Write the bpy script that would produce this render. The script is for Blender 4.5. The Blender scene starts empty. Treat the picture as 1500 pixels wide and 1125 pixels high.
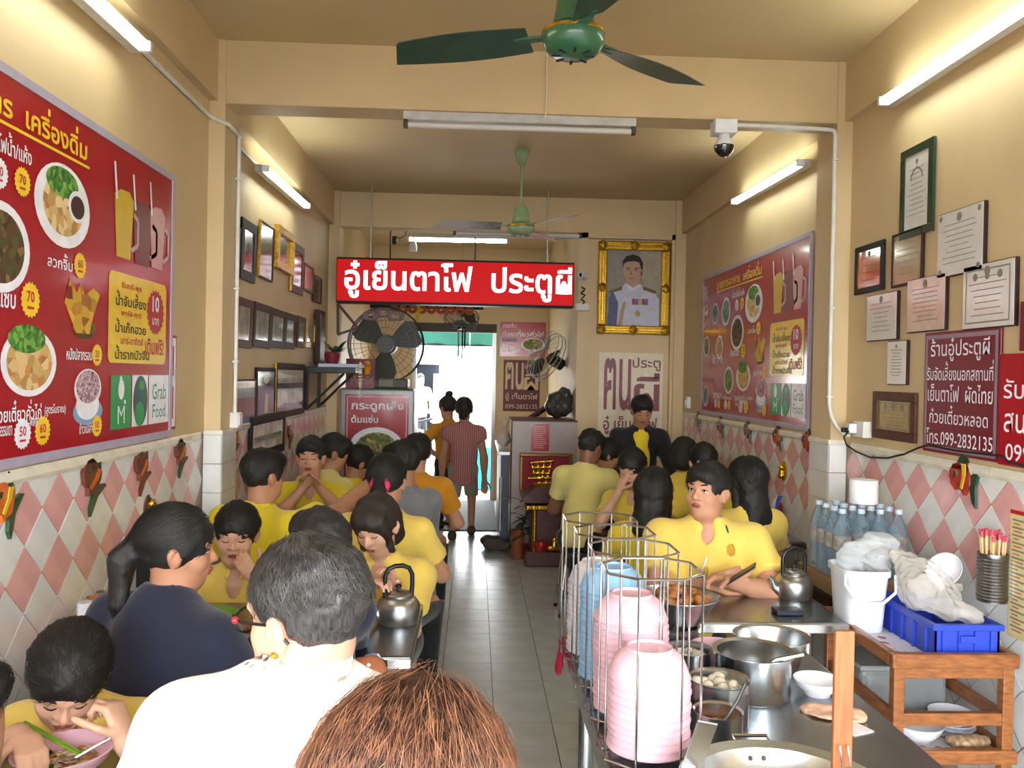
import bpy, bmesh, math, random
import numpy as np
from mathutils import Vector, Matrix, Euler
random.seed(7)
SC = bpy.context.scene
COL = SC.collection
PI = math.pi

# ------------------------------------------------------------------ camera
CAM_H = 1.70
FPX = 1225.0                       # focal length in pixels of a 1500 x 1125 frame
YAW, PITCH, ROLL = .0433, .0095, .0192
_f = Vector((math.sin(YAW)*math.cos(PITCH), math.cos(YAW)*math.cos(PITCH), -math.sin(PITCH)))
_r = Vector((math.cos(YAW), -math.sin(YAW), 0))
_u = _r.cross(_f)
_r, _u = _r*math.cos(ROLL)+_u*math.sin(ROLL), _u*math.cos(ROLL)-_r*math.sin(ROLL)
camd = bpy.data.cameras.new('camera')
camd.sensor_fit = 'HORIZONTAL'; camd.sensor_width = 36.0
camd.lens = 36.0*FPX/1500.0
camd.clip_start = .05; camd.clip_end = 200
cam = bpy.data.objects.new('camera', camd); COL.objects.link(cam)
_m = Matrix((_r, _u, -_f)).transposed().to_4x4(); _m.translation = (0, 0, CAM_H)
cam.matrix_world = _m
SC.camera = cam

# ------------------------------------------------------------------ world / exposure
world = bpy.data.worlds.new('overcast_sky'); SC.world = world
world.use_nodes = True
_bg = world.node_tree.nodes['Background']
_bg.inputs['Color'].default_value = (.93, .97, 1.0, 1)
_bg.inputs['Strength'].default_value = 21.0
SC.view_settings.view_transform = 'Standard'
SC.view_settings.look = 'None'
SC.view_settings.gamma = 1
SC.view_settings.use_curve_mapping = False
SC.view_settings.exposure = -0.12
TUBE_STRENGTH = 38.0

# pixel (1500x1125 frame) -> point on a plane of the room
def _ray(x, y): return _f + _r*((x-750)/FPX) - _u*((y-562.5)/FPX)
def _on(ax, v, x, y):
    d = _ray(x, y); c = (0, 0, CAM_H); t = (v-c[ax])/d[ax]
    return Vector((0, 0, CAM_H)) + d*t
def onX(v, x, y): return _on(0, v, x, y)
def onY(v, x, y): return _on(1, v, x, y)
def onZ(v, x, y): return _on(2, v, x, y)

# ------------------------------------------------------------------ materials
def lin(h):
    if isinstance(h, str):
        h = h.lstrip('#'); c = [int(h[i:i+2], 16)/255 for i in (0, 2, 4)]
        return tuple(((x+.055)/1.055)**2.4 if x > .04045 else x/12.92 for x in c)
    return tuple(h)
_MC = {}
def mat(name, col, rough=.5, metal=0., var=.06, scale=18., bump=0., bscale=None, spec=.5, emit=None, estr=0.,
        trans=0., alpha=1., coat=0., sheen=0., stretch=None, col2=None, ior=1.45, sss=0.):
    if name in _MC: return _MC[name]
    m = bpy.data.materials.new(name); m.use_nodes = True
    nt = m.node_tree; b = nt.nodes['Principled BSDF']
    c = lin(col)
    tc = nt.nodes.new('ShaderNodeTexCoord'); mp = nt.nodes.new('ShaderNodeMapping')
    if stretch: mp.inputs['Scale'].default_value = stretch
    nt.links.new(tc.outputs['Object'], mp.inputs['Vector'])
    nz = nt.nodes.new('ShaderNodeTexNoise'); nz.inputs['Scale'].default_value = scale; nz.inputs['Detail'].default_value = 4
    nt.links.new(mp.outputs['Vector'], nz.inputs['Vector'])
    cr = nt.nodes.new('ShaderNodeValToRGB')
    c2 = lin(col2) if col2 else tuple(min(1, x*(1+var)) for x in c)
    c1 = c if col2 else tuple(x*(1-var) for x in c)
    cr.color_ramp.elements[0].position = .35; cr.color_ramp.elements[1].position = .65
    cr.color_ramp.elements[0].color = (*c1, 1); cr.color_ramp.elements[1].color = (*c2, 1)
    nt.links.new(nz.outputs['Fac'], cr.inputs['Fac'])
    nt.links.new(cr.outputs['Color'], b.inputs['Base Color'])
    b.inputs['Roughness'].default_value = rough; b.inputs['Metallic'].default_value = metal
    b.inputs['Specular IOR Level'].default_value = spec; b.inputs['IOR'].default_value = ior
    if coat: b.inputs['Coat Weight'].default_value = coat; b.inputs['Coat Roughness'].default_value = .08
    if sheen: b.inputs['Sheen Weight'].default_value = sheen
    if trans: b.inputs['Transmission Weight'].default_value = trans
    if sss:
        b.inputs['Subsurface Weight'].default_value = sss; b.inputs['Subsurface Radius'].default_value = (.012, .005, .003)
    if alpha < 1: b.inputs['Alpha'].default_value = alpha
    if emit:
        b.inputs['Emission Color'].default_value = (*lin(emit), 1); b.inputs['Emission Strength'].default_value = estr
    if bump:
        bn = nt.nodes.new('ShaderNodeTexNoise'); bn.inputs['Scale'].default_value = bscale or scale*3; bn.inputs['Detail'].default_value = 5
        nt.links.new(mp.outputs['Vector'], bn.inputs['Vector'])
        bp = nt.nodes.new('ShaderNodeBump'); bp.inputs['Strength'].default_value = bump; bp.inputs['Distance'].default_value = .01
        nt.links.new(bn.outputs['Fac'], bp.inputs['Height']); nt.links.new(bp.outputs['Normal'], b.inputs['Normal'])
    _MC[name] = m
    return m
def ramp_mat(name, stops, scale=30., rough=.6, kind='voronoi', bump=.3, stretch=None):
    """speckled food-like / photo-print-like procedural colour"""
    if name in _MC: return _MC[name]
    m = bpy.data.materials.new(name); m.use_nodes = True; nt = m.node_tree; b = nt.nodes['Principled BSDF']
    tc = nt.nodes.new('ShaderNodeTexCoord'); mp = nt.nodes.new('ShaderNodeMapping')
    if stretch: mp.inputs['Scale'].default_value = stretch
    nt.links.new(tc.outputs['Object'], mp.inputs['Vector'])
    if kind == 'voronoi':
        t = nt.nodes.new('ShaderNodeTexVoronoi'); t.inputs['Scale'].default_value = scale
        nt.links.new(mp.outputs['Vector'], t.inputs['Vector'])
        sep = nt.nodes.new('ShaderNodeSeparateColor'); nt.links.new(t.outputs['Color'], sep.inputs['Color']); fac = sep.outputs['Red']
    else:
        t = nt.nodes.new('ShaderNodeTexNoise'); t.inputs['Scale'].default_value = scale; t.inputs['Detail'].default_value = 6
        nt.links.new(mp.outputs['Vector'], t.inputs['Vector']); fac = t.outputs['Fac']
    cr = nt.nodes.new('ShaderNodeValToRGB'); el = cr.color_ramp.elements
    while len(el) < len(stops): el.new(.5)
    for e, (p, c) in zip(el, stops): e.position = p; e.color = (*lin(c), 1)
    nt.links.new(fac, cr.inputs['Fac']); nt.links.new(cr.outputs['Color'], b.inputs['Base Color'])
    b.inputs['Roughness'].default_value = rough
    if bump:
        bp = nt.nodes.new('ShaderNodeBump'); bp.inputs['Strength'].default_value = bump; bp.inputs['Distance'].default_value = .008
        nt.links.new(fac, bp.inputs['Height']); nt.links.new(bp.outputs['Normal'], b.inputs['Normal'])
    _MC[name] = m
    return m

# ------------------------------------------------------------------ objects
WM = {}
def _wm(o): return WM.get(o.name, Matrix.Identity(4))
def tag(o, label=None, cat=None, group=None, kind=None):
    if label: o['label'] = label
    if cat: o['category'] = cat
    if group: o['group'] = group
    if kind: o['kind'] = kind
    return o
def thing(name, label, cat, loc=(0, 0, 0), rz=0., group=None, rot=None):
    o = bpy.data.objects.new(name, None); COL.objects.link(o)
    o.empty_display_size = .1
    o.location = loc; o.rotation_euler = rot if rot else (0, 0, rz)
    WM[o.name] = Matrix.LocRotScale(Vector(loc), o.rotation_euler, None)
    return tag(o, label, cat, group)

class MB:
    """collects shapes into one mesh"""
    def __init__(s): s.v = []; s.f = []; s.mi = []; s.cur = 0
    def add(s, vs, fs):
        n = len(s.v); s.v += [Vector(v) for v in vs]; s.f += [tuple(i+n for i in f) for f in fs]; s.mi += [s.cur]*len(fs); return s
    def box(s, c, d, rz=0., rot=None, bev=0.):
        x, y, z = d[0]/2, d[1]/2, d[2]/2
        M = (rot.to_matrix() if rot else Euler((0, 0, rz)).to_matrix()); c = Vector(c)
        if bev <= 0:
            vs = [(a*x, b*y, e*z) for e in (-1, 1) for b in (-1, 1) for a in (-1, 1)]
            fs = [(0, 2, 3, 1), (4, 5, 7, 6), (0, 1, 5, 4), (2, 6, 7, 3), (0, 4, 6, 2), (1, 3, 7, 5)]
        else:
            bm = bmesh.new(); bmesh.ops.create_cube(bm, size=1)
            for v in bm.verts: v.co = (v.co.x*2*x, v.co.y*2*y, v.co.z*2*z)
            bmesh.ops.bevel(bm, geom=bm.edges[:], offset=bev, segments=2, affect='EDGES', profile=.5)
            bm.verts.index_update(); vs = [v.co.copy() for v in bm.verts]; fs = [[v.index for v in f.verts] for f in bm.faces]; bm.free()
        return s.add([c + M @ Vector(v) for v in vs], fs)
    def span(s, a, b, bev=0.):
        a = Vector(a); b = Vector(b)
        return s.box((a+b)/2, [abs(b[i]-a[i]) for i in range(3)], bev=bev)
    def lathe(s, prof, c=(0, 0, 0), n=24, M=None, a0=0., a1=2*PI, cap=True):
        """prof: list of (r, z)"""
        c = Vector(c); full = abs(a1-a0-2*PI) < 1e-6; k = n if full else n+1
        vs = []
        for r, z in prof:
            for i in range(k):
                a = a0+(a1-a0)*i/n
                v = Vector((r*math.cos(a), r*math.sin(a), z)); vs.append(c+(M @ v if M else v))
        fs = []
        for j in range(len(prof)-1):
            for i in range(n):
                i2 = (i+1) % k
                fs.append((j*k+i, j*k+i2, (j+1)*k+i2, (j+1)*k+i))
        if cap and full:
            if prof[0][0] > 1e-5: fs.append(tuple(range(k))[::-1])
            if prof[-1][0] > 1e-5: fs.append(tuple((len(prof)-1)*k+i for i in range(k)))
        return s.add(vs, fs)
    def cyl(s, a, b, r, r2=None, n=12):
        a = Vector(a); b = Vector(b); d = b-a
        M = d.to_track_quat('Z', 'Y').to_matrix()
        return s.lathe([(r, 0), (r if r2 is None else r2, d.length)], a, n, M)
    def tube(s, pts, r, n=8, closed=False, rs=None):
        pts = [Vector(p) for p in pts]; m = len(pts); vs = []; nrm = None
        for i, p in enumerate(pts):
            if closed: t = (pts[(i+1) % m]-pts[i-1])
            else: t = pts[min(i+1, m-1)]-pts[max(i-1, 0)]
            t.normalize()
            if nrm is None:
                nrm = t.orthogonal().normalized()
            else:
                nrm = (nrm-t*nrm.dot(t));
                nrm = nrm.normalized() if nrm.length > 1e-6 else t.orthogonal().normalized()
            bi = t.cross(nrm); rr = rs[i] if rs else r
            for k in range(n):
                a = 2*PI*k/n; vs.append(p+(nrm*math.cos(a)+bi*math.sin(a))*rr)
        fs = []
        for i in range(m if closed else m-1):
            i2 = (i+1) % m
            for k in range(n):
                k2 = (k+1) % n; fs.append((i*n+k, i*n+k2, i2*n+k2, i2*n+k))
        if not closed: fs += [tuple(range(n))[::-1], tuple((m-1)*n+k for k in range(n))]
        return s.add(vs, fs)
    def ball(s, c, r, n=12, m=8, M=None):
        r = (r, r, r) if not hasattr(r, '__len__') else r
        c = Vector(c); vs = [Vector((0, 0, -r[2]))]
        for j in range(1, m):
            t = -PI/2+PI*j/m
            for i in range(n):
                a = 2*PI*i/n; vs.append(Vector((r[0]*math.cos(t)*math.cos(a), r[1]*math.cos(t)*math.sin(a), r[2]*math.sin(t))))
        vs.append(Vector((0, 0, r[2]))); fs = []
        for i in range(n): fs.append((0, 1+(i+1) % n, 1+i))
        for j in range(m-2):
            for i in range(n):
                a = 1+j*n+i; b = 1+j*n+(i+1) % n; fs.append((a, b, b+n, a+n))
        l = len(vs)-1
        for i in range(n): fs.append((l, 1+(m-2)*n+i, 1+(m-2)*n+(i+1) % n))
        return s.add([c+(M @ v if M else v) for v in vs], fs)
    def prism(s, poly, t, M=None, c=(0, 0, 0)):
        """poly in local xy, thickness t along +z"""
        c = Vector(c); n = len(poly)
        vs = [Vector((p[0], p[1], 0)) for p in poly]+[Vector((p[0], p[1], t)) for p in poly]
        fs = [tuple(range(n))[::-1], tuple(range(n, 2*n))]+[(i, (i+1) % n, n+(i+1) % n, n+i) for i in range(n)]
        return s.add([c+(M @ v if M else v) for v in vs], fs)
    def mesh(s, name, mats, smooth=False):
        me = bpy.data.meshes.new(name)
        me.from_pydata([tuple(v) for v in s.v], [], s.f)
        for m in mats: me.materials.append(m)
        if len(mats) > 1: me.polygons.foreach_set('material_index', s.mi)
        if smooth: me.polygons.foreach_set('use_smooth', [True]*len(s.f))
        me.update(); return me
    def build(s, name, m, parent=None, smooth=False, local=False, sharp=None):
        mats = m if isinstance(m, (list, tuple)) else [m]
        if parent is not None:
            if not local:
                I = _wm(parent).inverted(); s.v = [I @ v for v in s.v]
            base = None
        else:
            xs = [v.x for v in s.v]; ys = [v.y for v in s.v]; zs = [v.z for v in s.v]
            base = Vector(((min(xs)+max(xs))/2, (min(ys)+max(ys))/2, min(zs)))
            s.v = [v-base for v in s.v]
        me = s.mesh(name, mats, smooth)
        if smooth: shade_auto(me, sharp or 40)
        o = bpy.data.objects.new(name, me); COL.objects.link(o)
        if parent is not None:
            o.parent = parent; WM[o.name] = _wm(parent).copy()
        else:
            o.location = base; WM[o.name] = Matrix.Translation(base)
        return o
def shade_auto(me, deg=40):
    """mark edges sharper than deg as sharp (smooth shading elsewhere)"""
    bm = bmesh.new(); bm.from_mesh(me); lim = math.radians(deg)
    bmesh.ops.recalc_face_normals(bm, faces=bm.faces[:])
    for e in bm.edges:
        if len(e.link_faces) == 2: e.smooth = e.calc_face_angle(0) < lim
    bm.to_mesh(me); bm.free()
def struct(name, mb, m, parent=None, smooth=False):
    o = mb.build(name, m, parent, smooth)
    if parent is None: o['kind'] = 'structure'
    return o
def copy_tree(o, parent=None, **kw):
    c = o.copy(); COL.objects.link(c); c.parent = parent
    for ch in o.children: copy_tree(ch, c)
    return c
def place(mesh_obj_src, parent, loc, rot=(0, 0, 0), scale=None):
    """share mesh data: a copy of a part placed in its parent's space"""
    c = mesh_obj_src.copy(); COL.objects.link(c); c.parent = parent; c.location = loc; c.rotation_euler = rot
    if scale: c.scale = scale
    return c
def shared(name, me, parent, loc, rot=(0, 0, 0), scale=None):
    c = bpy.data.objects.new(name, me); COL.objects.link(c); c.parent = parent; c.location = loc; c.rotation_euler = rot
    if scale: c.scale = scale
    return c

# ------------------------------------------------------------------ lettering (built-in font)
UPPER = '\u0e31\u0e34\u0e35\u0e36\u0e37\u0e47'; TONE = '\u0e48\u0e49\u0e4a\u0e4b\u0e4c'
_tcache = {}
def _text_raw(body, offset, res):
    key = (body, offset, res)
    if key in _tcache: return _tcache[key]
    c = bpy.data.curves.new('lettering', 'FONT'); c.body = body; c.offset = offset; c.resolution_u = res
    c.fill_mode = 'FRONT'; c.space_line = 1.15
    o = bpy.data.objects.new('lettering', c); COL.objects.link(o)
    bpy.context.view_layer.update()
    me = o.to_mesh()
    v = [(p.co.x, p.co.y) for p in me.vertices]; f = [tuple(p.vertices) for p in me.polygons]
    o.to_mesh_clear(); bpy.data.objects.remove(o); bpy.data.curves.remove(c)
    _tcache[key] = (v, f); return v, f
def text_mesh(body, w=None, h=None, offset=0., res=2, slant=0):
    """outline mesh of a line of lettering fitted in w x h, origin at its lower left; raises stacked tone marks"""
    plain = ''; raised = []
    for i, ch in enumerate(body):
        if ch in TONE and i and (body[i-1] in UPPER or (i+1 < len(body) and body[i+1] == '\u0e33')) : raised.append((plain, ch))
        else: plain += ch
    v, f = _text_raw(plain, offset, res); v = list(v); f = list(f)
    for pre, ch in raised:
        pv, _ = _text_raw(pre, offset, res); x = max(p[0] for p in pv)
        tv, tf = _text_raw(ch, offset, res); n = len(v); tx = max(p[0] for p in tv)
        v += [(p[0]-tx+x, p[1]+.24) for p in tv]; f += [tuple(k+n for k in q) for q in tf]
    x0 = min(p[0] for p in v); x1 = max(p[0] for p in v); y0 = min(p[1] for p in v); y1 = max(p[1] for p in v)
    sx = w/(x1-x0) if w else None; sy = h/(y1-y0) if h else None
    sx = sx or sy; sy = sy or sx
    return [((p[0]-x0)*sx+slant*(p[1]-y0)*sy, (p[1]-y0)*sy) for p in v], f
class Plane2D:
    """flat print: draws in (u right, v up) on a plane; every layer a hair above the last"""
    def __init__(s, origin, U, V):
        s.o = Vector(origin); s.U = Vector(U).normalized(); s.V = Vector(V).normalized(); s.N = s.U.cross(s.V); s.parts = {}; s.join = False; s.stuff = ()
    def P(s, u, v, d=0.): return s.o+s.U*u+s.V*v+s.N*d
    def mb(s, key):
        l = s.parts.setdefault(key, [])
        if not l or not (s.join or key in s.stuff): l.append(MB())
        return l[-1]
    def poly(s, key, pts, d=.0015): s.mb(key).add([s.P(u, v, d) for u, v in pts], [tuple(range(len(pts)))])
    def rect(s, key, u0, v0, u1, v1, d=.0015, r=0.):
        if r <= 0: return s.poly(key, [(u0, v0), (u1, v0), (u1, v1), (u0, v1)], d)
        pts = []
        for cx, cy, a in ((u1-r, v0+r, -PI/2), (u1-r, v1-r, 0), (u0+r, v1-r, PI/2), (u0+r, v0+r, PI)):
            for k in range(5): t = a+PI/2*k/4; pts.append((cx+r*math.cos(t), cy+r*math.sin(t)))
        s.poly(key, pts, d)
    def disc(s, key, u, v, ru, rv=None, d=.0015, n=28, star=0.):
        rv = rv or ru; pts = []
        for k in range(n):
            q = 1-(star if k % 2 else 0); a = 2*PI*k/n; pts.append((u+ru*q*math.cos(a), v+rv*q*math.sin(a)))
        s.poly(key, pts, d)
    def text(s, key, body, u, v, w=None, h=None, offset=0., d=.003, center=False, res=2):
        vs, fs = text_mesh(body, w, h, offset, res)
        if center:
            cw = max(p[0] for p in vs)/2; u -= cw
        if ' ' in body:                                  # each word is a piece of its own
            raw, _ = _text_raw(body, offset, res); pre, _ = _text_raw(body.split(' ')[0], offset, res)
            cut = (max(p[0] for p in pre)-min(p[0] for p in raw))/(max(p[0] for p in raw)-min(p[0] for p in raw))*max(p[0] for p in vs)+1e-4
            groups = [[f for f in fs if (sum(vs[i][0] for i in f)/len(f) <= cut) == g] for g in (True, False)]
        else: groups = [fs]
        for g in groups:
            ids = sorted({i for f in g for i in f}); mp = {i: k for k, i in enumerate(ids)}
            if g: s.mb(key).add([s.P(u+vs[i][0], v+vs[i][1], d) for i in ids], [tuple(mp[i] for i in f) for f in g])
    def line(s, key, pts, wd, d=.003):
        m = s.mb(key)
        for (a, b), (c, e) in zip(pts[:-1], pts[1:]):
            dx, dy = c-a, e-b; l = math.hypot(dx, dy) or 1; nx, ny = -dy/l*wd/2, dx/l*wd/2
            m.add([s.P(u, v, d) for u, v in ((a-nx, b-ny), (c-nx, e-ny), (c+nx, e+ny), (a+nx, b+ny))], [(0, 1, 2, 3)])
    def build(s, parent, mats):
        out = {}
        for key, l in s.parts.items():
            nm, m = mats[key]
            for mb in l:
                out[key] = mb.build(nm, m, parent)
                if s.join or key in s.stuff: out[key]['kind'] = 'stuff'
        return out

# ------------------------------------------------------------------ organic surfaces (signed distances -> surface nets)
class SDF:
    def __init__(s, vox=.01): s.pr = []; s.vox = vox; s.wr = None
    def rc(s, a, b, ra, rb=None, k=.02, sub=False, flat=None, cut=False):
        """tapered capsule; flat=(axis, factor) squeezes it along an axis; cut=True ends it flat at b"""
        s.pr.append(['rc', np.array(a, float), np.array(b, float), ra, ra if rb is None else rb, k, sub, flat, cut]); return s
    def el(s, c, r, M=None, k=.02, sub=False):
        s.pr.append(['el', np.array(c, float), np.array(r, float) if hasattr(r, '__len__') else np.array([r]*3, float),
                     None if M is None else np.array(M.to_3x3() if hasattr(M, 'to_3x3') else M, float), 0, k, sub, None, False]); return s
    def half(s, p, n, k=.005):
        """removes everything on the +n side of the plane"""
        n = Vector(n).normalized(); s.pr.append(['hs', np.array(p, float), np.array(n, float), 0, 0, k, True, None, False]); return s
    @staticmethod
    def _d(p, q):
        t = q[0]
        if t == 'rc':
            a, b, ra, rb, flat, cut = q[1], q[2], q[3], q[4], q[7], q[8]
            pa = p-a; ba = b-a
            if flat is not None:
                n, fa = flat; n = np.asarray(n, float); off = pa@n; pa = pa+(off*(1/fa-1))[..., None]*n
            h = np.clip(pa@ba/max(ba@ba, 1e-9), 0, 1)
            d = np.sqrt(((pa-h[..., None]*ba)**2).sum(-1))-(ra+(rb-ra)*h)
            if flat is not None: d = d*min(1, (1+flat[1])/2)
            if cut:
                n = ba/math.sqrt(ba@ba); d = np.maximum(d, (p-b)@n)
            return d
        if t == 'el':
            l = p-q[1]
            if q[3] is not None: l = l@q[3]
            k0 = np.sqrt(((l/q[2])**2).sum(-1)); k1 = np.sqrt(((l/q[2]**2)**2).sum(-1))
            return k0*(k0-1)/np.maximum(k1, 1e-6)
        return -((p-q[1])@q[2])          # half space: "inside" is +n side
    def _bb(s):
        lo = np.full(3, 1e9); hi = -lo
        for q in s.pr:
            if q[6]: continue
            if q[0] == 'rc':
                r = max(q[3], q[4]); f = max(1, q[7][1]) if q[7] else 1
                for e in (q[1], q[2]): lo = np.minimum(lo, e-r*f); hi = np.maximum(hi, e+r*f)
            else:
                r = q[2].max(); lo = np.minimum(lo, q[1]-r); hi = np.maximum(hi, q[1]+r)
        return lo-3*s.vox, hi+3*s.vox
    def mesh_data(s):
        vox = s.vox; B = 6; lo, hi = s._bb(); bs = B*vox
        nb = np.ceil((hi-lo)/bs).astype(int); G = np.stack(np.meshgrid(*[np.arange(n) for n in nb], indexing='ij'), -1).reshape(-1, 3)
        cen = lo+(G+.5)*bs; hd = bs*.87
        pd = [SDF._d(cen, q) for q in s.pr]
        kmax = max(q[5] for q in s.pr)
        dm = np.full(len(cen), 1e3)
        for q, d in zip(s.pr, pd):
            if not q[6]: dm = np.minimum(dm, d)
        keep = dm < hd+kmax*.3
        deep = dm < -(hd+kmax)                      # far inside: only kept when something is cut out nearby
        for q, d in zip(s.pr, pd):
            if q[6]: deep &= d > hd+kmax
        keep &= ~deep
        idx = np.nonzero(keep)[0]; G = G[idx]; pd = [d[idx] for d in pd]
        ar = np.arange(B+1); L = np.stack(np.meshgrid(ar, ar, ar, indexing='ij'), -1)
        P = (lo+(G[:, None, None, None, :]*B+L)*vox)
        D = np.full(P.shape[:-1], 1e3)
        for q, dc in zip(s.pr, pd):
            k = q[5]; sel = np.nonzero(dc < hd*1.15+2*k+.004)[0]
            if not len(sel): continue
            d = SDF._d(P[sel], q); o = D[sel]
            if q[6]:
                d = -d; h = np.clip(.5-.5*(d-o)/max(k, 1e-5)*-1, 0, 1); h = np.clip(.5+.5*(d-o)/max(k, 1e-5), 0, 1)
                D[sel] = o*(1-h)+d*h+k*h*(1-h)
            else:
                h = np.clip(.5+.5*(o-d)/max(k, 1e-5), 0, 1); D[sel] = np.where(o > 100, d, o*(1-h)+d*h-k*h*(1-h))
        if s.wr is not None: D = D+s.wr(P)
        S = D < 0
        c = [S[:, i:B+i, j:B+j, k:B+k] for i in (0, 1) for j in (0, 1) for k in (0, 1)]
        cnt = sum(x.astype(np.int8) for x in c); act = (cnt > 0) & (cnt < 8)
        bi, ci, cj, ck = np.nonzero(act)
        if not len(bi): return np.zeros((0, 3)), np.zeros((0, 4), int)
        cor = np.array([(i, j, k) for i in (0, 1) for j in (0, 1) for k in (0, 1)])
        vals = np.stack([D[bi, ci+i, cj+j, ck+k] for i, j, k in cor], -1)
        acc = np.zeros((len(bi), 3)); num = np.zeros(len(bi))
        for a in range(8):
            for b in range(a+1, 8):
                if np.abs(cor[a]-cor[b]).sum() != 1: continue
                va, vb = vals[:, a], vals[:, b]; x = (va < 0) != (vb < 0)
                t = np.where(x, va/np.where(x, va-vb, 1), 0)
                acc += np.where(x[:, None], cor[a]+(cor[b]-cor[a])*t[:, None], 0); num += x
        gc = G[bi]*B+np.stack([ci, cj, ck], -1)
        V = lo+(gc+acc/num[:, None])*vox
        N = nb*B+2; cid = (gc[:, 0]*N[1]+gc[:, 1])*N[2]+gc[:, 2]
        order = np.argsort(cid); sid = cid[order]
        quads = []
        for ax in range(3):
            o = [0, 0, 0]; o[ax] = 1
            A = S[:, :B, :B, :B]; Bq = S[:, o[0]:B+o[0], o[1]:B+o[1], o[2]:B+o[2]]
            e0, e1, e2, e3 = np.nonzero(A != Bq)
            if not len(e0): continue
            g = G[e0]*B+np.stack([e1, e2, e3], -1); flip = A[e0, e1, e2, e3]
            u, w = [(1, 2), (2, 0), (0, 1)][ax]
            ids = []; ok = np.ones(len(e0), bool)
            for du, dw in ((-1, -1), (0, -1), (0, 0), (-1, 0)):
                q = g.copy(); q[:, u] += du; q[:, w] += dw
                h = (q[:, 0]*N[1]+q[:, 1])*N[2]+q[:, 2]
                p = np.minimum(np.searchsorted(sid, h), len(sid)-1); ok &= sid[p] == h; ids.append(order[p])
            Q = np.stack(ids, -1); Q[~flip] = Q[~flip][:, ::-1]; quads.append(Q[ok])
        return V, np.concatenate(quads)
    def build(s, name, m, parent=None, paint=None):
        """paint(V centre array) -> material index per face"""
        V, Q = s.mesh_data()
        mats = m if isinstance(m, (list, tuple)) else [m]
        me = bpy.data.meshes.new(name)
        base = None
        if parent is not None:
            I = np.array(_wm(parent).inverted()); W = V@I[:3, :3].T+I[:3, 3]
        else:
            base = np.array([(V[:, 0].min()+V[:, 0].max())/2, (V[:, 1].min()+V[:, 1].max())/2, V[:, 2].min()]); W = V-base
        me.vertices.add(len(W)); me.vertices.foreach_set('co', W.astype(np.float32).ravel())
        me.loops.add(len(Q)*4); me.loops.foreach_set('vertex_index', Q.astype(np.int32).ravel())
        me.polygons.add(len(Q)); me.polygons.foreach_set('loop_start', np.arange(0, len(Q)*4, 4, dtype=np.int32))
        me.polygons.foreach_set('use_smooth', np.ones(len(Q), bool))
        for x in mats: me.materials.append(x)
        if paint is not None:
            me.polygons.foreach_set('material_index', paint(V[Q].mean(1)).astype(np.int32))
        me.update(calc_edges=True); me.validate()
        o = bpy.data.objects.new(name, me); COL.objects.link(o)
        if parent is not None: o.parent = parent; WM[o.name] = _wm(parent).copy()
        else: o.location = base; WM[o.name] = Matrix.Translation(Vector(base))
        return o
# ================================================================== the room
XL, XR, ZC, YB = -1.42, 2.01, 3.43, 11.4
Y0 = -.6                                   # open shop front behind the camera
B1, B2 = (4.45, 4.65), (8.05, 8.25)        # cross beams
ZBEAM = 3.10; PIER = .085; ZRAIL = 1.38
M_wall = mat('cream_wall_paint', '#c8af86', .55, var=.04, scale=3, bump=.08, bscale=25)
M_ceil = mat('cream_ceiling_paint', '#bda57e', .5, var=.04, scale=2)
M_grout = mat('dark_grout', '#54514c', .9)
M_white_tile = mat('white_glazed_tile', '#dcdcd8', .12, var=.05, scale=9, coat=.3)
M_pink_tile = mat('pink_glazed_tile', '#d9a3a0', .14, var=.08, scale=9, coat=.3)
M_rail = mat('cream_glazed_rail', '#e0dac8', .2, var=.08, scale=14, coat=.3)
M_floor_tile = mat('grey_floor_tile', '#b6babb', .27, var=.07, scale=6, bump=.02)
M_wgrout = mat('wall_grout', '#a9958a', .8)

ob = struct('floor', MB().span((XL-.12, Y0, -.12), (XR+.12, YB+.15, -.004)), M_grout)
tx0, ty0, TS = .121, 5.209, .2835
tme = MB().box((0, 0, -.004), (TS-.004, TS-.004, .008)).mesh('floor_tile', [M_floor_tile])
rest = MB(); ixs = range(-6, 8); iys = range(-21, 23)
WMf = _wm(ob)
for iy in iys:
    for ix in ixs:
        x = tx0+(ix+.5)*TS; y = ty0+(iy+.5)*TS
        if x < XL-.13 or x > XR+.1 or y > YB or y < Y0: continue
        if -3 <= ix <= 2 and -9 <= iy <= 15:
            t = shared('floor_tile', tme, ob, (0, 0, 0)); t.location = WMf.inverted() @ Vector((x, y, random.uniform(-.0006, .0004)))
        else: rest.box((x, y, -.004), (TS-.004, TS-.004, .008))
rf = rest.build('floor_tiles', M_floor_tile, ob); rf['kind'] = 'stuff'

struct('ceiling', MB().span((XL-.12, Y0, ZC), (XR+.12, YB+.15, ZC+.15)), M_ceil)

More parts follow.
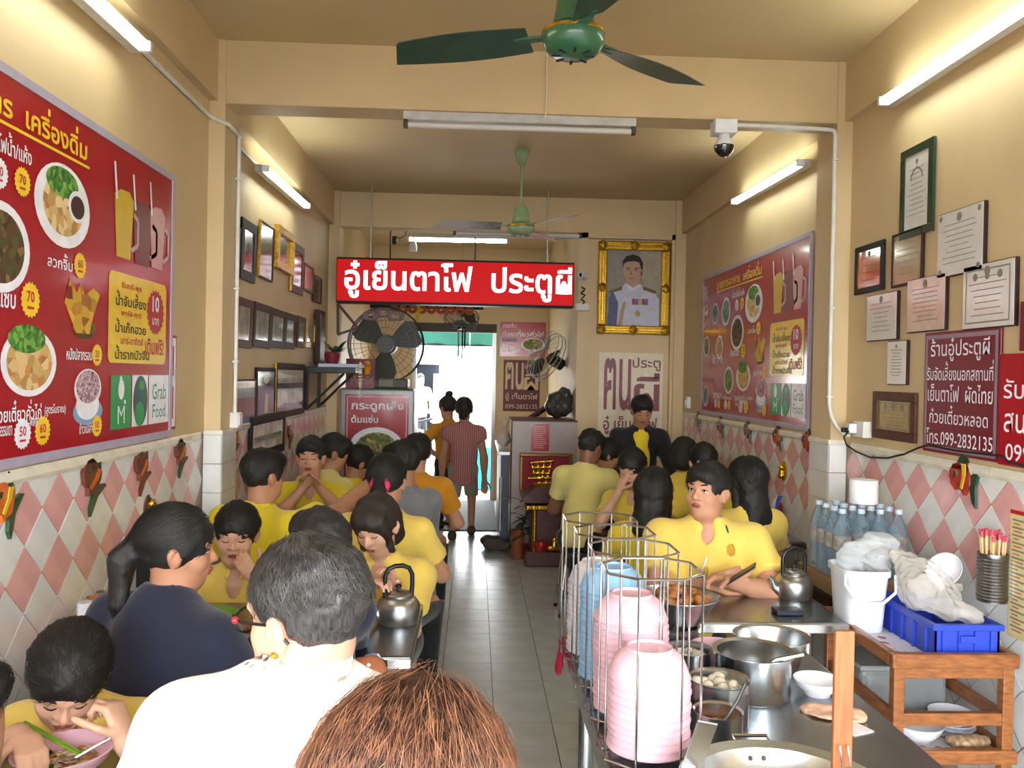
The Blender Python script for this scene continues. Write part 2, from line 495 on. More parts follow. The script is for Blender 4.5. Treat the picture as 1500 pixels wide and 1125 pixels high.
def side_wall(name, x, sgn, s0):
    """sgn=+1: wall faces +x (left wall)"""
    w = MB().span((x-sgn*.14, Y0, -.1), (x-sgn*.012, YB+.15, ZC))
    w.span((x-sgn*.02, Y0, ZRAIL-.01), (x, YB, ZC))                      # painted upper part
    w.span((x-sgn*.01, Y0, 3.11), (x+sgn*.045, B2[0], ZC))               # shallow beam along the wall
    w.span((x-sgn*.01, B1[0], ZRAIL-.02), (x+sgn*PIER, B1[1]+.06, ZC))   # pier of the first cross beam
    w.span((x-sgn*.01, B2[0]-.02, 0), (x+sgn*.1, B2[1], ZC))             # pier of the second
    o = struct(name, w, M_wall)
    gb = MB().span((x-sgn*.02, Y0, 0), (x-sgn*.006, B2[0], ZRAIL-.01)).build('tile_bed', M_wgrout, o)
    I = _wm(o).inverted()
    d = .152*math.sqrt(2); h = d/2; g = .004
    rot = (0, sgn*PI/2, 0)
    def diam(half=None):
        m = MB(); a = h-g
        p = [(0, -a), (a, 0), (0, a), (-a, 0)] if not half else [(0, -a), (a, 0), (-a, 0)]
        m.prism(p, .008); return m
    Mx = Matrix(((0, 0, sgn), (1, 0, 0), (0, 1, 0)))                     # local x -> world y, local y -> world z, local z -> out of wall
    if sgn < 0: Mx = Matrix(((0, 0, -1), (-1, 0, 0), (0, 1, 0)))
    def mk(name2, mm, half=None):
        q = diam(half); q.v = [Mx @ v for v in q.v]; return q.mesh(name2, [mm])
    me_p, me_w, me_h = mk('wall_tile', M_pink_tile), mk('wall_tile', M_white_tile), mk('wall_tile', M_white_tile, True)
    top = ZRAIL-.035; restw = MB()
    def spans(y):                                                       # not on the piers
        return not (B1[0]-.03 < y < B1[1]+.09) and y < B2[0]-.03
    n0 = int((Y0-s0)/d); n1 = int((B2[0]-s0)/d)+1
    for row in range(0, 13):
        z = top-row*h
        for c in range(n0, n1+1):
            y = s0+c*d+(0 if row % 2 else h)
            if not spans(y) or y < Y0+.1: continue
            if row == 0: me = me_h
            else: me = me_p if row in (1, 3) else me_w
            yy = B1[0] if y < B1[0] else B2[0]
            if y > 2.2 and row <= 7:
                t = shared('wall_tile', me, o, I @ Vector((x-sgn*.0065+sgn*random.uniform(0, .0012), y, z)))
            elif row and z > .12:
                a = h-g; restw.v += []; 
                restw.add([(x+sgn*.001, y, z-a), (x+sgn*.001, y+a, z), (x+sgn*.001, y, z+a), (x+sgn*.001, y-a, z)], [(0, 1, 2, 3)])
    r = restw.build('lower_wall_tiles', M_white_tile, o); r['kind'] = 'stuff'
    # rail of glazed edge tiles
    pr = [(-.01, -.03), (.012, -.03), (.02, -.015), (.02, .005), (.012, .016), (-.01, .018)]
    q = MB(); q.prism(pr, .148); 
    # prism profile: local x = out of wall, local y = up, extruded along z -> world y
    Mr = Matrix(((sgn, 0, 0), (0, 0, 1), (0, 1, 0))); q.v = [Mr @ v for v in q.v]
    rme = q.mesh('rail_tile', [M_rail])
    y = Y0
    while y < B2[0]-.16:
        if not (B1[0]-.12 < y < B1[1]+.05) and y > 1.2:
            shared('rail_tile', rme, o, I @ Vector((x, y, ZRAIL-.012)))
        y += .15
    # white glazed tiles on the first pier
    for k in range(9):
        z1 = ZRAIL-.02-k*.152; z0 = max(.0, z1-.149)
        MB().span((x+sgn*.0, B1[0]-.011, z0), (x+sgn*(PIER+.008), B1[0], z1)).build('pier_tile', M_white_tile, o)
        MB().span((x+sgn*PIER, B1[0]+.002, z0), (x+sgn*(PIER+.01), B1[1]+.058, z1)).build('pier_tile', M_white_tile, o)
    MB().span((x, B1[0]-.018, ZRAIL-.02), (x+sgn*(PIER+.016), B1[1]+.066, ZRAIL+.008), bev=.005).build('rail_tile', M_rail, o)
    return o
wall_left = side_wall('wall_left', XL, 1, onX(XL, 37, 700).y % .215)
wall_right = side_wall('wall_right', XR, -1, onX(XR, 1346, 672).y % .215)

beam = MB().span((XL+.01, B1[0]+.008, ZBEAM), (XR-.01, B1[1], ZC+.02))
struct('trim_1', beam, M_wall)
struct('trim_2', MB().span((XL+.01, B2[0]+.01, ZBEAM), (XR-.01, B2[1], ZC+.02)), M_wall)
# unseen shop front behind the camera: header, canopy, ground added to block sky light
struct('wall_added_header', MB().span((XL-.14, Y0-.12, 2.5), (XR+.14, Y0, ZC+.15)), M_wall)
struct('trim_added_canopy', MB().span((XL-1.0, Y0-.7, 2.6), (XR+1.0, Y0-.12, 2.65)), mat('added_canopy_grey', '#8d8f90', .7))
struct('ground_front', MB().span((-14, -16, -.1), (14, Y0, -.02)), mat('grey_asphalt', '#6d6c69', .85, var=.1, scale=5))
# partition beside the passage, with its shallow frame
XP = .97
pw = MB().span((XP, 8.12, 0), (XR, 8.25, ZBEAM+.01))
pw.span((XP, 8.06, 0), (1.06, 8.13, ZBEAM)); pw.span((1.88, 8.06, 0), (XR-.02, 8.13, ZBEAM)); pw.span((XP, 8.06, 3.05), (XR-.02, 8.13, ZBEAM))
struct('wall_partition', pw, M_wall)
# back wall with the street doorway
DX0, DX1, DZ = -.86, .27, 2.40
bw = MB().span((XL, YB, 0), (DX0, YB+.14, ZC)).span((DX1, YB, 0), (XR, YB+.14, ZC)).span((DX0, YB, DZ), (DX1, YB+.14, ZC))
struct('wall_back', bw, M_wall)
M_frame_dk = mat('dark_door_frame', '#3b342d', .6)
M_alu = mat('aluminium_frame', '#a9a9a6', .35, metal=.7)
dr = struct('door_1', MB().span((DX0, YB-.03, DZ-.12), (DX1, YB+.1, DZ), bev=.005), M_frame_dk)
MB().span((DX1-.05, YB-.03, 0), (DX1, YB+.1, DZ-.12)).build('door_jamb', M_alu, dr)
MB().span((DX0, YB-.03, 0), (DX0+.05, YB+.1, DZ-.12)).build('door_jamb', M_alu, dr)
# ================================================================== menu boards
M_red = mat('red_print', '#a3101f', .22, var=.05, scale=4, coat=.4)
M_dred = mat('maroon_print', '#6d1020', .35, var=.05, scale=6)
M_lilac = mat('lilac_border', '#a79fb2', .4)
M_yel = mat('yellow_print', '#e6c229', .3, coat=.3)
M_gold_txt = mat('yellow_lettering', '#efc62c', .4)
M_wh = mat('white_print', '#eceaf0', .35)
M_blk = mat('black_print', '#1d1716', .5)
M_redtxt = mat('red_lettering', '#b01522', .45)
M_greenp = mat('green_print', '#1f8f4a', .35)
M_dkgreen = mat('dark_green_print', '#1d4a4a', .35)
M_teal_txt = mat('teal_lettering', '#2f8274', .4)
M_food = [ramp_mat('food_greens', [(0, '#2f4a1c'), (.45, '#5d7a2c'), (.75, '#8b7b4a'), (1, '#c9b27c')], 40, bump=0),
          ramp_mat('food_brown', [(0, '#2c1a10'), (.4, '#5a3820'), (.7, '#3d4a22'), (1, '#8f6a3c')], 36, bump=0),
          ramp_mat('food_noodle', [(0, '#9d6f36'), (.4, '#c9a566'), (.7, '#e1c894'), (1, '#c7772c')], 32, bump=0),
          ramp_mat('food_teal', [(0, '#2c4c48'), (.5, '#507a74'), (1, '#93a79a')], 34, bump=0),
          ramp_mat('food_rice', [(0, '#5e2f3c'), (.5, '#a87f8c'), (1, '#d9c4c8')], 110, bump=0),
          ramp_mat('food_leaf', [(0, '#234d18'), (.5, '#3f7d26'), (1, '#7fb04a')], 60, bump=0),
          ramp_mat('food_snack', [(0, '#7a1f18'), (.35, '#c99a2e'), (.7, '#d9b53a'), (1, '#b8551f')], 22, bump=0)]
M_drink = [mat('drink_yellow', '#c9a51f', .3), mat('drink_brown', '#6e2320', .3), mat('drink_pink', '#c98f92', .3)]

def menu_board(name, label, origin, U):
    t = thing(name, label, 'menu board', origin)
    W, Hh = 2.4, 1.2; p = Plane2D(origin, U, (0, 0, 1)); N = p.N
    def slab(nm, u0, v0, u1, v1, d0, d1, m):
        b = MB(); q = [p.P(u, v, d) for d in (d0, d1) for (u, v) in ((u0, v0), (u1, v0), (u1, v1), (u0, v1))]
        b.add(q, [(3, 2, 1, 0), (4, 5, 6, 7), (0, 1, 5, 4), (1, 2, 6, 5), (2, 3, 7, 6), (3, 0, 4, 7)]); return b.build(nm, m, t)
    slab('panel', .028, .03, W-.028, Hh-.03, .0, .012, M_red)
    for a in ((0, 0, W, .03), (0, Hh-.03, W, Hh), (0, .03, .028, Hh-.03), (W-.028, .03, W, Hh-.03)): slab('border_strip', *a, 0, .016, M_lilac)
    p.o = p.P(0, 0, .0125)
    p.text('gold', 'รายการอาหาร  เครื่องดื่ม', .44, 1.045, w=1.09, h=.1, offset=.022); p.rect('gold', .44, 1.02, 1.55, 1.03, .003)
    def plate(u, v, ru, rv, food, fr=.8): p.disc('white', u, v, ru, rv, .0015); p.disc('food%d' % food, u, v, ru*fr, rv*fr, .0022)
    plate(.40, .85, .09, .09, 3); plate(.70, .845, .115, .115, 3); plate(1.0, .66, .16, .135, 1)
    plate(1.37, .853, .19, .14, 2, .72); p.disc('food5', 1.36, .93, .11, .05, .0026); p.disc('white', 1.465, .868, .066, .055, .003, 20); p.disc('brownp', 1.465, .866, .05, .04, .0036, 20)
    plate(.16, .585, .09, .09, 0); plate(.54, .565, .10, .10, 2); plate(.81, .295, .125, .11, 0); plate(.16, .155, .08, .09, 3)
    plate(1.17, .322, .165, .108, 2, .82); p.disc('food5', 1.15, .395, .11, .045, .0026)
    # crisp snack bags in a cup
    p.poly('food6', [(1.385, .53), (1.42, .62), (1.47, .57), (1.5, .61), (1.53, .57), (1.6, .6), (1.65, .58), (1.6, .5), (1.57, .43), (1.47, .43)], .0018)
    p.disc('food1', 1.53, .45, .085, .04, .0016)
    # rice bowl on its saucer
    p.disc('blueg', 1.57, .15, .115, .05, .0015); p.disc('white', 1.565, .175, .09, .055, .002); p.disc('white', 1.565, .235, .105, .07, .0024); p.disc('food4', 1.565, .24, .092, .06, .003)
    # drinks in mugs with straws
    for k, (u, v0, v1, w) in enumerate(((1.855, .745, .985, .09), (2.04, .74, .975, .1), (2.2, .745, .985, .085))):
        p.poly('drink%d' % k, [(u-w*.75, v0), (u+w*.7, v0), (u+w, v1), (u+w*.5, v1+.03), (u-w*.4, v1+.025), (u-w, v1)], .0016+.0004*k)
        p.line('white', [(u-w*1.05, v1+.12), (u-w*.8, v1-.02)], .016, .0032)
        p.line('pale', [(u+w, v1-.05), (u+w*1.5, v1-.07), (u+w*1.5, v0+.07), (u+w*.8, v0+.04)], .02, .0024)
    def badge(u, v, txt, key='gold', r=.047, tk='redt'):
        p.disc(key, u, v, r, r, .0028, 36, .13); p.text(tk, txt, u, v-.008, h=r*.62, offset=.02, center=True, d=.0036); p.rect(tk, u-r*.35, v-r*.5, u+r*.35, v-r*.36, .0036)
    p.text('white', 'เย็นตาโฟน้ำ/แห้ง', .86, .935, w=.3, h=.07, offset=.014); badge(.985, .872, '60', 'white'); badge(1.11, .875, '70')
    p.text('white', 'ลวกจิ้ม', 1.265, .638, w=.17, h=.055, offset=.015); badge(1.49, .668, '60')
    p.text('white', 'ต้มยำแซ่บ', .85, .482, w=.23, h=.065, offset=.015); badge(1.165, .518, '70', r=.058)
    p.text('white', 'หนังปลากรอบ', 1.4, .335, w=.19, h=.042, offset=.012); badge(1.632, .356, '20', r=.042)
    p.text('white', 'ก๋วยเตี๋ยวคั่วไก่', .97, .14, w=.27, h=.065, offset=.014); p.text('white', '(สูตรโบราณ)', 1.26, .146, w=.14, h=.04, offset=.01)
    p.text('white', 'ธรรมดา', 1.0, .1, w=.07, h=.03, offset=.01); badge(1.13, .1, '50', 'white', .05); p.text('white', 'พิเศษ', 1.17, .12, w=.05, h=.03, offset=.01); badge(1.25, .102, '60', r=.05)
    p.text('white', 'ข้าวเปล่า', 1.5, .072, w=.1, h=.04, offset=.012); badge(1.64, .094, '10', r=.042)
    p.text('white', 'เกาเหลา', .4, .14, w=.24, h=.05, offset=.012); badge(.47, .1, '60', 'white', .04); badge(.56, .1, '70', r=.04)
    p.text('white', 'ก๋วยเตี๋ยวหลอด', .66, .14, w=.24, h=.05, offset=.012); badge(.75, .1, '50', 'white', .04); badge(.84, .1, '60', r=.04)
    p.text('white', 'ฅน', .06, .99, w=.13, h=.12, offset=.02); p.text('white', 'ผี', .06, .83, w=.13, h=.13, offset=.02); p.text('white', 'ประตู', .06, .72, w=.13, h=.07, offset=.012)
    p.text('white', 'ผัดไทย', .36, .43, w=.28, h=.08, offset=.014)
    # the yellow drinks panel
    p.rect('panel', 1.725, .33, 2.315, .685, .0015, .03)
    for k, (a, kk, z, w, hh) in enumerate((('จันทร์-พุธ', 'redt', .62, .2, .032), ('น้ำจับเลี้ยง', 'black', .555, .3, .06), ('พฤหัส-ศุกร์', 'redt', .51, .2, .032), ('น้ำเก๊กฮวย', 'black', .45, .3, .055), ('เสาร์-อาทิตย์', 'redt', .405, .22, .03), ('น้ำรากบัวจีน', 'black', .345, .34, .055))):
        p.text(kk, a, 1.785+(.05 if kk == 'redt' else 0), z, w=w, h=hh, offset=.016)
    p.disc('redt', 2.19, .555, .1, .1, .0024, 40, .12); p.text('panel2', '10', 2.19, .555, h=.07, offset=.02, center=True, d=.0034); p.text('panel2', 'บาท', 2.19, .5, h=.03, offset=.01, center=True, d=.0034)
    p.text('redt', 'เติมฟรี!', 2.08, .37, w=.21, h=.075, offset=.018)
    # delivery logos
    p.rect('green', 1.755, .07, 1.945, .282, .0015); p.text('white', 'M', 1.85, .09, h=.07, offset=.0, center=True); 
    p.disc('white', 1.85, .225, .028, .04, .0022, 20); p.disc('white', 1.845, .268, .012, .012, .0022, 14); p.disc('white', 1.885, .175, .009, .009, .0022, 12)
    p.rect('white', 1.955, .07, 2.12, .282, .0015); p.disc('dkgreen', 2.04, .175, .075, .105, .0024)
    p.disc('greenl', 2.03, .12, .05, .05, .003, 20); p.disc('greenl', 2.05, .24, .028, .02, .003, 16)
    p.rect('white', 2.13, .07, 2.36, .282, .0015); p.text('teal', 'Grab', 2.245, .175, w=.16, h=.07, offset=.0, center=True); p.text('teal', 'Food', 2.245, .095, w=.15, h=.06, offset=.0, center=True)
    mm = dict(gold=('yellow_lettering', M_gold_txt), white=('white_print', M_wh), redt=('red_print', M_redtxt), black=('black_lettering', M_blk), panel=('yellow_panel', M_yel), panel2=('panel_lettering', M_wh),
              green=('green_logo', M_greenp), dkgreen=('emblem', M_dkgreen), greenl=('emblem_mark', M_greenp), teal=('teal_lettering', M_teal_txt), brownp=('sauce_picture', mat('sauce_print', '#3a1712', .4)),
              blueg=('saucer_picture', mat('saucer_print', '#7d9fc0', .4)), pale=('mug_handle_picture', mat('mug_print', '#b99a92', .3)))
    for k in range(7): mm['food%d' % k] = ('food_picture', M_food[k])
    for k in range(3): mm['drink%d' % k] = ('drink_picture', M_drink[k])
    p.build(t, mm); return t
menu_board('menu_board', 'big red menu board on the left wall, cut off by the photo edge', (XL+.004, 1.525, 1.392), (0, 1, 0))
menu_board('menu_board', 'red menu board on the right wall behind the diners, seen whole', (XR-.004, 7.33, 1.405), (0, -1, 0))
# strip of a second poster behind the left board
sp = thing('narrow_poster', 'narrow white strip of a poster peeping out behind the left menu board', 'poster', (XL+.002, 3.92, 1.45))
pl = Plane2D((XL+.0015, 3.9, 1.42), (0, 1, 0), (0, 0, 1)); pl.rect('r', 0, 0, .125, .44, .0005); pl.rect('w', .03, .012, .115, .428, .001); pl.rect('r2', .075, .05, .09, .2, .0015); pl.rect('r2', .075, .25, .09, .39, .0015)
pl.build(sp, dict(r=('red_edge', M_red), w=('sheet', M_wh), r2=('red_mark', M_redtxt)))

# ================================================================== framed pictures
M_wood_dk = mat('dark_wood_frame', '#2f1a14', .5, var=.2, scale=30, spec=.3)
M_wood_blk = mat('black_frame', '#16151a', .5, spec=.3)
M_wood_br = mat('brown_frame', '#4d2a1a', .5, var=.25, scale=30, spec=.3)
M_goldf = mat('gold_frame', '#b58a2c', .28, metal=.85, var=.25, scale=60, bump=.5, bscale=90)
M_glassy = lambda c, n: mat(n, c, .15, var=.3, scale=9, coat=.5)
M_ph = [M_glassy('#8b8d90', 'photo_grey'), M_glassy('#5f5256', 'photo_mauve'), M_glassy('#b9b1a4', 'paper_grey'), M_glassy('#4a3e46', 'photo_dark'), M_glassy('#7d6a66', 'photo_brown')]
M_ink = mat('ink', '#7d7874', .6)
def framed(label, x, sgn, y0, y1, z0, z1, fmat, pmat, bw=.035, dep=.02, tilt=0., name='picture_frame', lines=0, group='framed pictures on the left wall', edge=None, draw=None):
    """picture hanging on a side wall; y0..y1 along the wall; sgn +1 on the left wall"""
    t = thing(name, label, 'picture frame', (x, (y0+y1)/2, z0), group=group)
    def bar(nm, a, b, d0, d1, m):                # a, b = (y,z)
        q = MB().span((x+sgn*d0, a[0], a[1]), (x+sgn*d1, b[0], b[1]), bev=.003 if d1-d0 > .01 else 0)
        if tilt: q.v = [Vector((v.x+sgn*tilt*(v.z-z0), v.y, v.z)) for v in q.v]
        return q.build(nm, m, t)
    if bw < .01:
        bar('backing', (y0, z0), (y1, z1), .003, .022, fmat); bar('picture', (y0+.002, z0+.004), (y1-.004, z1-.004), .022, .0235, pmat)
    else:
        bar('backing', (y0+.004, z0+.004), (y1-.004, z1-.004), .004, .010, M_wood_blk); bar('picture', (y0+bw*.6, z0+bw*.6), (y1-bw*.6, z1-bw*.6), .010, .014, pmat)
        for a, b in (((y0, z0), (y1, z0+bw)), ((y0, z1-bw), (y1, z1)), ((y0, z0+bw), (y0+bw, z1-bw)), ((y1-bw, z0+bw), (y1, z1-bw))): bar('frame_bar', a, b, .004, dep, fmat)
    if edge:
        bar('gold_edge', (y0-.006, z0), (y0+.004, z1), .004, dep+.003, edge)
    W = y1-y0-2*bw; Hh = z1-z0-2*bw
    o = (x+sgn*(.0145 if bw >= .01 else .024), y0+bw if sgn > 0 else y1-bw, z0+bw)
    p = Plane2D(o, (0, sgn, 0), (0, 0, 1)); p.stuff = ('ink', 'b')
    if lines:
        for k in range(lines):
            v = Hh*(.8-.62*k/max(1, lines-1)); w = W*random.uniform(.45, .8); p.rect('ink', W/2-w/2, v, W/2+w/2, v+.0035, .0005)
        p.disc('ink', W/2, Hh*.9, W*.06, W*.06, .0005, 16)
    if draw: draw(p, W, Hh)
    mm = dict(ink=('printed_lines', M_ink), a=('picture_area', M_ph[1]), b=('picture_area', M_ph[3]), c=('picture_area', M_ph[2]), sky=('sky_area', mat('faded_sky', '#8f8f94', .15)), pink=('beach_area', mat('faded_pink', '#93616a', .15)), blue=('sea_area', mat('faded_blue', '#585a86', .15)), purple=('robe_area', mat('faded_purple', '#7a4a70', .15)), pale=('pale_area', mat('faded_pale', '#c7bfae', .15)), red=('red_area', M_redtxt), gold=('gold_area', M_gold_txt))
    if p.parts: p.build(t, mm)
    if tilt:
        for ch in t.children:
            if ch.name.split('.')[0] in ('printed_lines', 'picture_area', 'sky_area', 'beach_area', 'sea_area', 'robe_area', 'pale_area'):
                for v in ch.data.vertices: v.co.x += sgn*tilt*v.co.z
    return t
def lf(xl, xr, yt, yb, label, fm, pm, **k):
    a = onX(XL+.02, xl, yt); b = onX(XL+.02, xr, yb); framed(label, XL, 1, a.y, b.y, b.z, a.z, fm, pm, **k)
def bust(p, W, Hh):
    p.disc('b', W/2, Hh*.62, W*.16, Hh*.1, .0005, 20); p.poly('b', [(W*.15, Hh*.08), (W*.85, Hh*.08), (W*.75, Hh*.45), (W*.55, Hh*.52), (W*.45, Hh*.52), (W*.25, Hh*.45)], .0005)
def beach(p, W, Hh):
    p.rect('sky', 0, Hh*.62, W, Hh*.85, .0005); p.rect('pink', 0, Hh*.2, W, Hh*.62, .0005); p.rect('blue', 0, 0, W, Hh*.2, .0005)
    p.rect('pale', 0, Hh*.85, W, Hh, .0005); p.text('red', 'หาดทราย', W*.25, Hh*.9, w=W*.5, h=Hh*.06, d=.001)
def robed(p, W, Hh):
    p.disc('pale', W*.5, Hh*.82, W*.16, Hh*.1, .0005, 18); p.rect('purple', W*.05, Hh*.1, W*.95, Hh*.68, .0005); p.poly('pale', [(W*.4, Hh*.05), (W*.62, Hh*.05), (W*.58, Hh*.5), (W*.44, Hh*.5)], .001)
def aerial(p, W, Hh):
    p.rect('pale', 0, Hh*.8, W, Hh, .0005); p.rect('ink', W*.2, Hh*.9, W*.8, Hh*.92, .001); p.rect('b', 0, Hh*.55, W, Hh*.68, .001); p.rect('c', 0, 0, W, Hh*.8, .0004); p.poly('b', [(0, 0), (W, 0), (W, Hh*.2), (W*.8, Hh*.14), (W*.3, Hh*.2), (0, Hh*.1)], .001)
def pano(p, W, Hh):
    p.rect('c', 0, 0, W, Hh, .0004); p.rect('ink', W*.05, Hh*.35, W*.95, Hh*.55, .001)
    for k in range(16): p.disc('b', W*(.08+.056*k), Hh*.5, W*.018, Hh*.06, .0014, 10)
lf(332, 351, 322, 403, 'dark brown framed photo at the near end of the upper row, beside the white conduit', M_wood_dk, M_ph[0], tilt=.022, draw=bust)
lf(354, 374, 317, 416, 'wide black framed photo, second from the conduit in the upper row', M_wood_blk, M_ph[0], bw=.06, tilt=.022, draw=bust)
lf(381, 400, 321, 414, 'dark print with a thin gold edge, third from the conduit in the upper row', M_wood_dk, M_ph[1], bw=.012, tilt=.022, edge=M_goldf)
lf(404, 427, 328, 404, 'ornate gold framed picture in the upper row above the tile', M_goldf, M_ph[4], bw=.05, tilt=.022, dep=.04)
lf(428, 444, 352, 434, 'tall brown and gold framed picture hanging lower than the ornate gold one', M_wood_br, M_ph[4], bw=.06, tilt=.022, edge=M_goldf)
lf(446, 459, 384, 431, 'small thin brown framed photo with bright reflections, second last in the upper row', M_wood_br, M_ph[2], bw=.02, tilt=.022)
lf(460, 471, 401, 446, 'small dark purple print hanging last in the upper row', M_wood_dk, M_ph[1], bw=.012, tilt=.022)
for k, (a, b, c, d, f, l) in enumerate(((331, 343, 428, 500, M_wood_dk, 'brown framed certificate at the near end of the middle row'), (346, 369, 433, 511, M_wood_br, 'brown and gold framed certificate, second in the middle row'), (372, 396, 441, 511, M_wood_dk, 'dark framed certificate, third in the middle row'),
        (397, 417, 450, 511, M_wood_dk, 'dark framed certificate, fourth in the middle row'), (418, 432, 457, 512, M_wood_dk, 'dark framed certificate, fifth in the middle row'), (436, 447, 462, 510, M_wood_br, 'small brown framed certificate, sixth in the middle row'), (449, 462, 464, 511, M_goldf, 'gold framed certificate ending the middle row'))):
    lf(a, b, c, d, l, f, M_ph[2], bw=.05, lines=9, tilt=.03, edge=M_goldf if k == 1 else None)
lf(331, 375, 556, 622, 'faded beach poster leaning on the tile rail of the left wall', M_wood_dk, M_ph[4], bw=.012, tilt=.0, draw=beach)
lf(377, 404, 538, 611, 'dark picture of a robed figure beside the beach poster', M_wood_blk, M_ph[3], bw=.025, draw=robed)
lf(405, 446, 531, 606, 'brown framed grey landscape photo below the certificates', M_wood_dk, M_ph[2], bw=.05, draw=aerial, edge=M_goldf)
lf(367, 417, 611, 660, 'long black framed group photo hung over the pink tiles', M_wood_blk, M_ph[2], bw=.06, draw=pano, tilt=.02)

def rf_(xl, xr, yt, yb, label, fm, pm, **k):
    a = onX(XR-.02, xl, yt); b = onX(XR-.02, xr, yb); return framed(label, XR, -1, b.y, a.y, b.z, a.z, fm, pm, group='certificates on the right wall', name='certificate_plaque', **k)
M_pap = mat('white_certificate', '#d4cfc9', .12, var=.04, coat=.8); M_tan = mat('tan_certificate', '#a98c68', .15, var=.08, coat=.8); M_pinkp = mat('pinkish_certificate', '#d0b6a8', .12, var=.08, coat=.9)
M_orangep = mat('orange_certificate', '#c9744e', .08, var=.3, scale=6, coat=1.); M_gplate = mat('gold_plate', '#a58a4a', .3, metal=.5, var=.1); M_greenf = mat('dark_green_acrylic', '#17352b', .12, coat=1.)
def orn(p, W, Hh):
    for a, b in ((.06, .06), (.94, .06), (.06, .94), (.94, .94)): p.disc('ink', W*a, Hh*b, W*.04, W*.04, .0006, 12)
def orn2(p, W, Hh):
    for pts in ([(.06, .07), (.94, .07), (.94, .93), (.06, .93), (.06, .07)],): p.line('ink', [(W*a, Hh*b) for a, b in pts], .006, .0006)
    for k in (.25, .5, .75): p.disc('ink', W*k, Hh*.82, W*.05, W*.05, .0006, 16)
def arch(p, W, Hh):
    p.line('ink', [(W*(.5+.24*math.cos(t*PI/10)), Hh*.66+W*.24*math.sin(t*PI/10)) for t in range(11)], .01, .0008); p.poly('ink', [(W*.48, Hh*.8), (W*.52, Hh*.8), (W*.5, Hh*.93)], .0008)
rf_(1319, 1364, 224, 338, 'tall certificate in a dark green acrylic mount, highest on the right wall', M_greenf, M_pap, bw=.04, dep=.02, lines=10, draw=arch)
rf_(1252, 1292, 364, 424, 'small black framed orange certificate next to the pier', M_wood_blk, M_orangep, bw=.03, lines=4)
rf_(1306, 1349, 345, 413, 'tan plaque with a notched border under the green certificate', M_wood_dk, M_tan, bw=.012, lines=6, draw=orn)
rf_(1375, 1440, 316, 395, 'white certificate plaque with corner ornaments, upper right of the tan plaque', M_wood_dk, M_pap, bw=.008, lines=8, draw=orn)
rf_(1271, 1313, 434, 497, 'plain white certificate plaque below the orange one', M_wood_dk, M_pap, bw=.008, lines=7)
rf_(1330, 1384, 411, 483, 'glossy pinkish certificate plaque in the middle of the group', M_wood_dk, M_pinkp, bw=.008, lines=8)
rf_(1412, 1486, 392, 477, 'cream certificate plaque with an inner border and three seals', M_wood_dk, M_pap, bw=.008, lines=7, draw=orn2)
rf_(1301, 1327, 500, 564, 'smallest white certificate plaque, beside the maroon sign', M_wood_dk, M_pap, bw=.008, lines=9)
rf_(1278, 1339, 573, 650, 'brown wooden plaque with a gold plate standing on the tile rail', M_wood_br, M_gplate, bw=.045, lines=6, draw=orn2)

# maroon and red signs on the right wall
def wall_sign(label, yfar, ynear, z0, z1, m, rows, border=True, cat='sign', cut=None):
    t = thing('wall_sign', label, cat, (XR, (yfar+ynear)/2, z0)); W = yfar-ynear; Hh = z1-z0
    MB().span((XR-.016, ynear, z0), (XR-.004, yfar, z1), bev=.003).build('panel', m, t)
    p = Plane2D((XR-.0165, yfar, z0), (0, -1, 0), (0, 0, 1))
    if border:
        for a in ((.012, .012, W-.012, .03), (.012, Hh-.03, W-.012, Hh-.012), (.012, .03, .03, Hh-.03), (W-.03, .03, W-.012, Hh-.03)): p.rect('b', *a, .0008)
    for body, u, v, w, h in rows: p.text('w', body, u*W, v*Hh, w=w*W, h=h*Hh, offset=.004, d=.0015, res=3)
    p.build(t, dict(b=('border', mat('grey_border', '#8d7480', .5)), w=('lettering', M_wh))); return t
a = onX(XR-.01, 1357, 495); b = onX(XR-.01, 1464, 668)
wall_sign('maroon sign with five lines of white Thai lettering and a phone number', a.y, b.y, 1.405, 1.925, M_dred,
          [('ร้านอู๋ประตูผี', .1, .755, .78, .19), ('รับจัดเลี้ยงนอกสถานที่', .05, .6, .88, .155), ('เย็นตาโฟ  ผัดไทย', .07, .425, .86, .145), ('ก๋วยเตี๋ยวหลอด', .1, .245, .78, .155), ('โทร.099-2832135', .06, .07, .88, .13)])
a = onX(XR-.01, 1467, 520)
wall_sign('red sign at the right edge of the photo, its lettering cut off', a.y, a.y-.62, 1.40, 1.82, M_red,
          [('รับจัดเลี้ยง', .05, .6, .8, .24), ('สนใจติดต่อ', .06, .3, .8, .25), ('099-2832135', .08, .05, .84, .15)], border=False)
# yellow paper price list
t = thing('paper_price_list', 'pale yellow paper price list taped to the tiles at the right edge', 'paper', (XR, 2.95, .77))
a = onX(XR-.01, 1479, 748); MB().span((XR-.006, a.y-.21, .77), (XR-.0035, a.y, 1.24)).build('sheet', mat('pale_yellow_paper', '#cfc489', .6), t)
p = Plane2D((XR-.0062, a.y, .77), (0, -1, 0), (0, 0, 1)); p.join = True; p.rect('r', 0, .455, .21, .47, .0005)
for k in range(15):
    p.rect('k', .012, .43-.028*k, .012+random.uniform(.08, .15), .437-.028*k, .0005); p.rect('r', .02, .418-.028*k, .02+random.uniform(.03, .06), .422-.028*k, .0005)
p.build(t, dict(k=('printed_lines', M_ink), r=('red_lines', M_redtxt)))

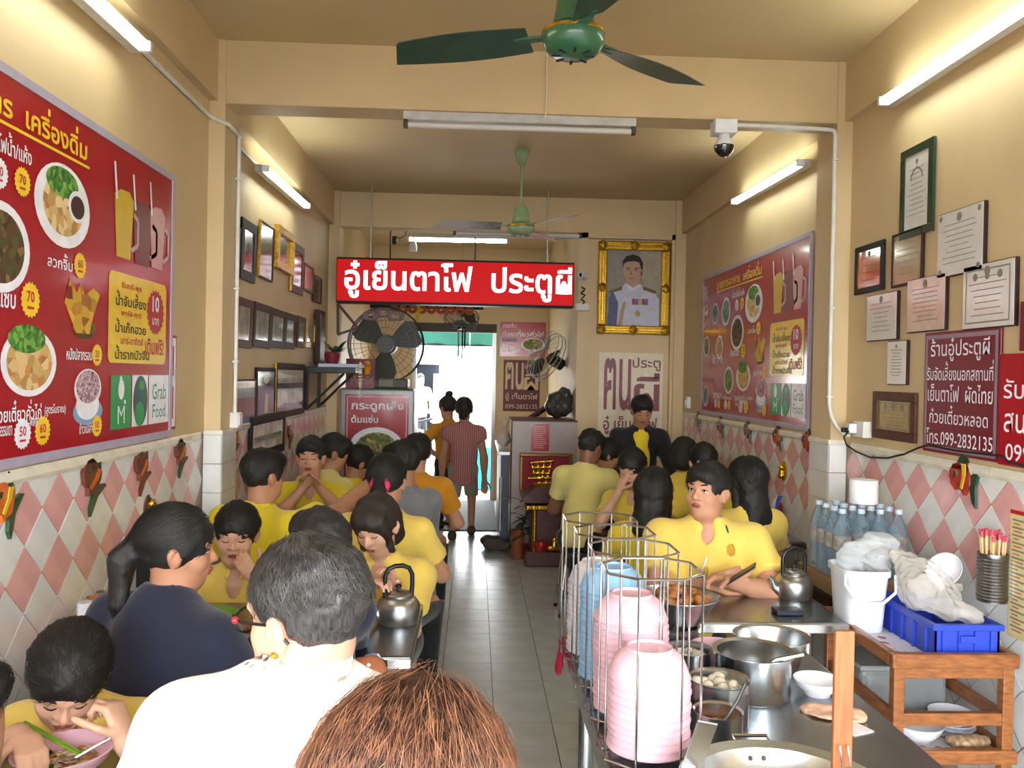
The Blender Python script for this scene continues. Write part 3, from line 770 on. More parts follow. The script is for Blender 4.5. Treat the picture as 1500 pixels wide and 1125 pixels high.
# ================================================================== tile ornaments
def fish(label, x, sgn, y, z, s, pal, flip=1, rotd=0., grp='ceramic fish on the wall tiles'):
    t = thing('ceramic_fish', label, 'ornament', (x, y, z-.05*s), group=grp)
    body = [(-.075, .005), (-.06, .035), (-.03, .05), (0, .045), (.02, .06), (.035, .04), (.04, .015), (.045, -.01), (.03, -.03), (.02, -.05), (0, -.035), (-.03, -.045), (-.06, -.03)]
    tail = [(.035, .012), (.07, .055), (.085, .06), (.075, .02), (.07, -.005), (.078, -.04), (.085, -.075), (.062, -.06), (.04, -.012)]
    fin = [(-.04, .045), (-.02, .085), (.0, .075), (.02, .058), (.0, .045)]
    stripe = [(-.005, .045), (.015, .055), (.02, .02), (.012, -.03), (.0, -.03), (.004, .01)]
    eye = [(-.045, .012), (-.032, .02), (-.028, .005), (-.04, -.005)]
    R = Matrix.Rotation(rotd, 3, 'Z')
    # local x -> along the wall, local y -> up, local z -> out of the wall
    def bld(nm, poly, d0, th, m):
        q = MB(); pts = [R @ Vector((flip*a*s, b*s, 0)) for a, b in poly]
        if flip < 0: pts = pts[::-1]
        q.prism([(v.x, v.y) for v in pts], th)
        # small dome: raise the centre
        Mx = Matrix(((0, 0, sgn), (sgn, 0, 0), (0, 1, 0)))
        c = Vector((x+sgn*(.002+d0), y, z)); q.v = [c+Mx @ v for v in q.v]; return q.build(nm, m, t)
    bld('body', body, 0, .016, pal[0]); bld('tail_fin', tail, 0, .012, pal[1]); bld('top_fin', fin, .001, .012, pal[1]); bld('stripe', stripe, .015, .004, pal[2]); bld('eye', eye, .015, .005, pal[1])
M_fb = mat('fish_brown_glaze', '#5e3326', .25, var=.25, scale=40, coat=.5); M_fg = mat('fish_green_glaze', '#21452f', .25, var=.2, coat=.5); M_fo = mat('fish_orange_glaze', '#c2632a', .25, var=.25, scale=30, coat=.5); M_fy = mat('fish_yellow_glaze', '#d3b030', .25, coat=.5); M_fr = mat('fish_red_glaze', '#a83420', .25, var=.3, scale=30, coat=.5)
for (px, py, s, pal, rd, lb) in ((4, 737, 1.1, (M_fo, M_fg, M_fy), -.5, 'orange and green ceramic fish cut by the left photo edge'), (134, 703, 1.2, (M_fb, M_fg, M_fo), -.9, 'brown ceramic fish with orange fins under the left menu board'),
        (207, 686, 1.05, (M_fb, M_fb, M_fo), -.9, 'brown ceramic fish midway along the left tiles'), (264, 664, 1.05, (M_fb, M_fg, M_fo), -.9, 'brown and green ceramic fish next to the left pier'), (343, 645, 1.1, (M_fb, M_fb, M_fo), -.9, 'brown ceramic fish just past the left pier'), (425, 636, 1.0, (M_fb, M_fb, M_fr), -.9, 'red-brown ceramic fish beside the long group photo')):
    a = onX(XL+.012, px, py); fish(lb, XL+.002, 1, a.y, a.z, s, pal, 1, rd)
for (px, py, s, pal, rd, lb) in ((1411, 702, 1.25, (M_fr, M_fg, M_fy), -.15, 'red and green ceramic fish under the maroon sign'), (1022, 617, 1., (M_fb, M_fg, M_fo), -.2, 'farthest ceramic fish under the right menu board'), (1055, 625, 1., (M_fb, M_fg, M_fo), -.2, 'second farthest ceramic fish under the right menu board'),
        (1095, 631, 1., (M_fb, M_fg, M_fo), -.2, 'third ceramic fish from the far end under the right menu board'), (1139, 641, 1.05, (M_fr, M_fg, M_fo), -.2, 'fourth ceramic fish from the far end, above the gold face'), (1183, 648, 1.05, (M_fr, M_fg, M_fo), -.2, 'ceramic fish nearest the right pier')):
    a = onX(XR-.012, px, py); fish(lb, XR-.002, -1, a.y, a.z, s, pal, 1, rd, 'ceramic fish on the right tiles')
M_gold = mat('polished_gold', '#c79a34', .25, metal=.9, var=.2, scale=30)
def oval(label, x, sgn, px, py, base):
    a = onX(x+sgn*.02, px, py); t = thing('oval_ornament', label, 'ornament', (x, a.y, a.z-.06))
    Mx = Matrix(((0, 0, sgn), (sgn, 0, 0), (0, 1, 0)))
    MB().ball((x+sgn*.006, a.y, a.z), (.012, .05, .065), 20, 10).build('base', base, t, True)
    q = SDF(.004); c = Vector((x+sgn*.022, a.y, a.z))
    q.el(c+Vector((0, 0, .026)), (.018, .018, .02)).rc(c+Vector((0, 0, .01)), c+Vector((0, 0, -.03)), .012, .02, k=.012).el(c+Vector((0, .01, -.035)), .014, k=.01)
    q.build('gold_figure', M_gold, t)
oval('brown oval ornament with a gold figure above the woman in navy', XL, 1, 222, 746, M_fb)
oval('gold oval ornament on the right tiles above the red pouch', XR, -1, 1145, 690, M_gold)
# small figurines/red pouch with ribbons hanging on the right tiles
a = onX(XR-.02, 1145, 738)
t = thing('red_pouch', 'red pouch with blue and white ribbons hung on the right tiles', 'pouch', (XR-.01, a.y, a.z-.14))
q = SDF(.008); c = Vector((XR-.032, a.y, a.z)); q.rc(c+Vector((0, 0, -.02)), c+Vector((0, 0, -.12)), .03, .045, flat=((1, 0, 0), .5)); q.build('pouch', mat('red_cloth', '#8d1420', .8), t)
MB().tube([c+Vector((0, .0, .05)), c+Vector((-.02, -.02, .02)), c+Vector((-.03, -.03, -.06))], .012, 6).build('ribbon', mat('blue_ribbon', '#3b3fa0', .6), t)
MB().tube([c+Vector((0, .0, .05)), c+Vector((-.02, .03, .01)), c+Vector((-.03, .035, -.03))], .013, 6).build('ribbon', M_wh, t)
MB().cyl((XR, a.y, a.z+.05), c+Vector((0, 0, .05)), .006).build('hook', M_alu, t)
# ================================================================== tube lights
M_tube = mat('lit_tube', '#ffffff', .4, var=0, emit='#f4fff2', estr=TUBE_STRENGTH)
M_tube_off = mat('unlit_tube', '#c9c4c0', .25, var=.02)
M_lamp = mat('lamp_housing', '#b9b6b2', .4, var=.1); M_cap = mat('lamp_end_cap', '#d9d9de', .35); M_rust = mat('rusty_lamp_end', '#4a3b34', .6, var=.4)
M_pvc = mat('white_pvc', '#d3d0c8', .4, var=.05)
def tube_light(label, a, b, out, lit=True, name='tube_light', L=None):
    """a->b: ends of the tube housing, out: unit vector away from its mount"""
    a, b, out = Vector(a), Vector(b), Vector(out); d = (b-a).normalized(); up = out.cross(d)
    t = thing(name, label, 'tube light', (a+b)/2, group='tube lights')
    def blk(nm, p, l, w, h, m):
        M = Matrix((d, up, out)).transposed(); q = MB().box((0, 0, 0), (l, w, h), bev=.003); q.v = [p+M @ v for v in q.v]; return q.build(nm, m, t)
    mid = (a+b)/2; l = (b-a).length
    blk('housing', mid+out*.022, l, .045, .044, M_lamp)
    for e in (a+d*.012, b-d*.012): blk('end_cap', e+out*.05, .024, .04, .07, M_cap if lit else M_rust)
    MB().cyl(a+d*.025+out*.068, b-d*.025+out*.068, .0165, n=14).build('tube', M_tube if lit else M_tube_off, t, True)
    return t
e = onX(XL+.09, 208, 66)
tube_light('lit tube light high on the left wall above the big menu board', (XL+.046, e.y-1.25, e.z-.03), (XL+.046, e.y, e.z-.01), (1, 0, 0))
e = onX(XR-.09, 1297, 150)
tube_light('lit tube light on the right wall above the certificates', (XR-.046, e.y-1.25, e.z-.0), (XR-.046, e.y, e.z), (-1, 0, 0))
e0 = onX(XL+.09, 384, 246); e1 = onX(XL+.09, 447, 302)
tube_light('lit tube light on the left wall above the framed pictures', (XL+.046, e0.y, e0.z), (XL+.046, e1.y, e1.z), (1, 0, 0))
e0 = onX(XR-.09, 1178, 238); e1 = onX(XR-.09, 1078, 296)
tube_light('lit tube light on the right wall above the right menu board', (XR-.046, e0.y, e0.z), (XR-.046, e1.y, e1.z), (-1, 0, 0))
# unlit one under the first beam
e0 = onY(4.5, 591, 176); e1 = onY(4.5, 931, 190)
tube_light('dusty unlit tube light under the first ceiling beam', (e0.x, 4.5, ZBEAM-.0), (e1.x, 4.5, ZBEAM-.0), (0, 0, -1), False)
e0 = onY(8.0, 664, 342); e1 = onY(8.0, 852, 346)
tube_light('unlit grey tube light on the second beam behind the ceiling fan', (e0.x, 8.055, e0.z), (e1.x, 8.055, e1.z), (0, -1, 0), False)
e0 = onY(9.3, 597, 350); e1 = onY(9.3, 745, 353)
tube_light('lit tube light hanging in the back room above the red sign', (e0.x, 9.3, e0.z+.06), (e1.x, 9.3, e1.z+.06), (0, 0, -1))
hg = thing('lamp_hanger', 'two thin rods holding the back room tube light', 'rod', (0, 9.3, 3.3))
for xx in (e0.x+.2, e1.x-.2): MB().cyl((xx, 9.3, e0.z+.06), (xx, 9.3, ZC), .006, n=6).build('rod', M_pvc, hg)

# ================================================================== ceiling fans
M_fgreen = mat('green_fan_enamel', '#2c5a3c', .3, var=.1, coat=.4); M_fblade = mat('dark_green_blade', '#2a4034', .35, var=.15); M_fsil = mat('silver_blade', '#9a9690', .35, metal=.5, var=.1); M_fcream = mat('pale_green_enamel', '#7f9470', .35, var=.1)
def ceiling_fan(label, x, y, zh, ang, mbody, mblade, mrod, R=.66):
    t = thing('ceiling_fan', label, 'ceiling fan', (x, y, zh-.05), group='ceiling fans')
    MB().lathe([(.055, 0), (.06, -.02), (.05, -.05), (.035, -.1), (.018, -.13)][::-1], (x, y, ZC), 20).build('canopy', mrod, t, True)
    MB().cyl((x, y, zh+.1), (x, y, ZC-.1), .011).build('rod', mrod, t, True)
    MB().lathe([(.0, -.05), (.06, -.048), (.085, -.035), (.1, -.012), (.104, .015), (.1, .03), (.075, .045), (.066, .05)], (x, y, zh), 28).build('motor_housing', mbody, t, True)
    MB().lathe([(.07, .05), (.062, .09), (.055, .15), (.045, .17), (.012, .175)], (x, y, zh), 24).build('motor_cover', mbody, t, True)
    MB().lathe([(.1035, .016), (.1055, .018), (.1055, .026), (.1, .028)], (x, y, zh), 28, cap=False).build('gold_band', M_gold, t, True)
    q = MB()
    for k in range(8):
        a = k*PI/4; q.box((x+.055*math.cos(a), y+.055*math.sin(a), zh-.0485), (.03, .008, .004), rz=a)
    q.build('vent_slots', M_wood_blk, t)['kind'] = 'stuff'
    for k in range(3):
        a = ang+k*2*PI/3; u = Vector((math.cos(a), math.sin(a), 0)); w = Vector((-math.sin(a), math.cos(a), 0)); c = Vector((x, y, zh+.02))
        q = MB(); q.box(c+u*.14, (.12, .035, .008), rz=a); br = q.build('blade_arm', mbody, t)
        n = 9; vs = []; fs = []
        for i in range(n):
            s = i/(n-1); r = .15+(R-.15)*s; hw = .05+.022*math.sin(PI*min(1, s*1.15))+.018*s; tip = 0 if i < n-1 else .012
            for sg in (-1, 1):
                for th in (0, .003): vs.append(c+u*(r-(.05 if (i == n-1 and sg > 0) else 0))+w*(sg*(hw-tip))+Vector((0, 0, sg*.02*(1-.4*s)-th)))
        for i in range(n-1):
            b = i*4; e = b+4
            fs += [(b, b+2, e+2, e), (b+1, e+1, e+3, b+3), (b, e, e+1, b+1), (b+2, b+3, e+3, e+2)]
        fs += [(0, 1, 3, 2), ((n-1)*4, (n-1)*4+2, (n-1)*4+3, (n-1)*4+1)]
        MB().add(vs, fs).build('blade', mblade, t, True)
    return t
ceiling_fan('near green ceiling fan with three dark green blades', .298, 2.74, 2.80, math.radians(160), M_fgreen, M_fblade, M_fgreen)
ceiling_fan('far ceiling fan with silver blades on a pale green rod', .32, 6.38, 2.82, math.radians(65), M_fcream, M_fsil, M_fcream)

# ================================================================== conduit, boxes, cameras
def conduit(label, pts, r=.011, clips=()):
    t = thing('cable_conduit', label, 'conduit', pts[0])
    MB().tube(pts, r, 10).build('pipe', M_pvc, t, True)
    for c in clips:
        MB().box(c, (.03, .03, .014), bev=.003).build('clip', M_pvc, t)
    return t
zt = 3.02; xl = XL+.014
conduit('white conduit running along the left wall and round the pier', [(xl, 3.3, zt), (xl, 4.2, zt), (xl, 4.36, zt), (xl+.02, 4.42, zt-.01), (XL+PIER+.014, 4.46, zt-.03), (XL+PIER+.014, 4.7, zt-.03), (xl+.02, 4.76, zt-.02), (xl, 4.85, zt-.01), (xl, 5.6, zt-.02)], clips=((xl, 3.7, zt), (xl, 4.25, zt)))
xv = XL+PIER+.014
conduit('white vertical conduit down the left pier to the switch box', [(xv, 4.66, zt-.02), (xv, 4.66, 2.4), (xv, 4.66, 1.6), (xv, 4.66, 1.47)], clips=((xv, 4.66, 2.75), (xv, 4.66, 2.15), (xv, 4.66, 1.75)))
sw = thing('socket_box', 'cream socket box at the foot of the left conduit', 'socket', (xv, 4.66, 1.39))
MB().box((xv+.005, 4.66, 1.43), (.05, .085, .085), bev=.006).build('box', M_pvc, sw); MB().box((xv+.032, 4.66, 1.43), (.006, .06, .06), bev=.002).build('plate', M_cap, sw)
xr = XR-PIER-.014
conduit('white conduit from the dome camera down the right pier, bending over the rail', [onY(4.44, 1080, 183), onY(4.44, 1150, 186), (xr-.04, 4.44, ZBEAM-.04), (xr-.008, 4.44, ZBEAM-.045), (xr, 4.44, ZBEAM-.07), (xr, 4.44, 2.5), (xr, 4.44, 1.9), (xr, 4.44, 1.58), (xr+.01, 4.435, 1.52), (xr+.04, 4.425, 1.455), (xr+.075, 4.41, 1.42), (xr+.1, 4.4, 1.413)], r=.012, clips=((xr, 4.44, 2.9), (xr, 4.44, 2.1), (xr, 4.44, 1.62)))
a = onX(XR-.03, 1262, 628)
sk = thing('socket_box', 'cream double socket box on the right rail with a black plug', 'socket', (XR-.02, a.y, 1.39))
MB().span((XR-.05, a.y-.06, a.z-.045), (XR-.001, a.y+.06, a.z+.04), bev=.006).build('box', M_pvc, sk)
MB().box((XR-.07, a.y+.03, a.z), (.04, .045, .05), bev=.005).build('adapter', M_cap, sk); MB().box((XR-.1, a.y+.04, a.z-.01), (.03, .035, .025), bev=.006).build('plug', M_wood_blk, sk)
cb = []
for px, py, d in ((1243, 632, .11), (1236, 640, .1), (1240, 652, .07), (1255, 662, .04), (1275, 670, .03), (1300, 671, .03), (1325, 665, .03), (1345, 656, .03), (1360, 652, .028)): cb.append(onX(XR-d, px, py))
for px, py, d in ((1400, 660, .024), (1440, 665, .024), (1466, 668, .03), (1480, 678, .03), (1500, 682, .03), (1530, 690, .03)): cb.append(onX(XR-d, px, py))
tag(MB().tube(cb, .0045, 6).build('black_cable', M_wood_blk, None, True), 'black cable drooping from the socket behind the maroon sign', 'cable')
# dome camera under the beam
c = onY(4.42, 1061, 200); t = thing('dome_camera', 'white and black dome security camera under the first beam', 'camera', (c.x, 4.42, c.z-.06))
q = onY(4.42, 1061, 187); MB().box((q.x, 4.43, q.z), (.12, .1, .075), bev=.004).build('mount_box', M_cap, t)
MB().lathe([(.028, .06), (.03, .03), (.05, .0), (.053, -.012)], (q.x, 4.42, q.z-.085), 24).build('neck', M_cap, t, True)
MB().lathe([(.0, -.06), (.02, -.057), (.038, -.045), (.05, -.025), (.053, 0)], (q.x, 4.42, q.z-.097), 24).build('dome', mat('black_dome', '#121214', .08, coat=1.), t, True)
# wall box and small camera by the portrait
c = onY(8.0, 853, 405); t = thing('small_camera', 'small white security camera beside the gold framed portrait', 'camera', c)
MB().cyl(c+Vector((-.02, -.05, .01)), c+Vector((.03, .04, 0)), .035, n=14).build('body', M_cap, t, True); MB().cyl(c+Vector((-.02, -.052, .008)), c+Vector((-.018, -.056, .008)), .02, n=12).build('lens', M_wood_blk, t)
MB().cyl(c+Vector((.02, .04, 0)), c+Vector((.06, .11, -.02)), .012).build('arm', M_cap, t)
c = onY(8.05, 853, 450); t = thing('cable_box', 'cream cable box with tangled black wires below the small camera', 'cable box', c)
MB().box(c+Vector((0, .0, 0)), (.13, .06, .07), bev=.006).build('box', M_pvc, t)
q = c+Vector((0, -.04, .05)); MB().tube([q+Vector((.02*math.sin(k*2.1), -.01*math.cos(k*1.7), .02*k-.02)) for k in range(9)], .008, 6).build('wires', M_wood_blk, t, True)
c = onX(XR-.01, 1009, 590); t = thing('light_switch', 'cream light switch at the far end of the right menu board', 'switch', c)
MB().box((XR-.02, c.y, c.z), (.04, .08, .11), bev=.006).build('plate', M_pvc, t); MB().box((XR-.043, c.y, c.z), (.008, .03, .05), bev=.002).build('rocker', M_cap, t)
# ================================================================== the lit red sign
M_sign_red = mat('backlit_red', '#5a0508', .5, var=.02, spec=.2, emit='#de0c12', estr=.8)
M_sign_wh = mat('backlit_white', '#ffffff', .4, var=0, emit='#f2f6ff', estr=1.9)
YS = 7.70
a = onY(YS, 493, 376); b = onY(YS, 842, 386); zb = onY(YS, 493, 443).z; zt_ = a.z
sx0, sx1 = a.x, b.x
t = thing('lit_sign', 'long backlit red sign with white Thai shop name hanging over the passage', 'sign', ((sx0+sx1)/2, YS+.08, zb))
MB().span((sx0, YS, zb), (sx1, YS+.16, zt_), bev=.008).build('box', M_wood_blk, t)
p = Plane2D((sx0, YS-.001, zb), (1, 0, 0), (0, 0, 1)); Ws, Hs = sx1-sx0, zt_-zb
p.rect('f', .008, .02, Ws-.008, Hs-.02, .001)
p.text('t', 'อู๋เย็นตาโฟ  ประตูผี', .075, .045, w=Ws-.1, h=Hs-.075, offset=.019, d=.004, res=3)
p.build(t, dict(f=('lit_face', M_sign_red), t=('lettering', M_sign_wh)))
for xx in (sx0+.3, sx1-.25):
    MB().cyl((xx, YS+.08, zt_), (xx, YS+.08, ZC), .008, n=6).build('hanger_rod', M_alu, t)

# ================================================================== portrait and poster on the partition
YPW = 8.12
a = onY(YPW-.02, 877, 353); b = onY(YPW-.02, 979, 491); px0, px1, pz0, pz1 = a.x, b.x, b.z, a.z
t = thing('portrait', 'ornate gold framed portrait of a person in a white uniform', 'picture frame', ((px0+px1)/2, YPW, pz0))
fw = .085
MB().span((px0+.02, YPW-.02, pz0+.02), (px1-.02, YPW-.004, pz1-.02)).build('backing', M_wood_dk, t)
for a, b in (((px0, pz0), (px1, pz0+fw)), ((px0, pz1-fw), (px1, pz1)), ((px0, pz0+fw), (px0+fw, pz1-fw)), ((px1-fw, pz0+fw), (px1, pz1-fw))):
    fb = MB().span((a[0], YPW-.05, a[1]), (b[0], YPW-.004, b[1]), bev=.012).build('frame_bar', M_goldf, t)
    hz = abs(b[0]-a[0]) > abs(b[1]-a[1]); cx, cz = (a[0]+b[0])/2, (a[1]+b[1])/2
    ln = (abs(b[0]-a[0]) if hz else abs(b[1]-a[1]))
    q = MB().box((cx, YPW-.056, cz), (ln*.8, .014, .022) if hz else (.022, .014, ln*.9), bev=.006); q.build('moulding', mat('bright_gold', '#d8b04a', .2, metal=.9, var=.15, scale=40), fb)
for cx in (px0+.04, px1-.04, (px0+px1)/2):
    for cz in (pz0+.04, pz1-.04, (pz0+pz1)/2):
        if cx == (px0+px1)/2 and cz == (pz0+pz1)/2: continue
        q = SDF(.006); c = Vector((cx, YPW-.055, cz)); q.el(c, (.05, .016, .032), k=.01).el(c, (.026, .02, .05), k=.012).el(c+Vector((0, -.012, 0)), .014, k=.008)
        q.build('carved_corner', M_goldf, t)
p = Plane2D((px0+fw, YPW-.021, pz0+fw), (1, 0, 0), (0, 0, 1)); W, Hh = px1-px0-2*fw, pz1-pz0-2*fw
P = lambda k, pts, d: p.poly(k, [(u*W, v*Hh) for u, v in pts], d)
p.rect('bg', -.01, -.01, W+.01, Hh+.01, .0005)
P('bg2', [(.68, .42), (1, .42), (1, 1), (.6, 1)], .0008)
P('wht', [(.02, 0), (.98, 0), (.97, .36), (.86, .47), (.62, .55), (.36, .55), (.1, .46), (.04, .3)], .0012)
P('shade', [(.02, 0), (.2, 0), (.22, .3), (.12, .46), (.05, .38)], .0015)
P('epau', [(.04, .45), (.3, .53), (.28, .47), (.06, .43)], .0018); P('epau', [(.66, .53), (.92, .47), (.9, .43), (.68, .48)], .0018)
P('skin', [(.36, .56), (.5, .51), (.62, .57), (.62, .64), (.36, .64)], .0018)
p.disc('skin', .47*W, .72*Hh, .17*W, .155*Hh, .002, 28); p.disc('ear', .64*W, .7*Hh, .025*W, .035*Hh, .002, 14)
P('hair', [(.285, .76), (.29, .86), (.36, .925), (.48, .95), (.6, .92), (.665, .84), (.66, .74), (.63, .75), (.6, .84), (.5, .86), (.38, .85), (.315, .83)], .0024)
p.rect('hair', .34*W, .765*Hh, .43*W, .775*Hh, .0024); p.rect('hair', .5*W, .765*Hh, .59*W, .775*Hh, .0024); p.disc('hair', .39*W, .745*Hh, .02*W, .008*Hh, .0024, 12); p.disc('hair', .54*W, .745*Hh, .02*W, .008*Hh, .0024, 12)
P('ear', [(.44, .74), (.47, .68), (.43, .675)], .0024); P('lip', [(.39, .635), (.51, .635), (.47, .622), (.43, .622)], .0024)
P('coll', [(.34, .57), (.48, .5), (.62, .56), (.64, .53), (.48, .46), (.33, .53)], .0022)
for k in range(5): p.rect('med%d' % (k % 3), (.48+.06*k)*W, .28*Hh, (.53+.06*k)*W, .36*Hh, .002)
p.disc('med2', .58*W, .16*Hh, .05*W, .04*Hh, .002, 16); P('sash', [(.3, .3), (.36, .32), (.3, .0), (.22, .0)], .002)
cc = lambda n, c: mat(n, c, .5, spec=.2, var=.08)
p.build(t, dict(bg=('backdrop_print', cc('print_grey', '#8a8680')), bg2=('backdrop_print', cc('print_beige', '#9f9486')), wht=('uniform_print', cc('print_white', '#b7bacb')), shade=('shadow_print', cc('print_bluegrey', '#5d6180')), epau=('epaulette_print', cc('print_bronze', '#75623a')), skin=('face_print', cc('print_skin', '#b58f7c')), ear=('face_print', cc('print_skin_dark', '#8a6757')), hair=('hair_print', cc('print_hair', '#2b2b2a')), lip=('lip_print', cc('print_lip', '#8f5348')), coll=('collar_print', cc('print_collar', '#c9cad4')), med0=('medal_print', cc('print_red', '#90405a')), med1=('medal_print', cc('print_purple', '#7a5a90')), med2=('medal_print', cc('print_goldish', '#a8945a')), sash=('sash_print', cc('print_sash', '#a98f78'))))
def glyph_poster(name, label, plane, W, Hh, bg, fg, rows, parent_loc, th=.003):
    t = thing(name, label, 'poster', parent_loc)
    plane.rect('bg', 0, 0, W, Hh, .002)
    for body, u, v, w, h, off in rows: plane.text('fg', body, u*W, v*Hh, w=w*W, h=h*Hh, offset=off, d=.0035)
    plane.build(t, dict(bg=('sheet', bg), fg=('lettering', fg), ex=('picture', M_food[0]), wh=('plate_picture', M_wh), bar=('label_bar', mat('mauve_print', '#8d6f8f', .4)))); return t
a = onY(YPW, 878, 516); b = onY(YPW, 969, 650)
glyph_poster('shop_poster', 'white poster with big maroon Thai letters under the portrait', Plane2D((a.x, YPW-.001, b.z), (1, 0, 0), (0, 0, 1)), b.x-a.x, a.z-b.z, mat('cream_paper', '#d9cbb4', .5), M_dred,
             [('ฅน', .08, .36, .42, .58, .02), ('ประตู', .52, .8, .44, .15, .012), ('ผี', .55, .36, .4, .42, .014), ('อู๋ เย็นตาโฟ', .08, .1, .84, .2, .012)], (a.x, YPW, b.z))

# ================================================================== back wall posters
YW = YB-.002
def bp(x0, x1, y0, y1): a = onY(YW, x0, y0); b = onY(YW, x1, y1); return a.x, b.x, b.z, a.z
x0, x1, z0, z1 = bp(733, 799, 471, 523)
pp = Plane2D((x0, YW, z0), (1, 0, 0), (0, 0, 1)); W, Hh = x1-x0, z1-z0
pp.disc('wh', W*.72, Hh*.35, W*.26, Hh*.2, .003); pp.disc('ex', W*.72, Hh*.36, W*.22, Hh*.16, .0036); pp.rect('bar', .04*W, .42*Hh, .36*W, .53*Hh, .003)
glyph_poster('price_poster', 'red noodle poster priced 50 on the back wall right of the doorway', pp, W, Hh, M_red, M_wh, [('สวยเซิน', .05, .83, .3, .12, .005), ('ก๋วยเตี๋ยวคั่วไก่', .05, .58, .9, .2, .005), ('50.-', .05, .12, .38, .22, .005)], (x0, YW, z0))
x0, x1, z0, z1 = bp(738, 790, 527, 603)
glyph_poster('shop_poster', 'maroon and cream poster below the red noodle poster', Plane2D((x0, YW, z0), (1, 0, 0), (0, 0, 1)), x1-x0, z1-z0, mat('plum_print', '#5a2038', .5), mat('cream_lettering', '#c9b48c', .5),
             [('ฅน', .05, .42, .5, .54, .02), ('ประตู', .58, .8, .38, .14, .012), ('ผี', .56, .42, .4, .35, .014), ('อู๋ เย็นตาโฟ', .06, .2, .88, .16, .01), ('099-2832135', .06, .05, .88, .09, .0)], (x0, YW, z0))

# ================================================================== fridge with poster, big fan
YF_ = 8.32
a = onY(YF_, 497, 565); b = onY(YF_, 607, 565)
fx0, fx1, fz = a.x, b.x, a.z-.02
t = thing('fridge', 'grey upright fridge with a red soup poster on its door', 'fridge', ((fx0+fx1)/2, YF_+.3, 0))
M_steel_dk = mat('grey_fridge_enamel', '#8b8d8c', .35, metal=.3, var=.06)
MB().span((fx0, YF_+.05, .05), (fx1, YF_+.62, fz), bev=.02).build('body', M_steel_dk, t)
dr_ = MB().span((fx0, YF_, .12), (fx1, YF_+.05, fz-.01), bev=.012).build('door', M_steel_dk, t)
MB().span((fx1-.05, YF_-.03, .7), (fx1-.025, YF_, 1.1), bev=.006).build('handle', M_wood_blk, dr_)
for xx in (fx0+.07, fx1-.07):
    for yy in (YF_+.12, YF_+.55): MB().cyl((xx, yy, 0), (xx, yy, .06), .025).build('foot', M_wood_blk, t)
p = Plane2D((fx0+.06, YF_-.001, .45), (1, 0, 0), (0, 0, 1)); W, Hh = fx1-fx0-.11, fz-.06-.45
p.rect('e', 0, 0, W, Hh, .0006); p.rect('w', .02, .02, W-.02, Hh-.02, .0012); p.rect('r', .026, .026, W-.026, Hh-.026, .0018)
p.disc('w', W/2, Hh*.5, W*.42, Hh*.19, .0025); p.disc('g', W/2, Hh*.5, W*.32, Hh*.14, .0032)
p.text('w', 'กระดูกเล้ง', W*.1, Hh*.83, w=W*.82, h=Hh*.115, offset=.02, d=.003); p.text('w', 'ต้มแซ่บ', W*.1, Hh*.73, w=W*.42, h=Hh*.075, offset=.014, d=.003)
p.build(t, dict(e=('poster_edge', M_red), w=('white_print', M_wh), r=('poster_sheet', M_red), g=('food_picture', M_food[0])))
c = onY(8.45, 566, 505); R = .375
t = thing('drum_fan', 'big dark caged drum fan standing on top of the fridge', 'fan', (c.x, 8.5, fz))
M_cage = mat('dark_fan_steel', '#3a3b3a', .4, metal=.6); M_fanblk = mat('fan_grey_plastic', '#4b4a45', .5)
for rr, y in ((R, 0), (R*.99, -.09), (R*.99, .09)): MB().tube([c+Vector((rr*math.cos(k*PI/24), y, rr*math.sin(k*PI/24))) for k in range(48)], .007, 6, True).build('cage_ring', M_cage, t, True)
for y, rads in ((-.1, (.1, .17, .24, .31)), ):
    q = MB()
    for rr in rads: q.tube([c+Vector((rr*math.cos(k*PI/16), y-.02*(1-rr/R), rr*math.sin(k*PI/16))) for k in range(32)], .003, 4, True)
    for k in range(36):
        a = 2*PI*k/36; q.tube([c+Vector((.06*math.cos(a), y-.02, .06*math.sin(a))), c+Vector((R*math.cos(a), -.09, R*math.sin(a)))], .0025, 4)
    o = q.build('grille', M_cage, t); o['kind'] = 'stuff'
MB().cyl(c+Vector((0, -.13, 0)), c+Vector((0, -.1, 0)), .085, n=24).build('badge', M_fanblk, t, True)
MB().cyl(c+Vector((0, .02, 0)), c+Vector((0, .2, 0)), .1, n=20).build('motor', M_fanblk, t, True)
for k in range(3):
    a = k*2*PI/3+.5; u = Vector((math.cos(a), 0, math.sin(a))); w = Vector((-math.sin(a), 0, math.cos(a)))
    pts = []
    for s, hw in ((.08, .06), (.18, .13), (.27, .17), (.34, .13)): pts += [(c+u*s-w*hw+Vector((0, .03, 0)), c+u*s+w*hw*.7+Vector((0, -.03, 0)))]
    q = MB()
    for e in pts: q.v += [e[0], e[1], e[0]+Vector((0, .004, 0)), e[1]+Vector((0, .004, 0))]
    for i in range(3):
        b = i*4; q.f += [(b, b+1, b+5, b+4), (b+2, b+6, b+7, b+3), (b, b+4, b+6, b+2), (b+1, b+3, b+7, b+5)]; q.mi += [0]*4
    q.f += [(0, 2, 3, 1), (12, 13, 15, 14)]; q.mi += [0, 0]
    q.build('blade', M_fanblk, t, True)
MB().box((c.x+.05, 8.47, fz+.05), (.36, .3, .1), bev=.02).build('base', M_fanblk, t); MB().cyl((c.x, 8.56, fz+.08), c+Vector((0, .11, -.1)), .03).build('neck', M_fanblk, t)
MB().box((c.x+.02, 8.31, fz+.055), (.16, .06, .09), bev=.015).build('control_box', mat('grey_green_plastic', '#6a6a5c', .5), t)
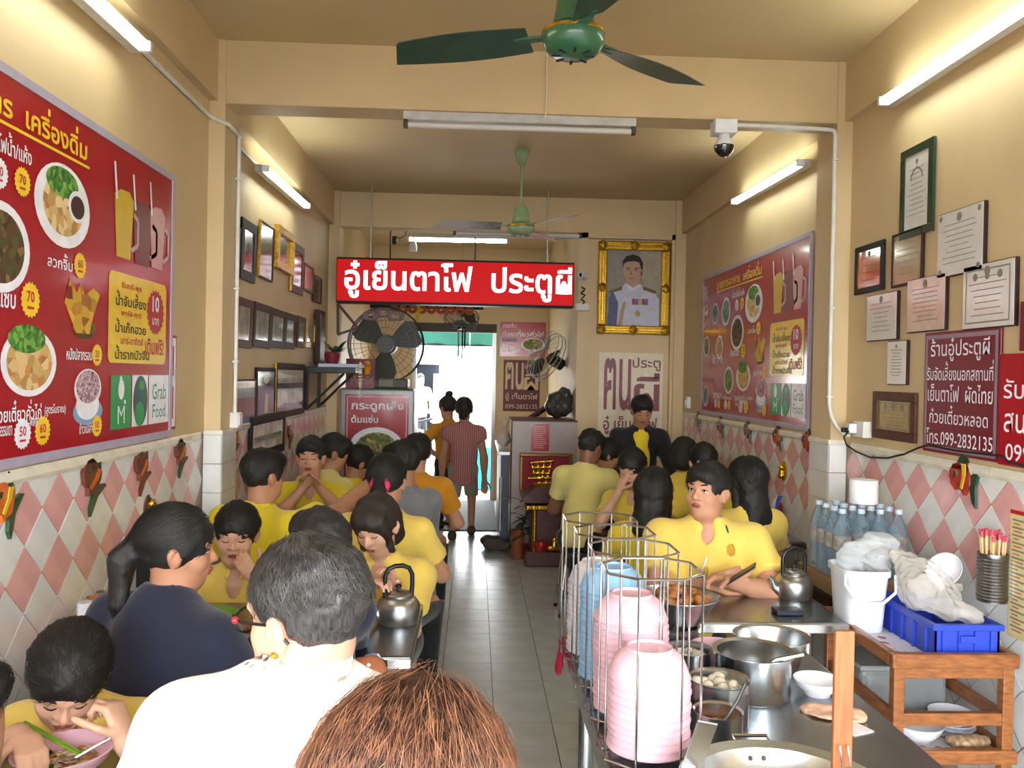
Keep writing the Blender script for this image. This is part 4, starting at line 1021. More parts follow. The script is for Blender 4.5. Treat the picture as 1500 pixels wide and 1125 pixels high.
for k, dx in enumerate((-.12, 0, .12)):
    q = SDF(.008); cc_ = c+Vector((dx-.02, -.12, R*.83-abs(dx)*.25)); q.rc(cc_+Vector((-.04, 0, 0)), cc_+Vector((.04, 0, 0)), .05, flat=((0, 1, 0), .25)).rc(cc_+Vector((-.02, 0, 0)), cc_+Vector((.02, 0, 0)), .02, flat=((0, 1, 0), 1.2), sub=True)
    q.build('tinsel_loop', mat('pink_tinsel', '#8f7884', .4, var=.4, scale=120, bump=.6), t)
# small dark red card behind the garland
x0 = onY(8.27, 507, 525); x1 = onY(8.27, 549, 556)
t = thing('red_card', 'dark red card with cream lettering propped before the drum fan', 'card', (x0.x, 8.28, fz))
MB().span((x0.x, 8.275, fz), (x1.x, 8.285, x0.z), bev=.002).build('sheet', M_dred, t)
p = Plane2D((x0.x, 8.274, fz), (1, 0, 0), (0, 0, 1)); W = x1.x-x0.x; Hh = x0.z-fz; p.text('t', 'ผี', W*.4, Hh*.5, h=Hh*.32, offset=.02); p.text('t', 'เย็นตาโฟ', W*.2, Hh*.14, w=W*.72, h=Hh*.28, offset=.01); p.build(t, dict(t=('lettering', mat('dull_cream', '#9c7f62', .5))))
# rusty angle-iron bracket on the pier
t = thing('wall_bracket', 'brown angle-iron bracket on the pier beside the drum fan', 'bracket', (XL+.1, 8.0, 2.0))
M_iron = mat('brown_angle_iron', '#5a3730', .6, var=.2)
a = onY(8.02, 495, 445); b = onY(8.02, 524, 480); c2 = onY(8.02, 495, 490)
for u, v in ((a, b), (b, c2), (a, c2)): MB().tube([u, v], .016, 4).build('bar', M_iron, t)

# ================================================================== house altar shelf on the left wall
a = onX(XL, 449, 541); sy0 = 7.0; sz = 1.745
sx = XL+.42
t = thing('altar_shelf', 'black metal altar shelf bracketed to the left wall', 'shelf', (XL+.2, 7.1, 1.5))
M_blkmet = mat('black_metal', '#1a1b20', .35, metal=.3)
MB().span((XL, sy0, sz-.05), (sx, sy0+.62, sz), bev=.006).build('shelf_board', M_blkmet, t)
for yy in (sy0+.02, sy0+.56):
    MB().span((XL+.004, yy, sz-.36), (XL+.03, yy+.03, sz-.05)).build('upright', M_blkmet, t)
    MB().tube([(XL+.03, yy+.015, sz-.34), (sx-.1, yy+.015, sz-.05)], .013, 4).build('brace', M_wood_br if yy < 7 else M_blkmet, t)
q = mat('pale_blue_tray', '#a9b0c8', .4)
tag(MB().span((XL+.1, sy0+.06, sz), (sx+.005, sy0+.56, sz+.03), bev=.004).build('offering_tray', q), 'pale blue tray lying on the altar shelf', 'tray')
tag(MB().lathe([(.05, 0), (.06, .03), (.07, .09), (.06, .1), (.055, .09), (.04, .03), (0, .03)], (XL+.2, sy0+.15, sz+.03), 20).build('incense_pot', mat('dark_red_pot', '#6d1a2c', .4), None, True), 'dark red incense pot on the altar tray', 'pot')
t = thing('altar_plant', 'small green plant in a white jar on the altar shelf', 'plant', (XL+.2, sy0+.35, sz+.03))
MB().lathe([(.03, 0), (.045, .03), (.045, .08), (.03, .1)], (XL+.2, sy0+.33, sz+.03), 16).build('jar', M_wh, t, True)
M_leaf = mat('dark_leaf', '#1f4426', .45, var=.3, scale=25)
def leaf(mb, base, d, l, w, droop=.3):
    d = Vector(d).normalized(); side = d.cross(Vector((0, 0, 1)))
    side = side.normalized() if side.length > .05 else Vector((1, 0, 0))
    pts = []
    for i in range(6):
        s = i/5; c = base+d*l*s+Vector((0, 0, -droop*l*s*s)); hw = w*math.sin(PI*(.12+.86*s))
        pts.append((c-side*hw, c+side*hw))
    n = len(mb.v)
    for a, b in pts: mb.v += [a, b]
    for i in range(5): mb.f.append((n+2*i, n+2*i+1, n+2*i+3, n+2*i+2)); mb.mi.append(0)
for k in range(12):
    q = MB(); a = random.uniform(0, 2*PI); leaf(q, Vector((XL+.2, sy0+.33, sz+.12)), (math.cos(a), math.sin(a), random.uniform(.4, 1.5)), random.uniform(.12, .24), .022); q.build('leaf', M_leaf, t)
# garlands
def garland(label, pts, r, m, tail=None):
    t = thing('flower_garland', label, 'garland', pts[0])
    o = MB()
    for p in pts: o.ball(p, r*random.uniform(.85, 1.1), 8, 6)
    o.build('flowers', m, t, True)['kind'] = 'stuff'
    if tail:
        o = MB()
        for p in tail: o.ball(p, r*.9, 8, 6)
        o.build('tassel', m, t, True)['kind'] = 'stuff'
gx = sx+.012; gy = sy0+.2
garland('white jasmine garland looped over the altar shelf edge', [Vector((gx, gy+.055*math.sin(k*2*PI/22), sz-.06+.1*math.cos(k*2*PI/22))) for k in range(22)], .011, mat('jasmine', '#d9d4b4', .7), [Vector((gx, gy, sz-.175-.018*k)) for k in range(5)])
garland('orange marigold garland at the far corner of the altar shelf', [Vector((sx+.02, sy0+.6+.03*math.sin(k*1.3), sz+.04-.02*k)) for k in range(5)], .032, mat('marigold', '#d98a12', .8, var=.3, scale=60, bump=.5))
# altar picture/box standing at the back of the shelf
t = thing('altar_shrine', 'small dark shrine picture standing at the back of the altar shelf', 'shrine', (XL+.1, sy0+.35, sz+.03))
MB().span((XL+.02, sy0+.3, sz+.03), (XL+.06, sy0+.58, sz+.5), bev=.006).build('panel', M_wood_dk, t); MB().span((XL+.06, sy0+.33, sz+.06), (XL+.065, sy0+.55, sz+.46)).build('picture', mat('dim_shrine_picture', '#5b4a33', .5, var=.4, scale=14), t)

# ================================================================== valance, chime, passage fans
a = onY(8.9, 570, 448); b = onY(8.9, 694, 462)
t = thing('wooden_valance', 'dark wooden valance with orange lattice scallops above the doorway', 'valance', ((a.x+b.x)/2, 8.9, 2.3))
zv = onY(8.9, 640, 450).z
M_lat = mat('orange_lattice_wood', '#b5562e', .5, var=.15)
MB().span((a.x-.2, 8.9, zv-.02), (b.x+.1, 8.94, zv+.25)).build('board', M_wood_dk, t)
for xx in (a.x, b.x): MB().cyl((xx, 8.92, zv+.24), (xx, 8.92, ZC), .008, n=6).build('hanger_rod', M_wood_dk, t)
n = 9; w = (b.x-a.x)/n
for k in range(n):
    cx = a.x+w*(k+.5); q = MB(); R_ = w*.48
    for (dx, dz, r) in ((0, 0, R_), ):
        q.tube([(cx+R_*.8*math.cos(j*PI/8), 8.895, zv-.03+R_*.75*math.sin(j*PI/8)) for j in range(16)], .014, 4, True)
    q.tube([(cx-R_*.6, 8.893, zv-.03), (cx, 8.893, zv-.03-R_*.5), (cx+R_*.6, 8.893, zv-.03), (cx, 8.893, zv-.03+R_*.5)], .012, 4, True)
    q.build('lattice_scallop', M_lat, t)
c = onY(8.88, 613, 456); garland('short yellow garland dangling from the wooden valance', [c+Vector((.012*math.sin(k), -.03, .06-.03*k)) for k in range(6)], .022, mat('yellow_marigold', '#e6c413', .7))
c = onY(9.6, 676, 485); t = thing('wind_chime', 'black tubular wind chime hanging in the doorway', 'wind chime', (c.x, 9.6, c.z-.3))
MB().lathe([(.0, .0), (.05, 0), (.05, .03), (0, .03)], (c.x, 9.6, c.z+.02), 14).build('disc', M_blkmet, t); MB().cyl((c.x, 9.6, c.z+.04), (c.x, 9.6, ZC), .003, n=5).build('string', M_blkmet, t)
for k in range(5):
    an = k*2*PI/5; MB().cyl((c.x+.04*math.cos(an), 9.6+.04*math.sin(an), c.z-.2-.03*k), (c.x+.04*math.cos(an), 9.6+.04*math.sin(an), c.z+.02), .009, n=8).build('chime_tube', M_alu if k % 2 else M_blkmet, t, True)
def wall_fan(label, c, axis, R, mount, m, mb_):
    axis = Vector(axis).normalized(); M = axis.to_track_quat('Z', 'Y').to_matrix()
    t = thing('wall_fan', label, 'fan', c)
    for dz, rr in ((.05, R), (-.05, R), (0, R*1.01)): MB().tube([c+M @ Vector((rr*math.cos(k*PI/14), rr*math.sin(k*PI/14), dz)) for k in range(28)], .006, 5, True).build('cage_ring', m, t, True)
    q = MB()
    for k in range(24):
        a = 2*PI*k/24
        for sg in (1, -1): q.tube([c+M @ Vector((.03*math.cos(a), .03*math.sin(a), sg*.085)), c+M @ Vector((R*.6*math.cos(a), R*.6*math.sin(a), sg*.08)), c+M @ Vector((R*math.cos(a), R*math.sin(a), sg*.05))], .0025, 4)
    q.build('grille', m, t)['kind'] = 'stuff'
    for k in range(3):
        a = k*2*PI/3; q = MB(); n0 = len(q.v)
        pts = [(.04, -.03, .01), (.04, .03, -.01), (R*.55, -.09, .03), (R*.55, .08, -.03), (R*.9, -.06, .03), (R*.9, .08, -.02)]
        for x, y, z in pts: q.v.append(c+M @ (Matrix.Rotation(a, 3, 'Z') @ Vector((x, y, z))))
        q.f += [(0, 1, 3, 2), (2, 3, 5, 4)]; q.mi += [0, 0]; q.build('blade', mb_, t)
    MB().cyl(c-axis*.06, c-axis*.22, .065, n=16).build('motor', mb_, t, True); MB().tube([c-axis*.18, Vector(mount)], .02, 8).build('bracket', mb_, t, True)
M_dkfan = mat('dusty_dark_fan', '#2b2623', .5, metal=.3); M_paleg = mat('pale_fan_cage', '#9a9c92', .4, metal=.4)
c = onY(9.9, 676, 466); wall_fan('dark orbit fan hanging over the doorway', c, (-.2, -.5, -.85), .2, (c.x+.25, 10.0, c.z+.35), M_dkfan, M_dkfan)
c = onY(9.0, 800, 521); wall_fan('grey wall fan turned to the doorway beside the red noodle poster', c, (-.55, -.25, .3), .27, (XP+.02, 9.1, c.z-.1), M_paleg, M_dkfan)
struct('wall_stair', MB().span((XP, 8.25, 0), (XP+.1, YB, ZC)), M_wall)

# ================================================================== low panel, altar on the floor, plant
a = onY(8.0, 751, 617); b = onY(8.0, 843, 617); hx0, hx1, hz_ = a.x, b.x+.02, a.z
t = thing('panel_cabinet', 'pinkish grey side panel of a low cabinet beside the passage', 'cabinet', ((hx0+hx1)/2, 8.2, 0))
MB().span((hx0, 8.0, 0), (hx1-.0, 8.04, hz_)).build('side_panel', mat('pinkish_laminate', '#9b8b86', .35, var=.05), t)
MB().span((hx0+.01, 8.04, .02), (hx1-.01, 8.6, hz_-.02)).build('body', mat('laminate_core', '#6a5d58', .5), t)
MB().span((hx0-.012, 7.995, 0), (hx0, 8.045, hz_+.01)).build('edge_strip', M_wood_br, t); MB().span((hx0-.012, 7.99, hz_), (hx1, 8.62, hz_+.016)).build('top_edge', M_wood_br, t)
x0, x1, z0, z1 = [f for f in (onY(7.99, 779, 621).x, onY(7.99, 805, 621).x, onY(7.99, 790, 661).z, onY(7.99, 790, 621).z)]
t = thing('red_notice', 'red notice with fine white lines on the pinkish cabinet panel', 'notice', (x0, 7.998, z0))
p = Plane2D((x0, 7.9985, z0), (1, 0, 0), (0, 0, 1)); p.stuff = ('l',); p.rect('s', 0, 0, x1-x0, z1-z0, .001)
for k in range(11): p.rect('l', .02, .03+.02*k, x1-x0-random.uniform(.02, .06), .036+.02*k, .002)
p.build(t, dict(s=('sheet', M_red), l=('printed_lines', mat('pink_lines', '#c9909a', .5))))
x0, x1, z0, z1 = onY(7.98, 761, 700).x, onY(7.98, 838, 700).x, onY(7.98, 800, 722).z, onY(7.98, 800, 664).z
t = thing('red_gold_picture', 'gold framed red picture with a raised gold Chinese character on the cabinet', 'picture frame', ((x0+x1)/2, 7.99, z0))
MB().span((x0+.01, 7.975, z0+.01), (x1-.01, 7.997, z1-.01)).build('backing', mat('red_velvet', '#8d1a2a', .7), t)
for a, b in (((x0, z0), (x1, z0+.03)), ((x0, z1-.03), (x1, z1)), ((x0, z0+.03), (x0+.03, z1-.03)), ((x1-.03, z0+.03), (x1, z1-.03))): MB().span((a[0], 7.955, a[1]), (b[0], 7.995, b[1]), bev=.006).build('frame_bar', mat('bronze_frame', '#7a5628', .35, metal=.6), t)
q = SDF(.007); cx, cz = (x0+x1)/2-.05, (z0+z1)/2; S_ = lambda a, b, r=.014: q.rc((cx+a[0], 7.968, cz+a[1]), (cx+b[0], 7.968, cz+b[1]), r, k=.008)
for a, b in (((-.1, .1), (.12, .12)), ((-.09, .1), (-.06, -.02)), ((-.03, .11), (-.02, -.03)), ((.03, .11), (.02, -.03)), ((.1, .11), (.07, -.03)), ((-.08, .05), (.09, .06)), ((-.07, 0), (.08, .0)), ((-.12, -.05), (.14, -.045)), ((-.06, -.1), (.1, -.095)), ((0, -.04), (-.02, -.12)), ((.05, -.04), (.06, -.12))): S_(a, b)
q.build('gold_character', M_gold, t)
# dark counter with steel top
t = thing('side_counter', 'dark blue counter with a steel top beside the passage', 'counter', (.3, 8.7, 0))
MB().span((hx0-.1, 8.12, 0), (hx0-.015, 9.5, .93)).build('body', mat('dark_blue_laminate', '#1b2036', .4), t); MB().span((hx0-.13, 8.1, .93), (hx0-.012, 9.55, .965), bev=.004).build('steel_top', M_alu, t)
MB().cyl((hx0-.1, 8.09, .2), (hx0-.1, 8.09, .72), .016).build('bar_handle', M_alu, t, True)
# plastic bag on the counter
q = SDF(.01); c = Vector((hx0-.06, 8.6, .965)); q.rc(c+Vector((0, 0, .08)), c+Vector((.0, 0, .16)), .075, .05, k=.03).rc(c+Vector((-.02, 0, .19)), c+Vector((-.045, 0, .3)), .018, .012).rc(c+Vector((.02, 0, .19)), c+Vector((.045, 0, .3)), .018, .012).rc(c+Vector((-.045, 0, .3)), c+Vector((.045, 0, .3)), .012)
q.wr = lambda P: .004*np.sin(P[..., 0]*110)*np.sin(P[..., 2]*90+P[..., 1]*60)
tag(q.build('plastic_bag', mat('translucent_bag', '#d9c8bd', .3, alpha=.75, var=.1)), 'knotted plastic bag standing on the dark counter', 'bag')
# sacks
for k, (px, py, lb) in enumerate(((745, 772, 'upper grey-brown sack slumped by the passage'), (748, 790, 'lower grey-brown sack lying on the floor by the passage'))):
    q = SDF(.012); c = Vector((.2+.03*k, 8.25-.22*k, .07)); q.rc(c+Vector((-.06, 0, 0)), c+Vector((.09, .0, .0)), .07, .065, k=.03, flat=((0, 0, 1), .8)); q.wr = lambda P: .006*np.sin(P[..., 0]*55+P[..., 1]*30)*np.sin(P[..., 2]*60)
    tag(q.build('sack', mat('sack_cloth', '#4c433f', .8)), lb, 'sack')
# stair rail and dark bundle above the cabinet
a = onY(8.68, 772, 616); b = onY(8.68, 842, 568)
t = thing('stair_handrail', 'dark diagonal stair handrail above the cabinet', 'handrail', a); MB().tube([a, b], .03, 8).build('rail', M_wood_dk, t, True)
for k in (.25, .6, .9):
    p_ = a.lerp(b, k); MB().cyl((p_.x, p_.y, hz_+.02 if k < .5 else hz_+.02), p_, .012).build('baluster', M_wood_dk, t)
q = SDF(.012); c = onY(8.35, 818, 596); c.z = hz_+.132; q.el(c, (.14, .12, .11), k=.03).el(c+Vector((.06, 0, .1)), (.08, .08, .1), k=.04).el(c+Vector((-.05, -.02, .07)), (.07, .06, .08), k=.03); q.wr = lambda P: .008*np.sin(P[..., 0]*60)*np.sin(P[..., 2]*50)
tag(q.build('bagged_bundle', mat('dark_clear_plastic', '#3d3c3a', .25, var=.3)), 'dark plastic-wrapped bundle on top of the low cabinet', 'bundle')
# terracotta pot with plant
c = Vector((onZ(0, 756, 818).x+.01, 7.77, 0)); t = thing('potted_plant', 'leafy dark plant in a tall terracotta pot beside the cabinet', 'plant', c)
MB().lathe([(.055, 0), (.06, .02), (.062, .26), (.066, .27), (.058, .27), (.052, .22), (0, .22)], c, 20).build('pot', mat('terracotta', '#8f4f2c', .6, var=.15), t, True)
MB().cyl(c+Vector((.02, 0, .22)), c+Vector((.12, -.02, .55)), .01).build('stem', M_leaf, t)
for k in range(26):
    q = MB(); a = random.uniform(0, 2*PI); leaf(q, c+Vector((.05+.1*random.random(), -.02, .2+.4*random.random())), (math.cos(a)+.25, math.sin(a)*.7-.1, random.uniform(-.1, .9)), random.uniform(.15, .3), .03, .5); q.build('leaf', M_leaf, t)
# floor shrine, red and gold
x0 = onY(7.6, 768, 800).x; t = thing('floor_shrine', 'carved red and gold Chinese shrine on the floor', 'shrine', (x0+.2, 7.65, 0))
M_shr = mat('dark_red_lacquer', '#4d1416', .35, var=.3, scale=30, bump=.3); M_shr2 = mat('bright_red_lacquer', '#a01c18', .35)
MB().span((x0, 7.42, 0), (x0+.46, 7.8, .14), bev=.012).build('plinth', M_shr, t); MB().span((x0+.05, 7.5, .14), (x0+.41, 7.8, .5), bev=.01).build('niche', M_shr, t)
MB().span((x0+.0, 7.46, .5), (x0+.46, 7.8, .545), bev=.01).build('shelf', M_gold, t)
rf = MB(); rf.prism([(-.04, .0), (.08, .1), (.38, .1), (.5, .0), (.46, -.03), (0, -.03)], .36, Matrix(((1, 0, 0), (0, 0, 1), (0, 1, 0))), (x0, 7.44, .6)); rf.build('roof', M_shr, t)
q = SDF(.008)
for k in range(8): q.el((x0+.04+.055*k, 7.455, .52), (.022, .012, .018), k=.008)
q.build('gold_carving', M_gold, t)
q = SDF(.008); cc_ = Vector((x0+.26, 7.43, .19)); q.el(cc_, (.04, .03, .05)).el(cc_+Vector((0, 0, .06)), .025).el(cc_+Vector((.05, 0, -.02)), .025).el(cc_+Vector((-.05, 0, -.02)), .025); q.build('gold_ornament', M_gold, t)
MB().lathe([(.05, 0), (.07, .04), (.06, .09), (.05, .09)], (x0+.14, 7.45, .14), 16).build('red_cup', M_shr2, t, True)
for xx in (x0+.08, x0+.38): MB().cyl((xx, 7.47, .14), (xx, 7.47, .5), .02, n=12).build('column', M_gold, t, True)
# floor mat
tag(MB().span((-.46, 9.12, 0), (.27, 11.35, .012), bev=.004).build('floor_mat', mat('dark_rubber_mat', '#26282c', .8, var=.2, scale=40, bump=.4)), 'long dark rubber mat on the floor before the doorway', 'mat')

# ================================================================== street beyond the door
M_pave = mat('pale_pavement', '#8d8a83', .8, var=.06, scale=3); M_bld = mat('white_building', '#e6e4de', .7, var=.03)
struct('ground', MB().span((-14, YB+.14, -.1), (14, 30, -.03)), M_pave)
t = thing('street_building', 'white building across the street seen through the doorway', 'building', (0, 19, 0))
MB().span((-9, 18.5, 0), (-2.6, 22, 6)).span((-2.6, 18.5, 1.95), (-.93, 22, 6)).span((-.93, 18.5, 0), (3, 22, 1.72)).build('wall', M_bld, t)
MB().span((-2.6, 21.4, 0), (-.93, 21.5, 1.95)).build('dark_doorway', mat('dark_shop', '#18202c', .7), t)
MB().prism([(0, 0), (1.3, .0), (1.3, .4), (.7, .42), (.4, .3), (0, .22)], .5, Matrix(((1, 0, 0), (0, 0, 1), (0, 1, 0))), (-.25, 21.3, 1.7)).build('tiled_roof', mat('mauve_roof', '#7b6670', .8, var=.3, scale=20), t)
MB().span((-.52, 18.52, 1.72), (-.36, 18.56, 2.4)).build('blue_shutter', mat('pale_blue_panel', '#7f9fc4', .6), t)
gl = MB()
for k in range(14): gl.cyl((-.3+.1*k, 18.5, 1.72), (-.3+.1*k, 18.5, 2.0), .01, n=5)
for k in range(5): gl.cyl((-.3, 18.5, 1.76+.06*k), (1.0, 18.5, 1.76+.06*k), .01, n=5)
gl.build('window_grille', M_alu, t)['kind'] = 'stuff'
t = thing('awning', 'teal canvas awning over the street doorway', 'awning', (-.3, 12.3, 2.1))
M_teal = mat('teal_canvas', '#1d655e', .7, var=.08, scale=8, trans=.0, emit=None)
for xa, xb in ((-1.4, -.105), (-.095, 1.0)):
    q = MB(); n = 8
    za, zb_ = onY(12.1, 640, 478).z, onY(12.3, 640, 505).z
    for i in range(n+1):
        x = xa+(xb-xa)*i/n; w = .02*math.sin(i*1.9+xa)
        q.v += [Vector((x, 12.1, za)), Vector((x, 12.3+w, zb_)), Vector((x, 12.105, za)), Vector((x, 12.305+w, zb_))]
    for i in range(n):
        b = 4*i; q.f += [(b, b+1, b+5, b+4), (b+2, b+6, b+7, b+3), (b+1, b+3, b+7, b+5)]; q.mi += [0]*3
    q.build('canvas', M_teal, t, True)
MB().cyl((-1.4, 12.1, za+.015), (1.0, 12.1, za+.015), .02).build('roller', M_alu, t); MB().cyl((-1.4, 12.3, zb_), (1.0, 12.3, zb_), .014).build('bottom_bar', M_blkmet, t)
for xx in (-1.3, .9): MB().cyl((xx, 12.1, za+.01), (xx, YB+.16, za+.25), .014).build('arm', M_alu, t)
# blue cooler box and parked scooter outside
c = onZ(-.03, 708, 690); tag(MB().span((.02, 12.6, -.03), (.3, 12.9, .62), bev=.02).build('blue_crate', mat('cyan_plastic', '#2f9fd0', .4)), 'bright blue plastic crate standing outside the doorway', 'crate')
t = thing('parked_scooter', 'blue and white scooter parked outside behind the fridge', 'scooter', (-1.1, 13.6, -.03))
sxx = -.98; M_sc = mat('scooter_blue', '#3f63a8', .3, coat=.5); M_tyre = mat('tyre', '#17181a', .8)
for yy in (13.1, 14.2): MB().tube([(sxx, yy+.22*math.cos(k*PI/10), .2+.22*math.sin(k*PI/10)) for k in range(20)], .045, 8, True).build('wheel', M_tyre, t, True)
q = SDF(.02); q.rc((sxx, 14.2, .5), (sxx, 13.75, .6), .13, .12).rc((sxx, 13.75, .45), (sxx, 13.4, .3), .1, .09, k=.06).rc((sxx, 13.3, .35), (sxx, 13.15, .85), .1, .09, k=.05); q.build('body', M_sc, t)
MB().tube([(sxx-.3, 13.28, 1.0), (sxx-.1, 13.16, .95), (sxx+.1, 13.16, .95), (sxx+.3, 13.28, 1.0)], .018).build('handlebar', M_blkmet, t, True); MB().box((sxx, 13.95, .72), (.24, .6, .1), bev=.03).build('seat', M_tyre, t)
for sg in (-1, 1): MB().ball((sxx+sg*.28, 13.2, 1.12), (.06, .015, .045)).build('mirror', M_alu, t, True)
def crumple(a, sc, seed):
    rs = np.random.RandomState(seed); ks = rs.normal(size=(6, 3)); ph = rs.rand(6)*6
    def f(P):
        s = 0
        for i, (k, p) in enumerate(zip(ks, ph)): s = s+np.abs(np.sin(P@(k*sc*(1+.5*i))+p))/(1+.4*i)
        return a*(s-2.2)
    return f
# ================================================================== tables, stools, kettles
M_steel = mat('brushed_steel', '#c6cacd', .25, metal=1., var=.08, scale=8, stretch=(1, 12, 1)); M_steel2 = mat('worn_steel_top', '#93989b', .27, metal=1., var=.12, scale=5)
M_steel_pol = mat('polished_steel', '#c7c6c4', .16, metal=1., var=.05); M_alum = mat('aluminium', '#b4b4b4', .33, metal=1., var=.08, scale=10)
M_black_pl = mat('black_plastic', '#141416', .35)
def steel_table(label, x0, x1, y0, y1, z, legs=True, name='steel_table'):
    t = thing(name, label, 'table', ((x0+x1)/2, (y0+y1)/2, 0))
    MB().span((x0, y0, z-.045), (x1, y1, z), bev=.008).build('table_top', M_steel2, t)
    MB().span((x0, y0-.006, z-.04), (x1, y0+.002, z-.005), bev=.002).build('front_lip', M_steel_pol, t)
    for xx in (x0+.12, x1-.13):
        for yy in (y0+.09, y1-.09):
            MB().cyl((xx, yy, 0), (xx, yy, z-.045), .022, n=14).build('leg', M_steel_pol, t, True)
    return t
steel_table('long steel table along the left wall holding the kettle', XL+.03, -.2, 2.81, 3.47, .75)
steel_table('near left steel table with the pink bowl, mostly hidden', XL+.03, -.62, 1.5, 2.12, .75)
steel_table('third steel table on the left behind the man stretching his arm', XL+PIER+.03, -.62, 4.42, 4.98, .75)
steel_table('farthest steel table on the left before the fridge', XL+.03, -.4, 6.3, 6.85, .75)
steel_table('steel table in front of the heavy man on the right', .7, 1.49, 3.23, 3.86, .75)
steel_table('steel table behind the heavy man on the right', .95, 1.97, 4.85, 5.28, .75)
steel_table('farthest steel table on the right before the partition', 1.2, 1.97, 6.3, 6.78, .75)
def kettle(label, x, y, z, rz, s=1.):
    t = thing('kettle', label, 'kettle', (x, y, z), rz, 'aluminium kettles')
    L = lambda mb, n, m, sm=True: mb.build(n, m, t, sm, local=True)
    L(MB().lathe([(.0, .0), (.074*s, .0), (.08*s, .008*s), (.083*s, .05*s), (.08*s, .075*s), (.066*s, .095*s), (.05*s, .102*s)], n=32), 'body', M_alum)
    lid = MB().lathe([(.054*s, .1*s), (.055*s, .108*s), (.045*s, .116*s), (.02*s, .122*s), (0, .123*s)], n=28).build('lid', M_alum, t, True, local=True)
    MB().lathe([(.008*s, .12*s), (.006*s, .13*s), (.013*s, .135*s), (.013*s, .142*s), (0, .145*s)], n=14).build('knob', M_black_pl, lid, True, local=True)
    L(MB().tube([(.07*s, 0, .03*s), (.095*s, 0, .05*s), (.108*s, 0, .082*s), (.122*s, 0, .094*s)], .015*s, 12, rs=[.022*s, .018*s, .012*s, .011*s]), 'spout', M_alum)
    pts = [(.05*s*math.cos(k*PI/10)*1.05, 0, (.105+.1*math.sin(k*PI/10))*s) for k in range(11)]
    pts = [(.052*s, 0, .098*s), (.054*s, 0, .14*s), (.053*s, 0, .18*s), (.04*s, 0, .205*s), (.015*s, 0, .215*s), (-.015*s, 0, .215*s), (-.04*s, 0, .205*s), (-.053*s, 0, .18*s), (-.054*s, 0, .14*s), (-.052*s, 0, .098*s)]
    L(MB().tube(pts, .009*s, 10), 'handle', M_black_pl)
c = onZ(.75, 580, 920); kettle('aluminium kettle with a black arched handle at the aisle end of the left table', c.x, c.y+.08, .75, math.radians(200), 1.0)
c = onZ(.75, 1186, 880); kettle('aluminium kettle on the right table beside the white bucket', c.x-.05, c.y+.06, .75, math.radians(190), 1.0)

M_seat = mat('dark_stool_seat', '#2b2a2b', .4, var=.1)
_stool = None
def stool(x, y, label, rz=0., h=.45):
    global _stool
    if _stool is None:
        t = thing('stool', label, 'stool', (x, y, 0), rz, 'steel stools')
        MB().box((0, 0, h-.014), (.27, .27, .028), bev=.01).build('seat', M_seat, t, local=True)
        for sx_ in (-1, 1):
            for sy_ in (-1, 1):
                lg = MB().cyl((sx_*.15, sy_*.15, .012), (sx_*.115, sy_*.115, h-.028), .011, n=10).build('leg', M_steel_pol, t, True, local=True)
                MB().cyl((sx_*.151, sy_*.151, 0), (sx_*.15, sy_*.15, .025), .015, n=10).build('rubber_foot', M_black_pl, lg, local=True)
        q = .138
        for a, b in (((-q, -q), (q, -q)), ((q, -q), (q, q)), ((q, q), (-q, q)), ((-q, q), (-q, -q))):
            MB().cyl((a[0], a[1], .16), (b[0], b[1], .16), .007, n=8).build('rung', M_steel_pol, t, True, local=True)
        _stool = t; return t
    c = copy_tree(_stool); c.location = (x, y, 0); c.rotation_euler = (0, 0, rz); c['label'] = label; return c

# ================================================================== serving counter
CZ = .80
t = thing('serving_counter', 'long steel serving counter with pots and bowl racks', 'counter', (.72, 1.95, 0))
MB().span((.33, 1.1, CZ-.03), (1.12, 2.78, CZ), bev=.006).build('counter_top', M_steel2, t)
MB().span((.322, 1.1, CZ-.07), (.332, 2.78, CZ+.006), bev=.003).build('side_lip', M_steel_pol, t); MB().span((.33, 2.78, CZ-.07), (1.12, 2.788, CZ+.004), bev=.003).build('end_lip', M_steel_pol, t)
for xx in (.38, 1.07):
    for yy in (1.18, 2.7): MB().cyl((xx, yy, 0), (xx, yy, CZ-.03), .025, n=14).build('leg', M_steel_pol, t, True)
MB().span((.36, 1.15, .3), (1.09, 2.72, .32)).build('lower_shelf', M_steel2, t)

